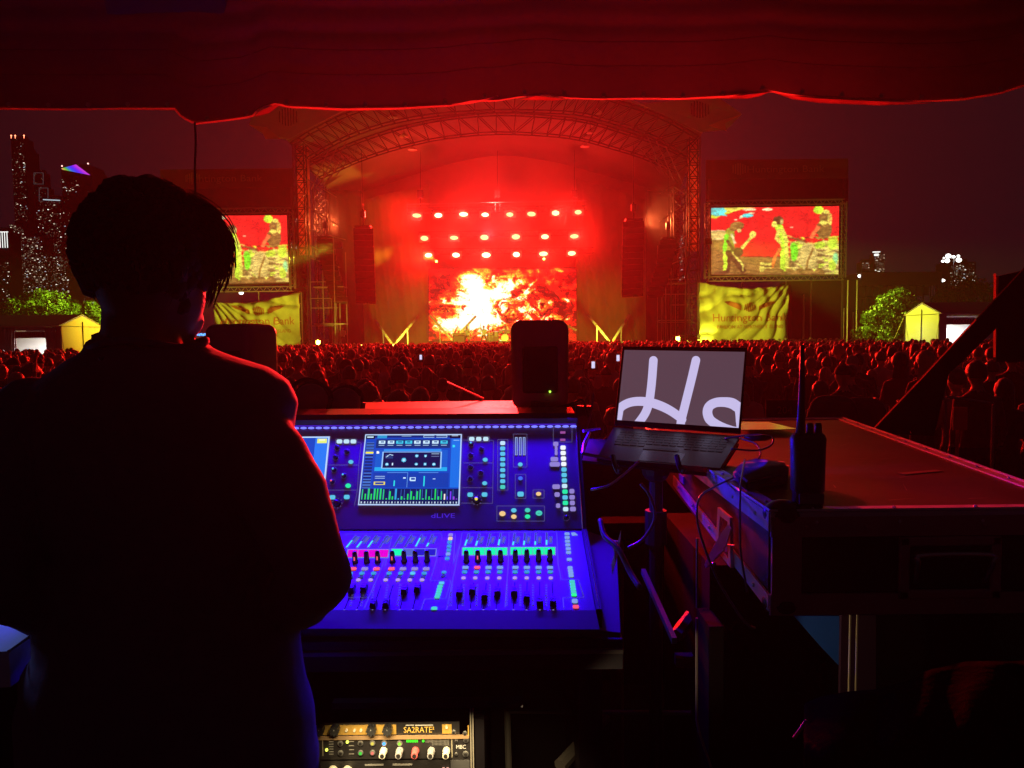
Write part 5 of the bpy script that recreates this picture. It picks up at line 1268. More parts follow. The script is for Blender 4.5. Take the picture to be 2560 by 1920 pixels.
pb(1632, 353, 34, 26, 'c', True); pb(1633, 454, 34, 26, 'b', True); pb(1634, 569, 46, 32, 'c'); pb(1765, 567, 38, 26, 'a', True)
for x, y, c, w in ((1502, 711, 'a', 46), (1585, 687, 'c', 40), (1685, 686, 'm', 40), (1585, 733, 'a', 40), (1685, 732, 'g', 40), (1768, 707, 'm', 48)): pb(x, y, w, w * .72, c, True)
for (x, y), c in zip(((1943, 231), (1944, 270), (1946, 310), (1948, 350), (1950, 390), (1951, 430), (1953, 470), (1954, 510), (1957, 551), (1958, 593), (1960, 633), (1962, 678)), 'WWWWcccwgcgw'): pb(x, y, 38, 28, c)
for x, y, w in ((1890, 205, 38), (1893, 238, 20), (1893, 270, 20), (1880, 315, 55), (1883, 352, 75), (1893, 515, 55), (1900, 572, 38), (1907, 653, 30), (2007, 548, 36), (2009, 592, 40), (2011, 633, 36), (2015, 677, 42)): pb(x, y, w, 30, 'p', nm='label_tape')  # tape labels, with a glow put into their colour
for x, c in ((383, 'r'), (461, 'p'), (540, 'r'), (641, 'r'), (719, 'p'), (798, 'p'), (875, 'p')): fb(x + 3, 332, 44, 20, c)
for x, c in ((1143, 'k'), (1222, 'r'), (1299, 'k'), (1376, 'k'), (1480, 'k'), (1557, 'k'), (1636, 'k'), (1713, 'k')): fb(x, 323, 42, 18, c)
for x, c in ((366, 't'), (445, 't'), (524, 't'), (628, 't'), (706, 't'), (787, 'c'), (865, 't')): fb(x, 362, 36, 20, c, True)
for x in (1137, 1217, 1295, 1374, 1478, 1557, 1636, 1715): fb(x, 353, 36, 20, 't', True)
for x in (368, 436, 515, 615, 695, 778, 857): fb(x, 387, 36, 12, 'd')
for x in (421, 503, 605, 688, 768, 850): fb(x, 407, 32, 18, 'l', True)
for x in (1130, 1209, 1290, 1371, 1476, 1556, 1637, 1718): fb(x, 394, 30, 18, 'l', True)
for (x, y), c in zip(((1043, 103), (1041, 128), (1036, 152), (1033, 180), (1030, 206), (1026, 232), (1020, 262)), 'patttkt'): fb(x, y, 30, 20, c)
for (x, y), c in zip(((982, 428), (972, 450), (967, 470), (963, 488), (958, 505), (952, 522)), 'cmmmmm'): fb(x, y, 36, 15, c)
fb(998, 355, 34, 16, 't', True); fb(995, 380, 34, 10, 'd'); fb(932, 600, 40, 20, 'm')
for (x, y) in ((1828, 96), (1829, 121), (1831, 146), (1833, 171), (1836, 197), (1838, 222), (1843, 269), (1848, 325), (1851, 344), (1854, 361), (1856, 379)): fb(x, y, 34, 18, 'k')
for i in range(6): fb(1862 + i * 2.6, 418 + i * 18, 36, 15, 'mmmmmG'[i])
fb(1880, 550, 40, 26, 'k'); fb(1887, 588, 42, 20, 'r')
pb(1876, 98, 1, 1, 'p', nm='label_tape')
# label strip (grey tape) and channel displays
def quad(pts, n, f, m, nm, h=.001):
    g = MB(); g.slab([f(*p) for p in pts], n * h); obj(nm, g, m, con)
quad([(975, 120), (1020, 120), (998, 245), (955, 248)], N_, fad, mat('tape_grey', (.35, .32, .40), .6), 'label_tape', .0015)
quad([(1855, 88), (1880, 86), (1900, 104), (1862, 106)], N_, fad, EM['k'], 'label_tape', .0015)
CHG, CHM, CHN, CHS = emit('channel_green', (.0, .95, .16), 1.0), emit('channel_magenta', (.85, .0, .42), .95), emit('channel_navy', (.01, .01, .33), 1.0), emit('channel_slate', (.10, .16, .40), .8)
def strip(x0, x1, y0, y1, cm, sk=0):
    k = len(cm)
    for i, m in enumerate(cm):
        a = x0 + (x1 - x0) * i / k + 2; b = x0 + (x1 - x0) * (i + 1) / k - 2
        quad([(a + sk, y0), (b + sk, y0), (b, y1), (a, y1)], N_, fad, m, 'channel_display', .0015)
    g = MB(); pbox_ = [fad(x0 - 5 + sk, y0 - 6), fad(x1 + 5 + sk, y0 - 6), fad(x1 + 5, y1 + 5), fad(x0 - 5, y1 + 5)]
    g.slab(pbox_, N_ * .0007); obj('display_bezel', g, emit('bezel_line', (.35, .45, .85), .5), con)
strip(345, 620, 204, 252, [CHM] * 4, 6); strip(640, 940, 200, 240, [CHG, CHS, CHN, CHN], 5); strip(1122, 1424, 190, 236, [CHG] * 4, 1); strip(1446, 1748, 188, 234, [CHG] * 4)
# channel meters
MT, MD_ = emit('meter_cyan', (.05, .75, .85), 1.1), emit('meter_idle', (.03, .05, .35), .8)
for x, y0, y1, lv in ((372, 108, 190, .6), (442, 106, 190, .5), (514, 106, 188, .55), (590, 104, 186, 0), (685, 102, 184, .0), (757, 102, 184, 0), (829, 100, 183, .7), (902, 98, 183, .3), (1153, 94, 178, .5), (1225, 94, 178, .4), (1300, 94, 176, 0), (1373, 92, 176, .5), (1469, 90, 174, .3), (1541, 90, 173, .35), (1615, 90, 172, .3), (1690, 88, 172, .4)):
    sk = (1378 - (740 + x * .3707)) / (1300 + 140 * .3707 - 700) * (y1 - y0) * .5 * -1
    def xx(y, dx): return x + dx + sk * ((y - (y0 + y1) / 2) / (y1 - y0)) * 2
    quad([(xx(y0, -8), y0), (xx(y0, 8), y0), (xx(y1, 8), y1), (xx(y1, -8), y1)], N_, fad, LINE, 'meter', .0008)
    quad([(xx(y0, -5), y0 + 3), (xx(y0, 5), y0 + 3), (xx(y1, 5), y1 - 3), (xx(y1, -5), y1 - 3)], N_, fad, MD_, 'meter', .0012)
    if lv:
        yt = y1 - (y1 - y0) * lv
        quad([(xx(yt, -5), yt), (xx(yt, 5), yt), (xx(y1, 5), y1 - 3), (xx(y1, -5), y1 - 3)], N_, fad, MT, 'meter', .0016)
    quad([(xx(118, 14), 112), (xx(118, 42), 112), (xx(160, 40), 160), (xx(160, 12), 160)], N_, fad, emit('mini_display', (.07, .10, .62), .7), 'mini_display', .001)
    quad([(xx(122, 22), 122), (xx(122, 34), 122), (xx(150, 33), 150), (xx(150, 21), 150)], N_, fad, LINE, 'mini_display', .0014)
for x in (1603, 1632, 1660):
    quad([(x - 9, 155), (x + 9, 155), (x + 9, 285), (x - 9, 285)], N2_, pan, emit('meter_outline', (.4, .55, .9), .8), 'meter', .0008)
    quad([(x - 4, 160), (x + 4, 160), (x + 4, 282), (x - 4, 282)], N2_, pan, MD_, 'meter', .0014)
for y in (118, 172): quad([(1922, y - 6), (1960, y - 6), (1960, y + 10), (1922, y + 10)], N2_, pan, emit('usb_glow', (.35, .08, .35), .9), 'usb_port', .001)
# rotary knobs
KN = mat('knob_rubber', (.02, .02, .022), .35, coat=.3)
def knob(f, x, y, r, n, hgt, led=None, k=0):
    p = f(x, y); g = MB(); g.tube([p, p + n * hgt * .15, p + n * hgt * .2, p + n * hgt * .92, p + n * hgt], [r * 1.25, r * 1.25, r, r * .82, r * .6], 14); o = obj('knob', g, KN, con, smooth=False)
    g = MB()
    for i in range(9):
        a = 2 * math.pi * i / 9; s_ = n.cross(U); q = p + (U * math.cos(a) + s_ * math.sin(a)) * r * 1.5 + n * .0012; g.box(q, (r * .22,) * 3)
    obj('indicator_ring', g, LINE, o)
    if led: g = MB(); g.ball(p + n * hgt, r * .5, 8, 6); obj('cap_light', g, led, o)
for x, y, l in ((300, 230, None), (372, 260, None), (290, 302, None), (278, 392, 'c'), (350, 434, 'c'), (265, 478, 'r'), (1275, 205, 'c'), (1350, 243, None), (1272, 287, None), (1270, 373, None), (1345, 415, None), (1268, 458, None)):
    knob(pan, x, y, .0048, N2_, .014, EM[l] if l else None)
knob(pan, 300, 635, .008, N2_, .016); knob(pan, 1315, 612, .008, N2_, .016, EM['y']); knob(pan, 1967, 740, .005, N2_, .012)
RBK_ = []
KB = mat('encoder_smoked', (.03, .012, .014), .18, coat=.6)
for x, y, hot in ((400, 285, 1), (478, 283, 0), (553, 281, 1), (652, 281, 1), (730, 280, 0), (806, 279, 0), (885, 277, 0), (1150, 278, 0), (1227, 276, 1), (1304, 275, 0), (1380, 275, 0), (1480, 273, 0), (1557, 271, 0), (1636, 270, 0), (1712, 270, 0)):
    p = fad(x, y); g = MB(); g.tube([p, p + N_ * .003, p + N_ * .006, p + N_ * .022, p + N_ * .026, p + N_ * .0275], [.0075, .0075, .0062, .0056, .0045, .002], 14); o = obj('knob', g, KB, con, smooth=True)
    if x > 1100: RBK_.append(o)
    if hot: g = MB(); g.box(p + N_ * .014 - S_ * .0058, (.003, .001, .012)); obj('indicator', g, EM['r'], o)
# faders
CAPM2 = mat('fader_cap_black', (.012, .012, .014), .3); SLOT = mat('fader_slot', (.004, .004, .006), .7)
for x, y, yt in ((378, 478, 430), (460, 474, 430), (524, 583, 440), (610, 580, 440), (733, 488, 440), (820, 473, 430), (1103, 505, 430), (1190, 487, 425), (1272, 527, 425), (1358, 500, 425), (1472, 500, 420), (1556, 535, 420), (1644, 567, 420), (1734, 567, 420)):
    p = fad(x, y); L_top = p + S_ * ((fad(x, yt) - p).dot(S_)); L_bot = p + S_ * ((fad(x, 597) - p).dot(S_))
    g = MB(); g.slab([L_bot - U * .0011, L_bot + U * .0011, L_top + U * .0011, L_top - U * .0011], N_ * .0006); fo = obj('fader', g, SLOT, con)
    g = MB(); c = p + N_ * .009
    a0 = [p + N_ * .002 + U * a + S_ * b for a, b in ((-.0065, -.012), (.0065, -.012), (.0065, .012), (-.0065, .012))]
    a1 = [p + N_ * .013 + U * a + S_ * b for a, b in ((-.0055, -.009), (.0055, -.009), (.0055, .009), (-.0055, .009))]
    a2 = [p + N_ * .010 + U * a + S_ * b for a, b in ((-.005, -.003), (.005, -.003), (.005, .003), (-.005, .003))]
    g.hexa(a0, a1); obj('fader_cap', g, CAPM2, fo)
    g = MB(); g.slab([p + N_ * .0131 + U * a + S_ * b for a, b in ((-.0054, -.0008), (.0054, -.0008), (.0054, .0008), (-.0054, .0008))], N_ * .0006); obj('cap_line', g, mat('cap_line_white', (.5, .5, .55), .5), fo)
    g = MB(); k = L_bot - S_ * .006; g.tube([k, k + N_ * .0008], .0018, 8); obj('end_mark', g, EM['p'], fo)
    if x > 1100: RBK_.append(fo)
g = MB()
for x in (425, 495, 560, 650, 735, 1085, 1165, 1255, 1340, 1455, 1545, 1630, 1720):
    for k in range(9):
        p = fad(x - 32 - k * 3.2 * max(0, (1500 - x) / 1100), 440 + k * 17); g.slab([p + U * a + S_ * b for a, b in ((-.002, -.0004), (.002, -.0004), (.002, .0004), (-.002, .0004))], N_ * .0008)
obj('fader_scale', g, LINE, con)
for o_ in RBK_:
    for sh_ in (.52, .74): copy_tree(o_, loc=-U * sh_, parent=con)
# logo on the panel
g = text_mb('dLIVE', pan(1070, 742), U, S2, .0115, width=.058, lift=.0015); obj('logo_lettering', g, mat('logo_grey', (.9, .9, .95), .35), con)
g = text_mb('GO', pan(1768, 715), U, S2, .0035, lift=.0030); obj('button_lettering', g, CONK, con)

# touch screens
def gui(full=True):
    p = Pic(150, 112, (14, 70, 190)); W_ = (200, 235, 255)
    p.rect(0, 0, 1, .045, (10, 40, 120)); p.rect(0, 0, .1, .06, (10, 10, 30)); p.rect(.02, .03, .09, .045, W_); p.rect(.88, 0, 1, .05, (10, 10, 40)); p.rect(.9, .01, .97, .03, (200, 220, 250), .7)
    p.rect(.13, .01, .23, .05, (40, 150, 210)); p.rect(.38, .02, .48, .03, W_, .7); p.box(.61, .015, .72, .04, W_, .007, .8); p.box(.74, .015, .85, .04, W_, .007, .8)
    for k in range(15):
        c = (10, 40, 110) if k != 3 else (245, 230, 40); p.rect(.02, .12 + k * .044 + (.0), .1, .148 + k * .044, c); p.box(.02, .12 + k * .044, .1, .148 + k * .044, (120, 180, 240), .004, .6)
    p.rect(.12, .075, .89, .2, (12, 48, 110)); 
    for k in range(8): p.rect(.145 + k * .092, .085, .215 + k * .092, .135, W_ if k not in (2, 3, 7) else (60, 200, 230)); p.rect(.15 + k * .092, .15, .21 + k * .092, .158, W_, .8); p.rect(.165 + k * .092, .1, .2 + k * .092, .12, (20, 60, 130), .8)
    p.rect(.13, .22, .87, .53, (16, 90, 200)); p.rect(.13, .47, .87, .53, (30, 170, 235)); p.rect(.21, .215, .80, .245, (50, 150, 235)); p.rect(.2, .26, .80, .48, (14, 20, 60)); p.box(.2, .255, .80, .485, (150, 200, 250), .01); p.ell(.145, .26, .015, .02, (255, 255, 255))
    p.rect(.225, .285, .31, .35, (35, 60, 110)); p.line([(.235, .33), (.27, .29), (.305, .3)], .008, W_)
    for x, y, r in ((.25, .43, .022), (.42, .37, .03), (.55, .31, .02), (.64, .31, .02), (.55, .43, .02), (.64, .43, .02), (.73, .43, .022)): p.ell(x, y, r * .8, r, (90, 200, 240)); p.ell(x, y, r * .4, r * .5, W_)
    p.rect(.7, .28, .78, .29, W_, .8); p.rect(.7, .31, .78, .32, W_, .5); p.rect(.3, .41, .315, .45, W_)
    p.rect(.12, .55, .89, .76, (12, 60, 170)); p.box(.26, .55, .47, .76, (120, 180, 240), .006, .7); p.box(.58, .55, .78, .76, (120, 180, 240), .006, .7); p.box(.14, .6, .24, .63, W_, .008, .8); p.box(.14, .68, .24, .72, (240, 225, 60), .01)
    for x in (.34, .44, .64, .74): p.line([(x, .57), (x, .74)], .006, (10, 20, 60)); 
    p.rect(.335, .66, .35, .74, (40, 220, 230)); p.rect(.635, .6, .65, .74, (40, 220, 230)); p.rect(.425, .62, .455, .635, W_); p.rect(.725, .63, .755, .645, W_); p.box(.5, .62, .55, .66, W_, .012)
    p.rect(.9, .06, 1, .76, (20, 110, 225)); p.rect(.92, .08, .98, .09, W_, .7); p.ell(.925, .17, .015, .02, (50, 220, 240))
    p.rect(0, .78, 1, 1, (8, 26, 84)); r_ = random.Random(5)
    for k in range(32):
        x = .02 + k * .0305; hgt = r_.choice([.02, .05, .08, .12, .14, .15]); c = (30, 220, 90) if k < 27 else [(255, 240, 230), (90, 60, 255), (120, 60, 255), (150, 60, 230), (110, 60, 200)][k - 27]
        if 10 < k < 13: c = (40, 170, 230)
        p.rect(x, .93 - hgt, x + .016, .93, c); p.rect(x, .79, x + .004, .93, (60, 110, 200), .8); p.rect(x + .003, .955, x + .013, .985, (220, 240, 255), .85)
    p.box(.004, .004, .996, .996, (190, 225, 255), .012)
    return p.a
SCR = emit_vc('console_screen_picture', 1.05, rough=.15)
gi = gui()
def scr(tl, tr, br, bl, img):
    q = [pan(*k) + N2_ * .003 for k in (tl, tr, br, bl)]
    g = MB(); g.slab([pan(*k) + N2_ * .0005 for k in (tl, bl, br, tr)][::-1], N2_ * .0018); b = obj('screen_bezel', g, emit('bezel_line2', (.45, .55, 1.0), .9), con)
    picture('touch_screen', img, [q[0] - S2 * .0012 + U * .0012, q[1] - S2 * .0012 - U * .0012, q[2] + S2 * .0012 - U * .0012, q[3] + S2 * .0012 + U * .0012], SCR, con)
scr((505, 135), (1208, 133), (1190, 652), (452, 650), gi)
p2 = Pic(100, 75, (18, 70, 190)); p2.rect(.86, 0, 1, 1, (40, 120, 240)); p2.rect(.88, .03, .98, .09, (230, 240, 120)); p2.rect(.9, .045, .96, .06, (250, 250, 250)); p2.rect(0, .55, .86, .56, (90, 160, 255)); p2.rect(.83, .55, .86, .62, (230, 60, 80)); p2.rect(0, .3, .86, .305, (60, 120, 220)); p2.rect(0, .78, 1, 1, (10, 30, 90)); p2.box(.004, .004, .996, .996, (190, 225, 255), .014)
scr((-455, 155), (248, 150), (196, 668), (-545, 670), p2.a)
# LED light strip under the hood, with the light it gives
g = MB(); l0 = Pt - S2 * .002 + N2_ * .007
for k in range(66): g.ball(l0 - U * (.006 + k * .0195), (.0085, .0025, .0030), 8, 5)
g.cur = 1; g.slab([l0 + S2 * .004 + N2_ * .004, l0 + S2 * .004 + N2_ * .004 + L0, l0 + S2 * .004 - N2_ * .008 + L0, l0 + S2 * .004 - N2_ * .008], S2 * .002)
obj('led_strip', g, [emit('led_blue_white', (.16, .18, 1.0), 1.5), emit('led_strip_glow', (.08, .02, .8), .6)], con)
BL = (0.025, 0.0, 1.0)
def area(name, loc, direction, W, col, sx, sy, xdir=None, spread=180):
    l = bpy.data.lights.new(name, 'AREA'); l.energy = W; l.color = col; l.shape = 'RECTANGLE'; l.size = sx; l.size_y = sy; l.spread = R(spread)
    o = bpy.data.objects.new(name, l); C.objects.link(o)
    z = -Vector(direction).normalized(); x = (Vector(xdir) - z * Vector(xdir).dot(z)).normalized() if xdir is not None else z.orthogonal().normalized(); y = z.cross(x)
    M = Matrix((x, y, z)).transposed().to_4x4(); o.matrix_world = Matrix.Translation(loc) @ M; return o
area('console_led_light', Pt + S2 * .004 + N2_ * .024 + L0 * .5, -S2 * 1.0 + N2_ * .18, 9.5, BL, Wc * .98, .012, U, 84)
area('console_led_end_light', Pt - U * .03 + N2_ * .03, U * 1.0 + Vector((0, -.75, -.5)), 1.6, BL, .06, .012, None, 110)
# desk edge and black riser case under the console
t = thing('console_desk', (A_.x - .6, 1.75, RZ), 'black desk case carrying the mixing console, with a faint metal front edge', 'desk')
dz = P(800, 1618, 1.47).z; xr_ = Ar.x + .05
g = MB(); g.box((xr_ - .72, 1.82, dz - .02), (1.44, .70, .06)); g.box((xr_ - .72, 2.05, (RZ + dz - .05) / 2), (1.40, .04, dz - .05 - RZ)); obj('desk_top', g, CONK, t)
g = MB(); g.box((xr_ - .72, 1.466, dz - .012), (1.44, .008, .008)); obj('edge_rail', g, mat('edge_rail_dull', (.25, .22, .2), .4, .7), t)
for x in (xr_ - .05, xr_ - 1.4): g = MB(); g.box((x, 1.85, (RZ + dz - .05) / 2), (.05, .5, dz - .05 - RZ)); obj('leg', g, CONK, t)
# ------------------------------------------------------------------ shelf behind the console, monitors, headphones
zs = PZ(1280, 1036, 1.865).z
SHELF = mat('flightcase_lid_laminate', (.42, .34, .32), .5, var=.12, scale=120, bump=.35)
sh0, sh1, sh2, sh3 = PZ(690, 1040, 1.865), PZ(1462, 1034, 1.865), PZ(1432, 1000, 1.865), PZ(735, 1008, 1.865)
t = thing('equipment_case', ((sh0.x + sh1.x) / 2, (sh0.y + sh2.y) / 2, RZ), 'flight case behind the console with a flat lid lit bright red', 'flight case')
g = MB(); a, b = Vector((-1.15, sh0.y, 1.865)), Vector((PZ(1292, 1036, 1.865).x, sh0.y, 1.865)); c_, d_ = Vector((b.x, sh2.y, 1.865)), Vector((-1.15, sh2.y, 1.865))
g.slab([a, b, c_, d_], (0, 0, -.03)); obj('lid', g, SHELF, t)
g = MB(); g.box(((a.x + b.x) / 2, (a.y + c_.y) / 2, (RZ + 1.82) / 2), (b.x - a.x - .02, c_.y - a.y - .02, 1.82 - RZ)); obj('case_body', g, CONK, t)
t = thing('speaker_plinth', (.12, 2.55, RZ), 'black plinth box under the right studio monitor', 'plinth')
g = MB(); x0_, x1_ = b.x + .006, PZ(1440, 1036, 1.862).x; g.box(((x0_ + x1_) / 2, 2.58, (RZ + 1.845) / 2), (x1_ - x0_, .30, 1.845 - RZ)); g.box(((x0_ + x1_) / 2, 2.58, 1.855), (x1_ - x0_, .30, .018), bev=.004); obj('plinth_box', g, mat('plinth_black', (.012, .01, .012), .9, spec=.03), t)
MON = mat('monitor_paint_dark', (.28, .17, .22), .4, coat=.1)
def monitor(pxl, pxr, pyt, pyb, Y, rz, label, led=None):
    a, b = P(pxl, pyt, Y), P(pxr, pyb, Y); cx = (a.x + b.x) / 2; w_ = (b.x - a.x); h_ = a.z - b.z; zb = b.z
    t = thing('studio_monitor', (cx, Y, zb), label, 'speaker', 'studio monitors behind the console', rz)
    bm = bmesh.new(); bmesh.ops.create_cube(bm, size=1.0)
    for v in bm.verts:
        k = 1.0 if v.co.z > 0 else .96
        v.co = Vector((v.co.x * w_ * k, v.co.y * .17, v.co.z * h_ + h_ / 2))
    bmesh.ops.bevel(bm, geom=list(bm.edges), offset=w_ * .17, segments=7, affect='EDGES', profile=.55)
    for v in bm.verts:
        v.co.z += .012 * math.cos(v.co.x / w_ * math.pi) * (v.co.z / h_) 
    bm.verts.index_update(); g = MB(); g.add([v.co.copy() for v in bm.verts], [tuple(v.index for v in f.verts) for f in bm.faces]); bm.free()
    obj('cabinet', g, MON, t, smooth=True, local=True)
    g = MB(); g.box((0, -.076, h_ * .45), (w_ * .62, .03, h_ * .55), bev=.01); obj('rear_plate', g, mat('monitor_rear_plate', (.03, .02, .03), .5), t, local=True)
    g = MB(); g.tube([(0, .0, -.028), (0, 0, .03)], .03, 12); g.box((0, 0, -.03), (w_ * .6, .13, .012), bev=.004); obj('stand_foot', g, BLACKP, t, local=True)
    if led: g = MB(); g.ball((w_ * .16, -.094, h_ * .2), .0035, 8, 6); obj('power_light', g, emit('led_green', (.35, .95, .05), 3), t, local=True)
    return t
monitor(1276, 1420, 806, 1016, 2.55, .0, 'dark rounded studio monitor in front of the fire screen with a small green light', True)
monitor(538, 676, 816, 1030, 2.45, R(-14), 'dark rounded studio monitor beside the engineer with a red lit right edge')
g = MB(); p = P(1445, 1025, 2.5)
t = thing('cable_bundle', p, 'loose dark cables lying at the foot of the right studio monitor', 'cables')
for k in range(5):
    q = [P(1300 + k * 12, 1010 + k * 3, 2.5), P(1360 + k * 8, 1022 + (k % 2) * 6, 2.45), P(1420, 1012 + k * 5, 2.42), P(1455 + k * 5, 1000 + k * 8, 2.4), P(1470, 1040, 2.35)]; g.tube(curve_pts(q, 5), .004, 5)
g.box(P(1458, 1026, 2.4), (.05, .03, .03)); g.box(P(1350, 1012, 2.45), (.06, .04, .02)); obj('cable', g, BLACKP, t)
# headphones
hp = P(790, 1010, 2.36); t = thing('headphones', hp, 'black over-ear headphones lying on the case behind the console', 'headphones')
HPM = mat('headphone_plastic', (.22, .21, .26), .4); PADM = mat('ear_pad_leather', (.03, .03, .035), .6)
for px, py, r_, dy in ((778, 1000, .052, 0), (862, 1008, .05, .05)):
    c = P(px, py, 2.36 + dy); g = MB(); g.ball(c, (r_, .03, r_ * .98), 20, 12); o = obj('ear_cup', g, HPM, t, smooth=True)
    g = MB(); pts_ = [c + Vector((r_ * math.cos(a) * .95, .03, r_ * math.sin(a) * .9)) for a in np.linspace(0, 2 * math.pi, 20)]; g.tube(pts_, .013, 6); obj('ear_pad', g, PADM, o, smooth=True)
g = MB(); g.tube(curve_pts([P(722, 1005, 2.38), P(730, 968, 2.4), P(765, 949, 2.42), P(802, 962, 2.44), P(816, 990, 2.44), P(870, 985, 2.46), P(902, 992, 2.46)], 6), [.008] * 37, 6); obj('headband', g, PADM, t, smooth=True)
g = MB(); c = P(862, 1000, 2.44); g.tube([c + Vector((0, 0, -.045)), c + Vector((0, 0, -.02)), c + Vector((0, 0, .012)), c + Vector((0, 0, .014))], [.03, .05, .056, .05], 18); obj('cup_shell', g, HPM, t, smooth=True)
# red strip (drum stick like marker rod) leaning on the case
a, b = P(1122, 956, 2.95), P(1206, 997, 2.9); t = thing('marker_rod', b, 'thin flat rod glowing red, leaning behind the lid of the case', 'rod')
g = MB(); g.box((a + b) / 2, ((b - a).length, .012, .006), Matrix.Rotation(math.atan2(-(b - a).z, (b - a).x), 3, 'Y')); obj('rod', g, mat('rod_white', (.75, .6, .55), .5), t)
# ------------------------------------------------------------------ laptop on its stand
SC = [P(1561, 875, 1.99), P(1862, 880, 1.97), P(1846, 1070, 1.90), P(1543, 1050, 1.92)]   # lit picture TL TR BR BL
SC[2] = hit(1846, 1070, SC[0], (SC[1] - SC[0]).cross(SC[3] - SC[0]).normalized())
nS = (SC[1] - SC[0]).cross(SC[3] - SC[0]).normalized(); nS = -nS if nS.y > 0 else nS
HL, HR = P(1534, 1068, 1.905), P(1850, 1090, 1.885); FR, FL = P(1800, 1170, 1.70), P(1492, 1146, 1.71)
FR = hit(1800, 1170, HL, (HR - HL).cross(FL - HL).normalized())
t = thing('laptop', (HL + HR) / 2, 'open dark laptop on a stand, white handwritten letters on its grey screen', 'laptop')
LAPM = mat('laptop_shell_grey', (.10, .095, .10), .35, .6)
ux = (SC[1] - SC[0]).normalized(); vy = (SC[0] - SC[3]).normalized()
BZ = [SC[0] - ux * .006 + vy * .010, SC[1] + ux * .006 + vy * .012, SC[2] + ux * .006 - vy * .014, SC[3] - ux * .006 - vy * .013]
g = MB(); g.slab([p - nS * .001 for p in BZ], -nS * .006); obj('lid', g, LAPM, t)
g = MB(); g.slab([p for p in BZ], -nS * .001); obj('screen_bezel', g, mat('bezel_gloss_black', (.012, .008, .010), .2), t)
# picture with clipped handwriting strokes
def s_uv(u, v): 
    return (SC[0] * (1 - u) + SC[1] * u) * (1 - v) + (SC[3] * (1 - u) + SC[2] * u) * v
g = MB(); g.slab([p + nS * .0006 for p in (SC[3], SC[2], SC[1], SC[0])], -nS * .0005); obj('screen', g, emit('laptop_screen_grey', lin((86, 64, 77)), 1.0), t)
def inv(px, py):                     # photo crop coords -> uv on the screen
    p = hit(1440 + px * .24108, 820 + py * .24108, SC[0], nS); u = .5; v = .5
    for _ in range(25):
        e = p - s_uv(u, v); u += e.dot(ux) / (SC[1] - SC[0]).length * .9; v += -e.dot(vy) / (SC[0] - SC[3]).length * .9
    return u, v
def clip(poly):
    for ax, lim, sg in ((0, 0, 1), (0, 1, -1), (1, 0, 1), (1, 1, -1)):
        out = []
        for i in range(len(poly)):
            a, b = poly[i - 1], poly[i]; ia = (a[ax] - lim) * sg >= 0; ib = (b[ax] - lim) * sg >= 0
            if ia != ib: k = (lim - a[ax]) / (b[ax] - a[ax]); out.append((a[0] + (b[0] - a[0]) * k, a[1] + (b[1] - a[1]) * k))
            if ib: out.append(b)
        poly = out
        if not poly: return []
    return poly
g = MB()
def stroke(pts, wd, capa=True, lift=.0012):
    pts = [(p.x, p.y) for p in curve_pts([Vector((a, b, 0)) for a, b in pts], 8)]
    wds = wd if isinstance(wd, list) else None
    polys = []
    for i in range(len(pts) - 1):
        (x0, y0), (x1, y1) = pts[i], pts[i + 1]; L_ = math.hypot(x1 - x0, y1 - y0) + 1e-9; w0 = np.interp(i / (len(pts) - 1), np.linspace(0, 1, len(wds)), wds) if wds else wd
        nx, ny = -(y1 - y0) / L_ * w0 / 2, (x1 - x0) / L_ * w0 / 2
        polys.append([(x0 + nx, y0 + ny), (x1 + nx, y1 + ny), (x1 - nx, y1 - ny), (x0 - nx, y0 - ny)])
        polys.append([(x1 + w0 / 2 * math.cos(a), y1 + w0 / 2 * math.sin(a)) for a in np.linspace(0, 2 * math.pi, 12, endpoint=False)])
    if capa: x, y = pts[0]; polys.append([(x + 44 * math.cos(a), y + 44 * math.sin(a)) for a in np.linspace(0, 2 * math.pi, 18, endpoint=False)])
    for k, q in enumerate(polys):
        uv = clip([inv(*p) for p in q])
        if len(uv) > 2: g.add([s_uv(u, v) + nS * (lift + .00002 * (k % 7)) for u, v in uv], [tuple(range(len(uv)))])
stroke([(802, 337), (790, 500), (775, 650), (755, 780), (720, 880), (660, 970), (600, 1040)], 88)
stroke([(1243, 336), (1200, 520), (1150, 720), (1115, 860), (1090, 960), (1080, 1040)], 88)
stroke([(440, 1000), (445, 900), (460, 830), (540, 780), (640, 762), (760, 772), (880, 810), (980, 860), (1060, 915), (1100, 950)], [60, 80, 88, 90, 92, 95, 95, 92, 90, 88], False)
stroke([(1760, 860), (1690, 830), (1620, 785), (1540, 770), (1450, 775), (1385, 810), (1362, 870), (1380, 940), (1430, 985), (1520, 1025), (1620, 1050), (1700, 1058)], [100, 110, 112, 100, 96, 98, 100, 100, 95, 80, 60, 50], False)
stroke([(1640, 800), (1680, 860), (1700, 960), (1710, 1040)], [40, 70, 90, 90], False, .0013)
obj('screen_lettering', g, emit('laptop_white', lin((198, 188, 232)), 1.0), t)
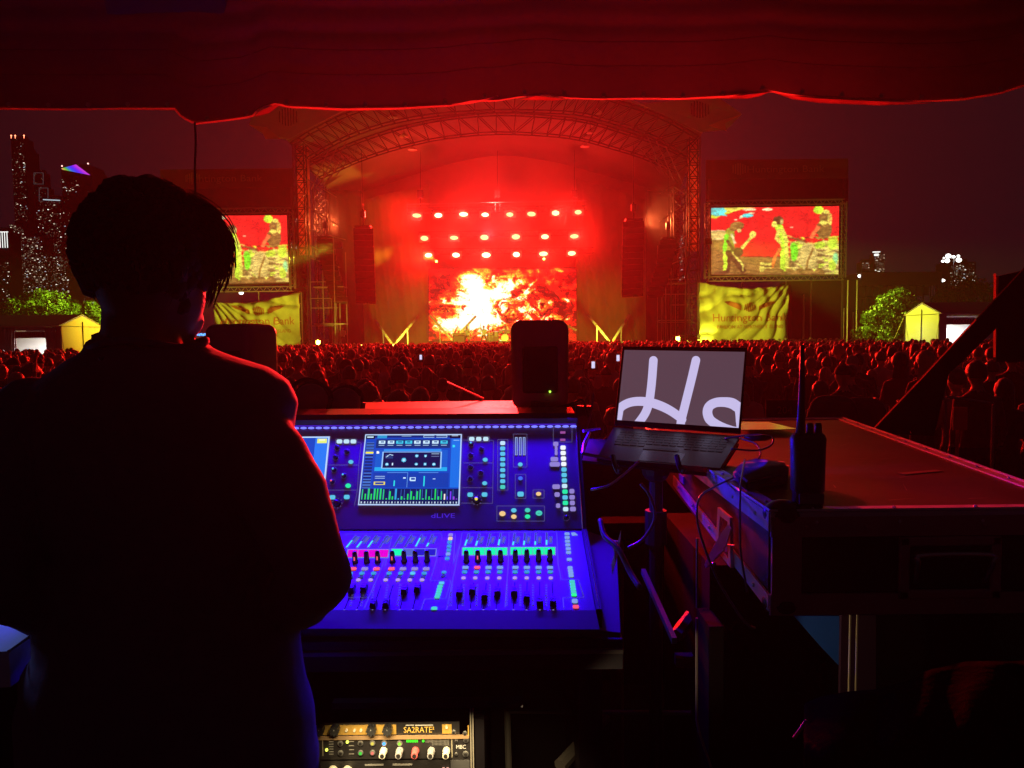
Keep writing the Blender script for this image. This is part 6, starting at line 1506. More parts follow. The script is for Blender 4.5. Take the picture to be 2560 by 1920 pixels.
# base
up = Vector((0, 0, 1)); nB = (HR - HL).cross(FL - HL).normalized(); nB = -nB if nB.z < 0 else nB
g = MB(); g.slab([HL, HR, FR, FL], -nB * .013); obj('base', g, LAPM, t)
def bq(u, v): return (HL * (1 - u) + HR * u) * (1 - v) + (FL * (1 - u) + FR * u) * v
for r_ in range(6):
    for c in range(14):
        if r_ == 5 and 4 <= c <= 8: continue
        u0 = .07 + c * .0625 + (.006 if r_ % 2 else 0); v0 = .10 + r_ * .078
        g = MB(); g.slab([bq(u0, v0), bq(u0, v0 + .064), bq(u0 + .053, v0 + .064), bq(u0 + .053, v0)], nB * .0012); obj('key', g, mat('key_black', (.008, .008, .009), .35), t)
g = MB(); g.slab([bq(.32, .572), bq(.32, .555 + .08), bq(.60, .555 + .08), bq(.60, .572)], nB * .0012); obj('key', g, mat('key_black', (.008, .008, .009), .35), t)
g = MB(); g.slab([bq(.33, .68), bq(.33, .97), bq(.67, .97), bq(.67, .68)], nB * .0008); obj('trackpad', g, mat('trackpad_grey', (.12, .11, .12), .25, .5), t)
# stand
t = thing('laptop_stand', ((HL + FR) / 2).xy.to_3d() + Vector((0, 0, RZ)), 'black laptop stand with a silver lipped tray and two front hooks', 'laptop stand')
e0, e1, e2, e3 = P(1456, 1134, 1.70), P(1800, 1172, 1.69), P(1850, 1094, 1.88), P(1474, 1082, 1.88)
g = MB(); g.slab([p - nB * .016 for p in (e0, e1, e2, e3)], -nB * .006); obj('tray', g, CONK, t)
g = MB(); g.tube([P(1474, 1082, 1.87), P(1460, 1110, 1.78), P(1456, 1134, 1.70), P(1530, 1148, 1.697), P(1545, 1168, 1.69)], .004, 6); g.tube([P(1458, 1078, 1.88), P(1500, 1072, 1.9)], .004, 6); obj('tray_lip', g, mat('stand_silver', (.4, .38, .4), .3, .8), t)
for px in (1540, 1700):
    g = MB(); g.tube(curve_pts([P(px - 8, 1140, 1.70), P(px - 2, 1165, 1.675), P(px + 6, 1180, 1.67), P(px + 10, 1172, 1.665)], 4), .006, 6); obj('front_hook', g, BLACKP, t)
g = MB(); m = P(1640, 1150, 1.80); m2 = Vector((m.x, m.y, RZ)); g.tube([m, m2], .016, 10); g.ball(m - Vector((0, 0, .02)), .035, 10, 8); g.tube([m - Vector((0, 0, .12)), m - Vector((0, 0, .2))], .026, 10)
for a in (.3, 2.4, 4.5): g.tube([m2 + Vector((0, 0, .25)), m2 + Vector((.32 * math.cos(a), .32 * math.sin(a), .01))], .012, 8)
obj('pole', g, BLACKM, t)
for pts, r_, m, lab, nm in (([P(1598, 1153, 1.66), P(1552, 1192, 1.65), P(1520, 1214, 1.65), P(1490, 1222, 1.66), P(1478, 1224, 1.67)], .0028, mat('cable_sleeve_orange', (.65, .38, .32), .4), 'pale orange-white lit cable hanging under the laptop tray', 'cable'),
        ([P(1812, 1096, 1.86), P(1870, 1088, 1.84), P(1910, 1088, 1.82), P(1932, 1096, 1.8), P(1926, 1114, 1.77), P(1890, 1126, 1.74), P(1828, 1122, 1.74)], .0024, mat('cable_blue_black', (.12, .10, .16), .3), 'laptop charging cable looping behind the right side of the laptop', 'cable'),
        ([P(1850, 1096, 1.86), P(1890, 1110, 1.80), P(1900, 1140, 1.72), P(1860, 1180, 1.62), P(1790, 1215, 1.5), P(1752, 1240, 1.42), P(1742, 1280, 1.36), P(1752, 1340, 1.33), P(1790, 1440, 1.31), P(1840, 1525, 1.31), P(1870, 1562, 1.31), P(1888, 1570, 1.31)], .0022, mat('cable_blue_black', (.12, .10, .16), .3), 'long thin black cable hanging in a curve in front of the large flight case', 'cable'),
        ([P(1862, 1150, 1.62), P(1852, 1210, 1.38), P(1850, 1300, 1.32), P(1852, 1380, 1.30), P(1868, 1480, 1.30)], .002, mat('cable_blue_black', (.12, .10, .16), .3), 'thin cable dropping straight over the edge of the large flight case', 'cable'),
        ([P(1602, 1210, 1.72), P(1622, 1235, 1.7), P(1636, 1275, 1.7), P(1632, 1310, 1.7), P(1605, 1350, 1.7), P(1570, 1370, 1.7)], .004, mat('cable_blue_black', (.12, .10, .16), .3), 'black looped cable beside the stand pole', 'cable'),
        ([P(1484, 984, 2.2), P(1478, 1030, 2.15), P(1464, 1076, 2.1)], .003, mat('cable_blue_black', (.12, .10, .16), .3), 'short bent cable between the right monitor and the laptop', 'cable'),
        ([P(1500, 1300, 1.7), P(1512, 1340, 1.65), P(1545, 1372, 1.6), P(1575, 1430, 1.55), P(1600, 1470, 1.5)], .006, mat('cable_orange_black', (.10, .05, .04), .35), 'thick twisted cable bundle beside the console cheek', 'cable')):
    t = thing('cable', pts[0], lab, 'cable'); g = MB(); g.tube(curve_pts(pts, 7), r_, 6); obj('cable_run', g, m, t, smooth=True)
t = thing('cable_plug', P(1880, 1098, 1.80), 'black cable plug at the right side of the laptop', 'plug'); g = MB(); g.tube([P(1862, 1092, 1.82), P(1880, 1096, 1.81), P(1912, 1094, 1.80), P(1926, 1094, 1.80)], [.004, .007, .008, .004], 8); obj('plug_body', g, BLACKP, t, smooth=True)
# torn papers, purple rail, bolts next to the console
t = thing('folded_paper', P(1535, 1380, 1.6), 'crumpled sheet of paper lit blue, tucked beside the console', 'paper')
g = MB(); q = [(1552, 1326), (1545, 1352), (1527, 1352), (1536, 1384), (1528, 1412), (1530, 1438), (1538, 1410), (1546, 1380), (1551, 1352)]
g.slab([P(a, b, 1.62 + .01 * (i % 3)) for i, (a, b) in enumerate(q)], (.001, .002, 0)); obj('sheet', g, mat('paper_white', (.6, .6, .65), .8), t)
a, b = P(1608, 1428, 1.62), P(1686, 1602, 1.36); t = thing('metal_rail', b, 'slim metal rail lit purple, slanting down right of the console', 'rail')
g = MB(); g.box((a + b) / 2, (.009, (a - b).length, .012), (a - b).to_track_quat('Y', 'Z').to_matrix()); obj('rail', g, ALU, t)
for px, py in ((1520, 1330), (1540, 1368), (1553, 1364), (1517, 1426)):
    pass
# ------------------------------------------------------------------ large flight case on the right
zt = 1.80; n0 = PZ(1921, 1282, zt); yn = n0.y; xl_ = .435
fc = thing('flight_case', (1.0, 2.0, RZ), 'large flight case at the right with brown laminate lid, aluminium edges and a butterfly latch', 'flight case')
yf = PZ(1860, 1049, zt).y
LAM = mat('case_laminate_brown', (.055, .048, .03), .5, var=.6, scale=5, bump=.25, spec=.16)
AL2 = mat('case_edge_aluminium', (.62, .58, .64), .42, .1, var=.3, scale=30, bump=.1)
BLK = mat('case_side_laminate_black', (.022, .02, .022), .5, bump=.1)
xrF = PZ(2106, 1046, zt).x; xrN = PZ(2560, 1207, zt)
g = MB(); top = [Vector((xl_ + .03, yn + .03, zt)), Vector((xrN.x + .35, yn + .03, zt)), Vector((xrN.x + .35, xrN.y - .45, zt)), Vector((xrN.x, xrN.y, zt)), Vector((xrF, yf - .02, zt)), Vector((xl_ + .03, yf - .02, zt))]
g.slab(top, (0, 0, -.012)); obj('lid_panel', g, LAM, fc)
def edge(a, b, w, tt, n1, nm='edge_profile', m=AL2):
    """L profile along a-b"""
    g = MB(); d = (b - a).normalized(); s = d.cross(Vector((0, 0, 1))).normalized() * n1
    g.slab([a, b, b + s * w, a + s * w], (0, 0, tt)); g.slab([a - s * tt, b - s * tt, b - s * tt + Vector((0, 0, -w)), a - s * tt + Vector((0, 0, -w))], s * tt); g.tube([a + Vector((0, 0, tt)), b + Vector((0, 0, tt))], tt, 5)
    k = int((b - a).length / .14)
    for i in range(k): g.ball(a + d * (i + .5) * .14 + s * w * .5 + Vector((0, 0, tt)), .004, 6, 4); g.ball(a + d * (i + .5) * .14 - s * tt + Vector((0, 0, -w * .5)), .004, 6, 4)
    return obj(nm, g, m, fc)
cNL = Vector((xl_, yn, zt)); cFL = Vector((xl_, yf, zt)); cNR = Vector((xrN.x + .4, yn, zt)); cFR = Vector((xrF, yf, zt)); cR2 = Vector((xrN.x, xrN.y, zt)); cR3 = cR2 + (cR2 - cFR).normalized() * .42
edge(cNL, cFL, .032, .003, 1); edge(cNR, cNL, .032, .003, 1); edge(cFL, cFR, .026, .003, 1); edge(cFR, cR3, .026, .003, 1)
zb = P(1917, 1528, yn).z
bl0 = P(1917, 1515, yn); bl1 = P(1685, 1209, 2.06)
# left face, front face
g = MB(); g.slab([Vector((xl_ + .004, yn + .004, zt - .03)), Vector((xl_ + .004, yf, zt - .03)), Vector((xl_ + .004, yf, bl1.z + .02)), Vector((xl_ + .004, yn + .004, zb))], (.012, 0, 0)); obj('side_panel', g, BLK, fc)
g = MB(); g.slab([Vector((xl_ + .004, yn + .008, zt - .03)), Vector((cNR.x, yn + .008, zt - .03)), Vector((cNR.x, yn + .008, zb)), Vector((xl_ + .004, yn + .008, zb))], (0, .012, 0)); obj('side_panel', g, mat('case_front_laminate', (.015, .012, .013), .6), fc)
g = MB(); g.slab([Vector((xl_ - .002, yn, zb)), Vector((xl_ - .002, yn, zb + .028)), Vector((xl_ - .002, bl1.y, bl1.z + .022)), Vector((xl_ - .002, bl1.y, bl1.z - .004))], (.004, 0, 0))
for k in range(5): f_ = (k + .5) / 5; g.ball((xl_ - .003, yn + (bl1.y - yn) * f_, zb + .013 + (bl1.z - zb) * f_), .004, 6, 4)
obj('lower_edge_profile', g, AL2, fc)
FRT = mat('case_front_trim', (.40, .24, .24), .5, .3)
g = MB(); zc = P(1930, 1340, yn).z
g.box(((xl_ + cNR.x) / 2, yn - .002, zt - .024), (cNR.x - xl_, .006, .034)); g.box(((xl_ + cNR.x) / 2, yn - .002, zb + .012), (cNR.x - xl_, .006, .036)); g.box((xl_ + .027, yn - .003, (zt + zb) / 2), (.05, .006, zt - zb - .02))
for k in range(9): g.ball((xl_ + .06 + k * .1, yn - .006, zt - .024), .004, 6, 4)
obj('front_trim', g, FRT, fc)
# corner balls, handle plate
for z_, s_ in ((zt - .006, 1), (zb + .008, 1)):
    g = MB(); g.ball((xl_ + .028, yn + .02, z_), (.034, .030, .024), 14, 10); obj('corner_cap', g, mat('corner_cap_black', (.03, .025, .03), .4, .5), fc, smooth=True)
g = MB(); q = [(1994, 1300), (2150, 1300), (2160, 1312), (2158, 1480), (1990, 1480), (1984, 1312)]
g = MB(); HX0, HX1 = P(2245, 1340, yn).x, P(2500, 1340, yn).x; z0_, z1_ = P(2300, 1495, yn).z, P(2300, 1340, yn).z
for bx in ((HX0, HX0 + .018, z0_, z1_), (HX1 - .018, HX1, z0_, z1_), (HX0, HX1, z1_ - .016, z1_), (HX0, HX1, z0_, z0_ + .016)): g.box(((bx[0] + bx[1]) / 2, yn - .004, (bx[2] + bx[3]) / 2), (bx[1] - bx[0], .008, bx[3] - bx[2]), bev=.003)
h_ = obj('handle_plate', g, FRT, fc)
g = MB(); hz0 = z0_ + .03; g.tube(curve_pts([(HX0 + .028, yn - .006, hz0), (HX0 + .024, yn - .022, z1_ - .04), (HX0 + .03, yn - .02, z1_ - .028), (HX1 - .03, yn - .02, z1_ - .028), (HX1 - .024, yn - .022, z1_ - .04), (HX1 - .028, yn - .006, hz0)], 4), .0045, 6); obj('handle', g, ALU, h_, smooth=True)
# latch on the left side
lt_px = [(1812, 1266), (1833, 1292), (1836, 1412), (1829, 1424), (1798, 1352), (1799, 1272)]
g = MB(); Xp = xl_ - .004
def onx(px, py, X=None): 
    d = ray(px, py); return CAM + d * ((X or Xp) / d.x)
o1 = [onx(*p) for p in [(1801, 1268), (1832, 1294), (1834, 1420), (1796, 1372)]]; i1 = [onx(*p) for p in [(1807, 1290), (1826, 1304), (1828, 1398), (1802, 1366)]]
for k in range(4): g.slab([o1[k], o1[(k + 1) % 4], i1[(k + 1) % 4], i1[k]], (-.006, 0, 0))
lt = obj('latch_dish', g, AL2, fc)
g = MB(); q = [(1822, 1312), (1830, 1322), (1822, 1350), (1812, 1376), (1790, 1398), (1768, 1420), (1764, 1412), (1776, 1386), (1790, 1360), (1806, 1334)]
g.slab([onx(a, b, xl_ - .018) for a, b in q], (-.003, 0, 0)); g.tube([onx(1788, 1362, xl_ - .02), onx(1835, 1364, xl_ - .012)], .0018, 5); obj('latch_wing', g, ALU, lt)
g = MB(); g.ball(onx(1784, 1412, xl_ - .02), .006, 8, 6); obj('latch_rivet', g, ALU, lt)
# lid scuffs and tape left on the case
g = MB(); r_ = random.Random(9)
for k in range(26):
    c = PZ(r_.uniform(1960, 2480), r_.uniform(1075, 1270), zt + .0006)
    if c.x < xl_ + .08: continue
    a = r_.uniform(0, 3.1); L_ = r_.uniform(.01, .09); d = Vector((math.cos(a), math.sin(a), 0)) * L_; n_ = Vector((-d.y, d.x, 0)).normalized() * r_.uniform(.0004, .0012)
    g.add([c - n_, c + d - n_ * .3, c + d + n_ * .3, c + n_], [(0, 1, 2, 3)])
obj('lid_scuffs', g, mat('scuff_pale', (.35, .28, .22), .5), fc)
q = PZ(2300, 1180, zt + .001); g = MB(); g.box(q, (.11, .019, .0006), Matrix.Rotation(.35, 3, 'Z')); obj('tape_strip', g, mat('tape_grey_old', (.16, .13, .12), .6), fc)
# section sign, rail and small panel seen past the case
t = thing('section_sign', P(1962, 1030, 4.6), 'dim dark section sign reading 204 behind the far edge of the flight case', 'sign')
g = MB(); a, b = P(1915, 1000, 4.6), P(2005, 1075, 4.6); g.box((a + b) / 2, (b.x - a.x, .01, a.z - b.z)); g.tube([((a.x + b.x) / 2, 4.62, 0), ((a.x + b.x) / 2, 4.62, b.z)], .012, 6); obj('sign_plate', g, mat('sign_plate_dark', (.02, .012, .016), .8), t)
g = text_mb('204', P(1962, 1034, 4.59), (1, 0, 0), (0, 0, 1), .045); obj('sign_lettering', g, mat('sign_letters_dim', (.22, .12, .12), .7), t)
t = thing('small_notice', P(2400, 1045, 4.0), 'small maroon notice board low at the right behind the case', 'sign'); g = MB(); a, b = P(2383, 1018, 4.0), P(2417, 1075, 4.0); g.box((a + b) / 2, (b.x - a.x, .008, a.z - b.z)); g.tube([((a.x + b.x) / 2, 4.02, 0), ((a.x + b.x) / 2, 4.02, b.z)], .01, 6); obj('board', g, mat('notice_maroon', (.35, .10, .12), .6), t)
t = thing('hand_rail', P(2425, 1000, 3.9), 'thin metal hand rail crossing low at the right picture edge', 'rail'); g = MB(); a, b = P(2365, 992, 3.9), P(2484, 1008, 3.9); g.tube([a, b], .006, 6); g.tube([a, (a.x, a.y, 0)], .008, 6); g.tube([b, (b.x, b.y, 0)], .008, 6); obj('rail_tube', g, STEEL, t)
for i, (px, py, yy_) in enumerate(((2085, 990, 5.6), (2135, 1002, 6.2), (1945 + 215, 995, 5.9))):
    c = P(px, py, yy_); t = thing('chair', (c.x, yy_, c.z - .86), f'dark rounded chair back, {["left", "middle", "right"][i]} one of three just past the flight case', 'chair', 'chairs past the flight case')
    g = MB(); g.grid(lambda u, v: Vector((c.x + (u - .5) * .40 * (1 - .25 * v ** 4), yy_ + .04 * (1 - (2 * u - 1) ** 2), c.z - .42 + .42 * v * (1 - .12 * (2 * u - 1) ** 4))), 12, 8); o = obj('backrest', g, mat('chair_plastic', (.06, .05, .07), .5), t, smooth=True); md = o.modifiers.new('t', 'SOLIDIFY'); md.thickness = .02
    g = MB(); g.box((c.x, yy_ + .22, c.z - .44), (.42, .42, .03), bev=.01); obj('seat', g, mat('chair_plastic', (.06, .05, .07), .5), t)
    for lx_, ly_ in ((-.18, .04), (.18, .04), (-.18, .4), (.18, .4)): g = MB(); g.tube([(c.x + lx_, yy_ + ly_, c.z - .45), (c.x + lx_ * 1.1, yy_ + ly_, c.z - .86)], .012, 6); obj('leg', g, STEEL, t)
# silver reflecting sheet lying at the far side of the lid
t = thing('glossy_sheet', PZ(1920, 1062, zt + .01), 'glossy strip lit red and yellow on the far edge of the large flight case', 'strip'); g = MB(); g.slab([PZ(1848, 1056, zt + .012), PZ(1920, 1056, zt + .012), PZ(1990, 1073, zt + .012), PZ(1990, 1074, zt + .012), PZ(1850, 1076, zt + .012)], (0, 0, .002)); obj('sheet', g, mat('glossy_black_sheet', (.7, .6, .5), .18, .8), t)
# walkie-talkie
p0 = PZ(2025, 1276, zt); dW = p0.y; k = dW / F
t = thing('walkie_talkie', p0, 'black handheld two-way radio with a long antenna standing on the large flight case', 'two-way radio')
RAD = mat('radio_plastic', (.035, .03, .045), .45, bump=.15, scale=80); w_ = 82 * k; hh = P(2025, 1086, dW).z - zt
g = MB(); b_ = [(-.5, -.5), (.5, -.5), (.5, .5), (-.5, .5)]
c0 = Vector((p0.x + 1 * k, dW + .014, 0))
prof = [(0, .90, .030), (.22, .88, .032), (.24, .97, .036), (.55, .99, .036), (.78, 1.02, .034), (.92, 1.06, .032), (.97, .98, .026), (1.0, .85, .02)]
n = 16; vs = []
for f_, ww, dd in prof:
    for j in range(n):
        a = 2 * math.pi * (j + .5) / n; cx = math.copysign(abs(math.cos(a)) ** .5, math.cos(a)); sy = math.copysign(abs(math.sin(a)) ** .5, math.sin(a))
        vs.append(c0 + Vector((cx * ww * w_ / 2, sy * dd / 2, zt + .001 + hh * f_)))
g.add(vs, [(i * n + j, i * n + (j + 1) % n, (i + 1) * n + (j + 1) % n, (i + 1) * n + j) for i in range(len(prof) - 1) for j in range(n)] + [tuple(range(n))[::-1], tuple(range((len(prof) - 1) * n, len(prof) * n))])
obj('radio_body', g, RAD, t, smooth=True)
g = MB(); g.tube([P(2001, 1092, dW + .01), P(2003, 1040, dW + .01), P(2005, 960, dW + .01), P(2006, 862, dW + .01)], [.0085, .0065, .005, .0035], 10); obj('antenna', g, BLACKP, t, smooth=True)
for px in (2025, 2046): g = MB(); g.tube([P(px, 1094, dW + .012), P(px, 1062, dW + .012), P(px, 1057, dW + .012)], [.0062, .0058, .004], 12); obj('dial', g, BLACKP, t, smooth=True)
g = MB(); g.box((c0.x, c0.y - .0185, zt + hh * .16), (w_ * .76, .002, hh * .13)); obj('label_strip', g, mat('radio_label', (.14, .13, .16), .5), t)
# dark pouch
t = thing('pouch', PZ(1895, 1180, zt), 'flat black pouch lying on the large flight case between laptop and radio', 'pouch')
q = [PZ(1832, 1204, zt), PZ(1865, 1236, zt), PZ(1968, 1212, zt), PZ(1972, 1192, zt), PZ(1970, 1182, zt), PZ(1885, 1172, zt), PZ(1845, 1184, zt)]
bm = bmesh.new(); f_ = bm.faces.new([bm.verts.new(p + Vector((0, 0, .001))) for p in q]); r_ = bmesh.ops.extrude_face_region(bm, geom=[f_])
for v in [e for e in r_['geom'] if isinstance(e, bmesh.types.BMVert)]: v.co += Vector((0, 0, .024))
bmesh.ops.bevel(bm, geom=list(bm.edges), offset=.007, segments=3, affect='EDGES'); bmesh.ops.recalc_face_normals(bm, faces=bm.faces[:]); bm.verts.index_update(); g = MB(); g.add([v.co.copy() for v in bm.verts], [tuple(v.index for v in f.verts) for f in bm.faces]); bm.free(); obj('pouch_body', g, DARKF, t, smooth=True)
# lower black case with aluminium edge, a blue-lit gap coloured in as a panel, twin rails
t = thing('tall_road_case', (1.1, 1.9, RZ), 'tall black road case under the large flight case with pale metal edges', 'road case')
g = MB(); yb_ = 1.55; xL = P(1745, 1400, yb_).x
e_ = [P(1745, 1345, yb_), P(1745, 1790, yb_), P(1778, 1925, 1.5)]
g.box((xL + .04, yb_ + .06, (RZ + 1.50) / 2), (.03, .11, 1.50 - RZ)); g.box((xL + 1.2, yb_ + .35, (RZ + 1.60) / 2), (2.3, .5, 1.60 - RZ)); obj('side_panel', g, mat('roadcase_black', (.008, .006, .008), .9, spec=.05), t)
g = MB(); g.tube([P(1743, 1345, yb_), P(1743, 1520, yb_)], .0028, 5); g.tube([P(1742, 1545, yb_), P(1742, 1800, yb_), P(1748, 1830, yb_ - .01), P(1785, 1940, yb_ - .04)], .0028, 5); obj('edge_profile', g, mat('edge_dull_yellow', (.42, .34, .22), .4, .6), t)
g = MB(); x0_, x1_ = P(2015, 1545, 1.62), P(2098, 1660, 1.62); g.slab([P(1985, 1540, 1.62), P(2098, 1540, 1.62), P(2098, 1665, 1.62), P(2060, 1625, 1.62)], (0, .01, 0)); obj('blue_lit_gap', g, mat('blue_gap_light', (.03, .2, .9), .5), t)  # light showing through a gap, put in as blue colour
g = MB()
for px in (2126, 2143): g.tube([P(px, 1530, 1.5), P(px - 4, 1736, 1.5)], .0022, 5)
obj('twin_rail', g, mat('rail_warm_metal', (.8, .65, .4), .35, .3), t)
g = MB(); g.slab([P(2104, 1538, 1.58), P(2190, 1538, 1.58), P(2190, 1760, 1.58), P(2100, 1760, 1.58)], (0, .01, 0)); obj('rear_panel', g, mat('panel_violet_black', (.06, .02, .05), .6), t)
t = thing('blue_crate', P(1720, 1215, 2.0), 'small bright blue crate glimpsed under the laptop tray', 'crate'); g = MB(); q = [P(1707, 1192, 1.95), P(1746, 1192, 1.95), P(1747, 1246, 1.95), P(1708, 1210, 1.95)]
g.slab(q, (0, .05, 0)); obj('crate_wall', g, mat('crate_blue', (.03, .06, .9), .5), t)
# jacket over a stool at the lower right
t = thing('draped_jacket', P(2250, 1800, 1.25), 'dark jacket draped over a stool in the lower right corner', 'jacket')
def jk(u, v):
    px = 2010 + 760 * u; yt = interp(px, [(2010, 1766), (2055, 1750), (2120, 1738), (2200, 1730), (2270, 1712), (2330, 1680), (2420, 1662), (2800, 1655)])
    py = yt + (2250 - yt) * v; d = 1.25 - .16 * math.sin(min(1, v * 3) * math.pi / 2) + .012 * math.sin(u * 28 + v * 6) + .02 * noise.noise(Vector((u * 6, v * 5, 3)))
    return P(px, py, d)
g = MB(); g.grid(jk, 60, 40); o = obj('jacket_cloth', g, mat('jacket_cloth_dark', (.004, .0035, .005), .95, spec=.01, bump=.3, scale=80), t, smooth=True); md = o.modifiers.new('t', 'SOLIDIFY'); md.thickness = .006
g = MB(); g.tube(curve_pts([P(2016, 1802, 1.2), P(2002, 1822, 1.19), P(1985, 1845, 1.19)], 4), [.003] * 9, 6); obj('zip_puller', g, mat('puller_red', (.6, .12, .15), .5), t)
g = MB(); s0 = P(2250, 1900, 1.3); 
for dx, dy in ((-.12, -.05), (.2, -.05), (-.12, .25), (.2, .25)): g.tube([(s0.x + dx, s0.y + dy, RZ), (s0.x + dx * .8, s0.y + dy, 1.15)], .014, 8)
g.box((s0.x + .04, s0.y + .1, 1.16), (.36, .34, .04), bev=.01); obj('stool', g, BLACKM, t)
# dim struts at the bottom centre
t = thing('folding_stand', P(1480, 1860, 1.8), 'dim pale diagonal strut of a folding stand under the desk', 'stand')
g = MB(); g.tube([P(1512, 1792, 1.85), P(1400, 1915, 1.7)], .016, 8); g.tube([P(1268, 1775, 1.8), P(1272, 1930, 1.8)], .008, 8); g.tube([P(1270, 1778, 1.82), P(1760, 1782, 1.82)], .006, 6); obj('strut', g, mat('strut_pale', (.25, .22, .18), .5), t)
t = thing('riser_skirt', (-1, 3.3, 0), 'black cloth skirt closing the front of the mixing riser', 'cloth skirt')
g = MB(); g.grid(lambda u, v: Vector((-3.2 + 4.2 * u, 3.3 + .03 * math.sin(u * 90), 1.62 * v)), 120, 3); o = obj('skirt_cloth', g, mat('skirt_black', (.012, .01, .012), .9), t, smooth=True); md = o.modifiers.new('t', 'SOLIDIFY'); md.thickness = .01
t = thing('rear_table', (.3, 2.25, RZ), 'dark trestle table behind the stand, seen right of the console', 'table')
yy = 2.15; g = MB(); a, b = P(1510, 1330, yy), P(1745, 1330, yy); g.box(((a.x + b.x) / 2, yy + .04, a.z), (b.x - a.x, .08, .05)); obj('table_top', g, mat('table_brown_dark', (.006, .004, .004), .9, spec=.01), t)
g = MB(); g.tube([P(1690, 1590, 1.75), P(1742, 1520, 1.9)], .016, 6); g.box(P(1715, 1650, 1.8), (.05, .03, .025)); g.tube([(a.x + .05, yy + .1, RZ), (a.x + .05, yy + .1, a.z)], .02, 6); obj('leg', g, mat('strut_brown', (.22, .14, .10), .6), t)
# white side table bottom left
t = thing('side_table', P(0, 1590, 1.15), 'pale table corner lit blue at the left picture edge below the elbow', 'table')
q = [PZ(-260, 1500, 1.60), PZ(-20, 1545, 1.60), PZ(75, 1592, 1.60), PZ(22, 1628, 1.60), PZ(-260, 1640, 1.60)]
g = MB(); g.slab(q, (0, 0, -.06)); obj('table_top', g, mat('table_top_white', (.6, .62, .68), .4), t)
g = MB(); g.tube([PZ(75, 1590, 1.604), PZ(22, 1628, 1.604)], .003, 5); obj('metal_edge', g, ALU, t)
g = MB(); c = q[1] + Vector((-.1, .02, 0)); g.tube([(c.x, c.y, RZ), (c.x, c.y, 1.55)], .02, 8); obj('leg', g, BLACKM, t)
area('side_table_fill', (-1.35, 1.5, 1.95), (.25, -.35, -1), 2.2, (.22, .38, 1), .2, .05)  # fill light added out of view to brighten the table corner
g = MB(); g.box((-1.35, 1.5, 1.97), (.2, .05, .02)); g.tube([(-1.4, 1.52, 1.6), (-1.4, 1.52, 1.97)], .008, 6); tag(obj('unseen_table_lamp', g, BLACKM, None), 'unseen clip lamp added over the pale side table, outside the left edge', 'lamp')  # body for the added light, out of view

# ------------------------------------------------------------------ outboard rack
YR = 1.50
def rk(x, y): return P(740 + x * .23508, 1760 + y * .23508, YR)
rack = thing('gear_rack', (rk(1000, 400).x, YR + .2, RZ), 'black equipment rack under the console with two lit audio processors', 'rack')
g = MB(); r1, r0 = rk(1890, 200), rk(-250, 200); zt_ = r1.z + .012
g.box((r1.x + .012, YR + .2, (RZ + zt_) / 2), (.018, .42, zt_ - RZ)); g.box((r0.x - .012, YR + .2, (RZ + zt_) / 2), (.018, .42, zt_ - RZ)); g.box(((r0.x + r1.x) / 2, YR + .40, (RZ + zt_) / 2), (r1.x - r0.x, .02, zt_ - RZ)); g.box(((r0.x + r1.x) / 2, YR + .22, rk(0, 120).z), (r1.x - r0.x + .04, .40, .012)); obj('rack_cabinet', g, mat('rack_shell_black', (.006, .005, .006), .8, spec=.05), rack)
g = MB(); 
for x in (1862, 1886): g.box(rk(x, 440) + Vector((0, -.004, 0)), (.0025, .006, .16))
obj('rack_rail', g, mat('rack_rail_pale', (.6, .55, .45), .35, .6), rack)
def rq(x0, y0, x1, y1, m, nm, par, lift=.003, th_=.002, bev=0):
    a, b = rk(x0, y0), rk(x1, y1); g = MB(); g.box(((a.x + b.x) / 2, YR - lift - th_ / 2, (a.z + b.z) / 2), (abs(b.x - a.x), th_, abs(a.z - b.z)), bev=bev); return obj(nm, g, m, par)
GOLD = mat('gold_anodised', (.72, .45, .10), .35, .3, bump=.05); RBK = mat('rack_face_black', (.02, .018, .018), .45); CRE = mat('knob_cream', (.75, .7, .55), .4); GRYK = mat('knob_grey', (.38, .37, .37), .4); REDK = mat('knob_red', (.65, .12, .12), .4); WLET = mat('letter_white', (.7, .7, .66), .5)
sat = thing('saturator_unit', rk(900, 260), 'upper rack processor with gold panel, black knobs and gold lettering', 'audio processor')
rq(-240, 205, 1740, 318, RBK, 'face_plate', sat, 0, .003)
rq(178, 218, 1070, 308, GOLD, 'gold_panel', sat, .0032, .002); rq(1556, 207, 1658, 300, GOLD, 'gold_panel', sat, .0032, .002)
for x in (355, 478, 592, 742): rq(x - 1.5, 219, x + 1.5, 307, mat('gold_seam', (.2, .12, .03), .5), 'panel_seam', sat, .0053, .0004)
def rknob(x, y, r, L_, m, par, capm=None, flute=False, nm='knob'):
    p = rk(x, y) + Vector((0, -.004, 0)); g = MB(); n = 16; e = p + Vector((0, -L_, 0))
    g.tube([p, p + Vector((0, -L_ * .3, 0)), p + Vector((0, -L_ * .35, 0)), e], [r * 1.1, r * 1.1, r, r * .92], n); o = obj(nm, g, m, par, smooth=False)
    if flute:
        g = MB()
        for i in range(8): a = math.pi * i / 4; g.tube([e + Vector((r * .95 * math.cos(a), .01, r * .95 * math.sin(a))), e + Vector((r * .95 * math.cos(a), -.001, r * .95 * math.sin(a)))], r * .28, 6)
        obj('knob_grip', g, m, o)
    if capm: g = MB(); g.tube([e, e + Vector((0, -.001, 0))], r * .62, 14); obj('knob_cap', g, capm, o)
for x in (268, 428, 815, 985): rknob(x, 240, .0085, .016, mat('knob_black_ring', (.03, .03, .03), .3, coat=.4), sat, None, True); rq(x - 2, 222, x + 2, 232, WLET, 'pointer_mark', sat, .02, .001)
for x in (545, 630, 698, 1605): rknob(x, 262 if x < 1000 else 228, .0026, .006, CRE, sat, nm='toggle_switch')
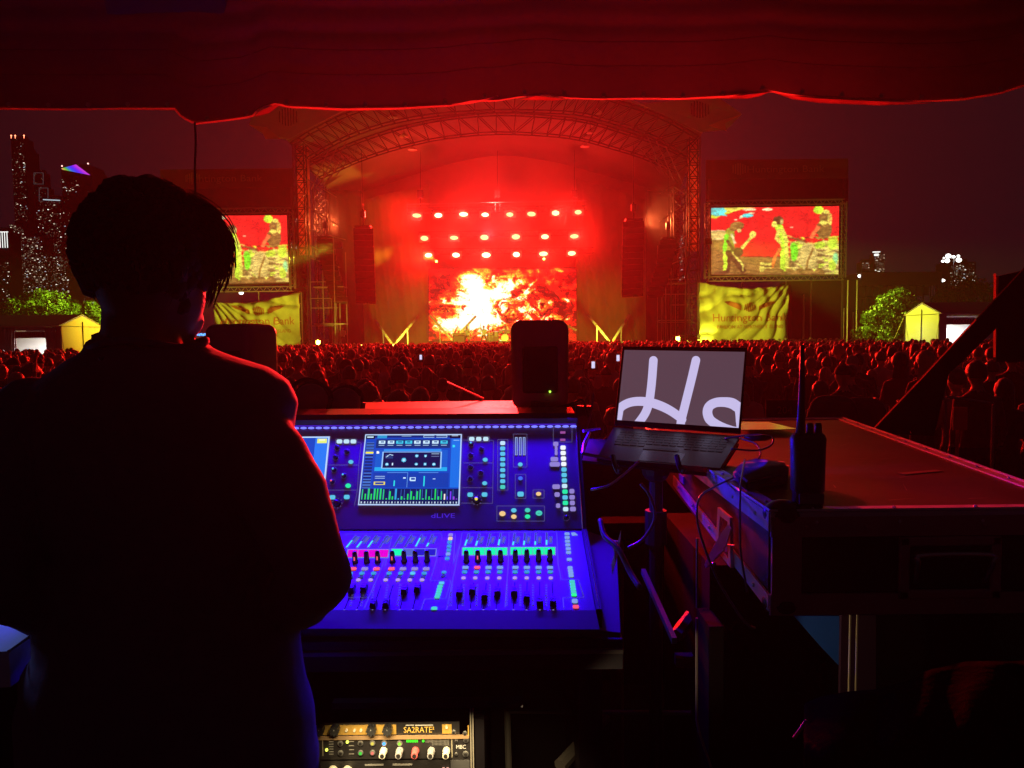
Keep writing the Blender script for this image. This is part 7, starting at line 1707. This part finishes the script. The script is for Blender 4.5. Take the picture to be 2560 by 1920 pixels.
g = text_mb('SA2RATE²', rk(1312, 290) + Vector((0, -.005, 0)), (1, 0, 0), (0, 0, 1), .0125, width=.061); obj('lettering', g, mat('letter_gold', (.85, .55, .12), .4), sat)
rq(1170, 212, 1258, 219, WLET, 'small_print', sat, .0035, .0005); rq(1268, 212, 1460, 219, WLET, 'small_print', sat, .0035, .0005); rq(186, 330, 1840, 347, mat('gold_rail', (.65, .42, .22), .35, .5), 'lower_rail', sat, .004, .004)
rq(1828, 215, 1842, 340, GOLD, 'ear_edge', sat, .004, .002)
for x, y in ((1680, 285), (1798, 298)): rknob(x, y, .0042, .004, mat('screw_steel', (.6, .6, .58), .3, .9), sat, RBK, nm='screw')
mbc = thing('bus_compressor_unit', rk(900, 450), 'lower rack processor with coloured status lights and a row of cream, grey and red knobs', 'audio processor')
rq(-240, 352, 1850, 580, RBK, 'face_plate', mbc, 0, .003)
for x, a, b in ((290, 372, 540), (1660, 340, 556)): rq(x - 5, a, x + 5, b, mat('divider_cream', (.5, .45, .32), .5), 'divider', mbc, .0035, .001)
for x, y, m in ((478, 408, 0), (690, 405, 0), (818, 403, 'y'), (942, 403, 'B'), (1106, 405, 'G'), (480, 508, 0), (692, 506, 'g'), (818, 504, 'r')):
    rknob(x, y, .0052, .003, mat('button_ring_steel', (.5, .5, .48), .3, .8), mbc, {0: RBK, 'y': EM['y'], 'B': emit('lamp_blue', (.05, .35, 1), 2), 'G': emit('lamp_lime', (.35, .9, .05), 1.2), 'g': emit('lamp_green', (.05, .6, .05), 1.2), 'r': emit('lamp_rose', (.9, .2, .15), 1.1)}[m], nm='push_button')
for x, y in ((332, 474), (552, 390)): g = MB(); g.ball(rk(x, y) + Vector((0, -.005, 0)), .003, 8, 6); obj('status_light', g, emit('lamp_yellow', (.85, .95, .1), 2.5), mbc)
for x, m in ((925, CRE), (1095, GRYK), (1262, REDK), (1430, GRYK), (1590, CRE)): rknob(x + 12, 480, .0068, .022, m, mbc, RBK)
rknob(190, 490, .0068, .022, CRE, mbc, RBK)
for k in range(7): rq(1178 + k * 18, 372, 1190 + k * 18, 396, emit('meter_green', (.05, .95, .02), 1.8), 'meter_segment', mbc, .0035, .001)
g = MB(); g.ball(rk(1356, 380) + Vector((0, -.005, 0)), .0025, 8, 6); obj('status_light', g, emit('meter_green', (.05, .95, .02), 1.8), mbc)
g = MB()
for k in range(18):
    a = rk(1385 + k * 14, 365 + 8 * (k > 20)); g.box(a + Vector((0, -.004, -.003)), (.0007, .001, .007)); 
    if k > 4: a = rk(1385 + k * 14, 412); g.box(a + Vector((0, -.004, 0)), (.0007, .001, .006))
for y in (390, 416, 443, 468, 497, 522): g.box(rk(380, y) + Vector((0, -.004, 0)), (.009, .001, .0012))
for y in (388, 432, 475, 520): g.box(rk(595, y) + Vector((0, -.004, 0)), (.01, .001, .0012))
for x in (480, 690, 818, 940): g.box(rk(x, 370) + Vector((0, -.004, 0)), (.014, .001, .001))
obj('small_print', g, mat('print_dim', (.25, .24, .22), .6), mbc)
g = text_mb('MBC', rk(1757, 462) + Vector((0, -.005, 0)), (1, 0, 0), (0, 0, 1), .0082, width=.019); obj('lettering', g, WLET, mbc)
for x, y, r_ in ((1706, 378, .0030), (1706, 518, .0030), (1805, 518, .0058), (1808, 370, .0052)): rknob(x, y, r_, .003, mat('screw_steel', (.6, .6, .58), .3, .9), mbc, RBK, nm='screw')
lowu = thing('third_rack_unit', rk(900, 700), 'lowest black rack processor with two cream knobs, cut by the bottom picture edge', 'audio processor')
rq(-240, 588, 1640, 800, RBK, 'face_plate', lowu, 0, .003); rq(1645, 588, 1850, 800, ALU, 'rack_ear', lowu, 0, .004)
for x in (400, 552): rknob(x, 690, .0088, .02, CRE, lowu, None)
for x in (1572, 1615): rq(x - 12, 662, x + 12, 700, emit('switch_rose', (.9, .45, .35), 1.0), 'lit_switch', lowu, .004, .003)
rq(735, 628, 935, 645, mat('print_dim', (.25, .24, .22), .6), 'small_print', lowu, .0035, .0005); rq(1032, 625, 1240, 642, mat('print_dim', (.25, .24, .22), .6), 'small_print', lowu, .0035, .0005)
# warm rack lamp
lp0 = Vector(((r0.x + r1.x) / 2 + .12, YR - .10, rk(0, 120).z + .05)); t = thing('rack_lamp', lp0, 'small hooded lamp above the equipment rack', 'lamp'); g = MB(); g.box(lp0 + Vector((0, .02, .012)), (.36, .02, .012)); obj('lamp_hood', g, BLACKM, t)
spot('rail_fill_light', lp0 + Vector((.17, 0, 0)), (.72, 1.5, 1.48), 4.0, (1, .74, .42), 46, .9, .01)  # extra spot added beside the rack lamp to reach the twin rails
area('rack_lamp_light', lp0, (0, .45, -1), .85, (1, .76, .40), .34, .01, (1, 0, 0), 80)
# ------------------------------------------------------------------ the sound engineer, seen from behind
YE = 1.20
def E_(x, y, Y=YE): return D(x, y, Y)
JKT = mat('engineer_jacket', (.15, .10, .15), .85, var=.2, scale=30, spec=.15, bump=.15)
ESK = mat('engineer_skin', (.20, .11, .085), .6, spec=.2); EJN = mat('engineer_trousers', (.03, .03, .045), .9)
EHR = mat('engineer_hair', (.05, .022, .018), .75, var=.4, scale=150, spec=.2)
base = Vector((E_(330, 1500).x, YE + .02, RZ))
eng = None
g = MB()
# torso rings
rings = [(752, 190, 420, .08, 0), (772, 140, 470, .10, 0), (800, 95, 556, .115, .005), (832, 40, 600, .12, .01), (880, 10, 618, .125, .015), (950, 8, 600, .13, .02), (1050, 40, 590, .135, .02), (1200, 60, 600, .13, .02), (1330, 48, 610, .12, .02), (1430, 40, 622, .12, .02), (1470, 15, 630, .12, .02), (1560, 2, 645, .12, .02), (1680, 0, 655, .125, .02), (1850, 30, 690, .14, .02), (1950, 60, 660, .13, .02)]
n = 28; vs = []
for y, xl, xr, dp, oy in rings:
    a, b = E_(xl, y), E_(xr, y)
    for j in range(n):
        th_ = 2 * math.pi * j / n; cx = math.copysign(abs(math.cos(th_)) ** .85, math.cos(th_)); sy = math.copysign(abs(math.sin(th_)) ** .9, math.sin(th_))
        vs.append(Vector(((a.x + b.x) / 2 + cx * (b.x - a.x) / 2, YE + .04 + oy + sy * dp, (a.z + b.z) / 2)))
g.add(vs, [(i * n + (j + 1) % n, i * n + j, (i + 1) * n + j, (i + 1) * n + (j + 1) % n) for i in range(len(rings) - 1) for j in range(n)] + [tuple(range(n)), tuple(range((len(rings) - 1) * n, len(rings) * n))[::-1]])
# arms
capsule(g, E_(516, 905, 1.24), E_(618, 1080, 1.17), .066, .062, 16); capsule(g, E_(618, 1080, 1.17), E_(682, 1240, 1.12), .062, .050, 16)
capsule(g, E_(682, 1240, 1.12), E_(645, 1292, 1.22), .052, .048, 14); capsule(g, E_(645, 1292, 1.22), E_(560, 1330, 1.52), .047, .030, 14)
capsule(g, E_(75, 900, 1.24), E_(0, 1080, 1.17), .066, .060, 16); capsule(g, E_(0, 1080, 1.17), E_(-18, 1250, 1.12), .060, .050, 14)
capsule(g, E_(-18, 1250, 1.12), E_(70, 1296, 1.20), .050, .044, 14); capsule(g, E_(70, 1296, 1.2), E_(160, 1340, 1.5), .046, .03, 14)
# collar
for k in range(24):
    a = math.pi * 2 * k / 24; c = E_(303, 764)
    g.ball((c.x + .082 * math.cos(a), YE + .03 + .072 * math.sin(a), c.z + .004 * math.sin(a) + (.01 if math.cos(a) < -.8 else 0)), (.014, .014, .018), 8, 6)
# legs and shoes
for s in (-1, 1):
    hx = base.x + s * .10; top = Vector((hx, YE + .04, RZ + .86)); kn = Vector((hx + s * .03, YE + .05, RZ + .48)); an = Vector((hx + s * .05, YE + .02, RZ + .09))
    capsule(g, top, kn, .10, .07, 12); capsule(g, kn, an, .07, .048, 12); g.ball(an + Vector((s * .01, .06, -.04)), (.05, .14, .05), 12, 8)
# neck, head (turned to the right of the picture)
Rh = Matrix.Rotation(R(-24), 3, 'Z'); hcE = E_(314, 556, YE + .03)
capsule(g, E_(305, 760, YE + .03), E_(308, 640, YE + .03), .060, .058, 18)
def HE(x, y, z): return hcE + Rh @ Vector((x, y, z))
g.ball(hcE, (.083, .100, .118), 20, 14, None)
g.ball(HE(0, .035, -.055), (.062, .072, .078), 16, 10); g.ball(HE(0, .075, -.10), (.032, .028, .028), 12, 8)       # jaw and chin
capsule(g, HE(0, .098, .01), HE(0, .124, -.028), .010, .015, 10)                                                 # nose
g.ball(HE(0, .098, -.066), (.024, .014, .011), 10, 6); g.ball(HE(0, .09, .035), (.055, .02, .012), 10, 6)       # mouth, brow
for s in (-1, 1): g.ball(HE(s * .083, -.004, -.012), (.012, .024, .036), 12, 8)                                  # ears
# hands on the console
hands = []
for W, d, s in ((E_(552, 1332, 1.54), Vector((-.15, .95, -.25)), 1), (E_(168, 1352, 1.52), Vector((.2, .95, -.2)), -1)):
    d.normalize(); side = d.cross(Vector((0, 0, 1))).normalized(); hands.append(W)
    Mq = Matrix((side, d, side.cross(d))).transposed()
    g.ball(W + d * .045, (.042, .052, .017), 14, 8, Mq)
    for q in range(4):
        L_ = (.062, .074, .068, .052)[q]; b = W + d * .085 + side * (q - 1.5) * .0205 * s
        m1 = b + d * L_ * .45 + Vector((0, 0, .006)); m2 = m1 + d * L_ * .35 + Vector((0, 0, -.012)); m3 = m2 + d * L_ * .25 + Vector((0, 0, -.018))
        capsule(g, b, m1, .0095, .009, 8); capsule(g, m1, m2, .009, .008, 8); capsule(g, m2, m3, .008, .0065, 8)
    tb = W + d * .02 - side * .036 * s; capsule(g, tb, tb + d * .035 - side * .018 * s, .012, .0105, 8); capsule(g, tb + d * .035 - side * .018 * s, tb + d * .062 - side * .016 * s, .0105, .008, 8)
me = remeshed(g, .0085, 1)
co_ = np.empty(len(me.vertices) * 3, np.float32); no_ = co_.copy(); me.vertices.foreach_get('co', co_); me.vertices.foreach_get('normal', no_); co_ = co_.reshape(-1, 3); no_ = no_.reshape(-1, 3)
for i_ in range(len(co_)):                                # cloth folds on the jacket and trousers
    c = Vector(co_[i_])
    if c.z < hcE.z - .20 and min((c - h).length for h in hands) > .07:
        k = min(1, (hcE.z - .20 - c.z) * 10)
        p = Vector((c.x * 3.2, c.y * 3, c.z * 5.5)); f = noise.noise(p * 1.3) * .006 + (1 - abs(noise.noise(p * 2.1 + Vector((4, 1, 2)))) * 2) * .004 + noise.noise(p * 5) * .0016
        co_[i_] = c + Vector(no_[i_]) * f * k
me.vertices.foreach_set('co', co_.reshape(-1)); me.update()
for m in (JKT, ESK, EJN): me.materials.append(m)
zc_ = E_(303, 768).z; mi = []
for p in me.polygons:
    c = p.center
    if c.z > zc_ + .012 and abs(c.x - hcE.x) < .14 or min((c - h).length for h in hands) < .10 and c.y > 1.5: mi.append(1)
    elif c.z < RZ + .80 and c.y < 1.5: mi.append(2)
    else: mi.append(0)
me.polygons.foreach_set('material_index', mi)
me.transform(Matrix.Translation(-base))
eng = bpy.data.objects.new('person', me); C.objects.link(eng); eng.location = base; wm[eng.name] = Matrix.Translation(base)
tag(eng, 'sound engineer in dark jacket with tousled hair, seen from behind at the console', 'person')
# hair: a tousled cap of clumps and hundreds of thick curved locks
r_ = random.Random(11); g = MB()
def inhair(d):                                       # direction on the skull covered by hair (head frame: +y is the face)
    return not (d.y > .25 and d.z < .25 + .2 * abs(d.x)) and d.z > -.62 - .25 * d.y
def skull(d):
    k = 1 - .22 * max(0, -d.z) + .05 * noise.noise(Vector((d.x * 2.6, d.y * 2.6, d.z * 2.6)))
    return Vector((.087 * d.x * k, .100 * d.y * k, .114 * d.z))
for k in range(900):
    d = Vector((r_.gauss(0, 1), r_.gauss(0, 1), r_.gauss(0, 1))).normalized()
    if not inhair(d): continue
    p = skull(d) * 1.0; q = hcE + Rh @ p; sz = r_.uniform(.010, .017)
    g.ball(q, sz * 1.1, 6, 4)
for k in range(6500):
    d = Vector((r_.gauss(0, 1), r_.gauss(0, 1), r_.gauss(0, 1))).normalized()
    if not inhair(d): continue
    out = Vector((d.x, d.y, d.z)); p = skull(d) * .985
    down = Vector((0, 0, -1)); fl = (down - out * down.dot(out)); fl = fl.normalized() if fl.length > .05 else Vector((1, 0, 0))
    tw = out.cross(fl) * r_.uniform(-.9, .9); L_ = r_.uniform(.015, .032); pts_ = [p]
    if d.y > .1 and d.z > -.1: L_ *= 1.3
    dirn = (out * r_.uniform(.05, .42) + fl * r_.uniform(.4, 1.0) + tw).normalized()
    for s_ in range(4):
        pts_.append(pts_[-1] + dirn * L_ / 4); dirn = (dirn + fl * .35 - out * .12 + tw * r_.uniform(-.3, .4)).normalized()
    rr_ = r_.uniform(.0006, .0016)
    g.tube([hcE + Rh @ q for q in pts_], [rr_ * 1.3, rr_ * 1.4, rr_ * 1.2, rr_, rr_ * .2], 3, cap=False)
# fringe swinging forward at the right of the picture
fx = [((432, 470), (470, 500), (488, 545), (478, 600)), ((428, 450), (465, 478), (490, 520), (488, 570)), ((440, 490), (478, 530), (486, 575), (462, 625)), ((420, 440), (455, 460), (482, 495), (491, 535)), ((430, 520), (455, 560), (462, 600), (440, 650))]
for k in range(900):
    f = fx[r_.randrange(5)]; jx, jy, jd = r_.gauss(0, 9), r_.gauss(0, 12), r_.gauss(0, .022)
    pts_ = [E_(x - 12 * (1 - i / 3) + jx * (.4 + .3 * i), y + jy, YE + .07 + jd + .008 * i) for i, (x, y) in enumerate(f)]
    cp = curve_pts(pts_, 3); m_ = r_.randrange(4, len(cp) + 1); cp = cp[:m_]
    rr_ = r_.uniform(.0006, .0014); g.tube(cp, [rr_] * (m_ - 1) + [rr_ * .3], 3, cap=False)
# silhouette mass so that the fringe is not see-through
for x, y, a, b in ((435, 520, .020, .045), (452, 545, .014, .036), (420, 480, .022, .03), (440, 590, .012, .03)): g.ball(E_(x, y, YE + .06), (a, .03, b), 12, 8)
hr_ = obj('hair', g, EHR, eng, smooth=True)
# jacket collar, back seam and cuffs as clothing details
g = MB(); c = E_(303, 766)
for k in range(0, 26):
    pass
cpts = [Vector((c.x + .087 * math.cos(a), YE + .03 + .077 * math.sin(a), c.z + .016 + .006 * math.sin(a * 3) + (.012 if abs(a - math.pi) < .5 else 0))) for a in np.linspace(-math.pi, math.pi, 40)]
g.tube(cpts, .006, 6); obj('collar_edge', g, JKT, eng, smooth=True)
g = MB(); g.tube([E_(305, y, 1.2 - .128 + .01) for y in (790,)] + [E_(303, 800, 1.10)], .001, 4)
g = MB(); g.tube([E_(215 + 2, 772, 1.098), E_(215 + 6, 776, 1.098)], .004, 6); obj('back_label', g, mat('label_thread', (.12, .09, .12), .7), eng)
# ------------------------------------------------------------------ smoke that hangs inside the stage
SMOKE = bpy.data.materials.new('stage_smoke'); SMOKE.use_nodes = True
nt = SMOKE.node_tree; nt.nodes.remove(nt.nodes['Principled BSDF'])
vo = nt.nodes.new('ShaderNodeVolumePrincipled'); vo.inputs['Color'].default_value = (.9, .9, .9, 1); vo.inputs['Density'].default_value = .009; vo.inputs['Anisotropy'].default_value = .35
nt.links.new(vo.outputs[0], nt.nodes['Material Output'].inputs['Volume'])
g = MB(); g.box((SX, 69.6, 11.0), (30, 13.6, 18.8)); o = obj('stage_smoke', g, SMOKE); tag(o, kind='stuff')
HAZE = bpy.data.materials.new('haze'); HAZE.use_nodes = True
nt = HAZE.node_tree; nt.nodes.remove(nt.nodes['Principled BSDF'])
vo = nt.nodes.new('ShaderNodeVolumePrincipled'); vo.inputs['Color'].default_value = (.9, .9, .9, 1); vo.inputs['Density'].default_value = .00075; vo.inputs['Anisotropy'].default_value = .62
nt.links.new(vo.outputs[0], nt.nodes['Material Output'].inputs['Volume'])
g = MB(); g.box((0, 52.5, 14.5), (130, 111, 31)); o = obj('haze', g, HAZE); tag(o, kind='stuff')
print('console buttons', nbtn[0], 'objects', len(bpy.data.objects))
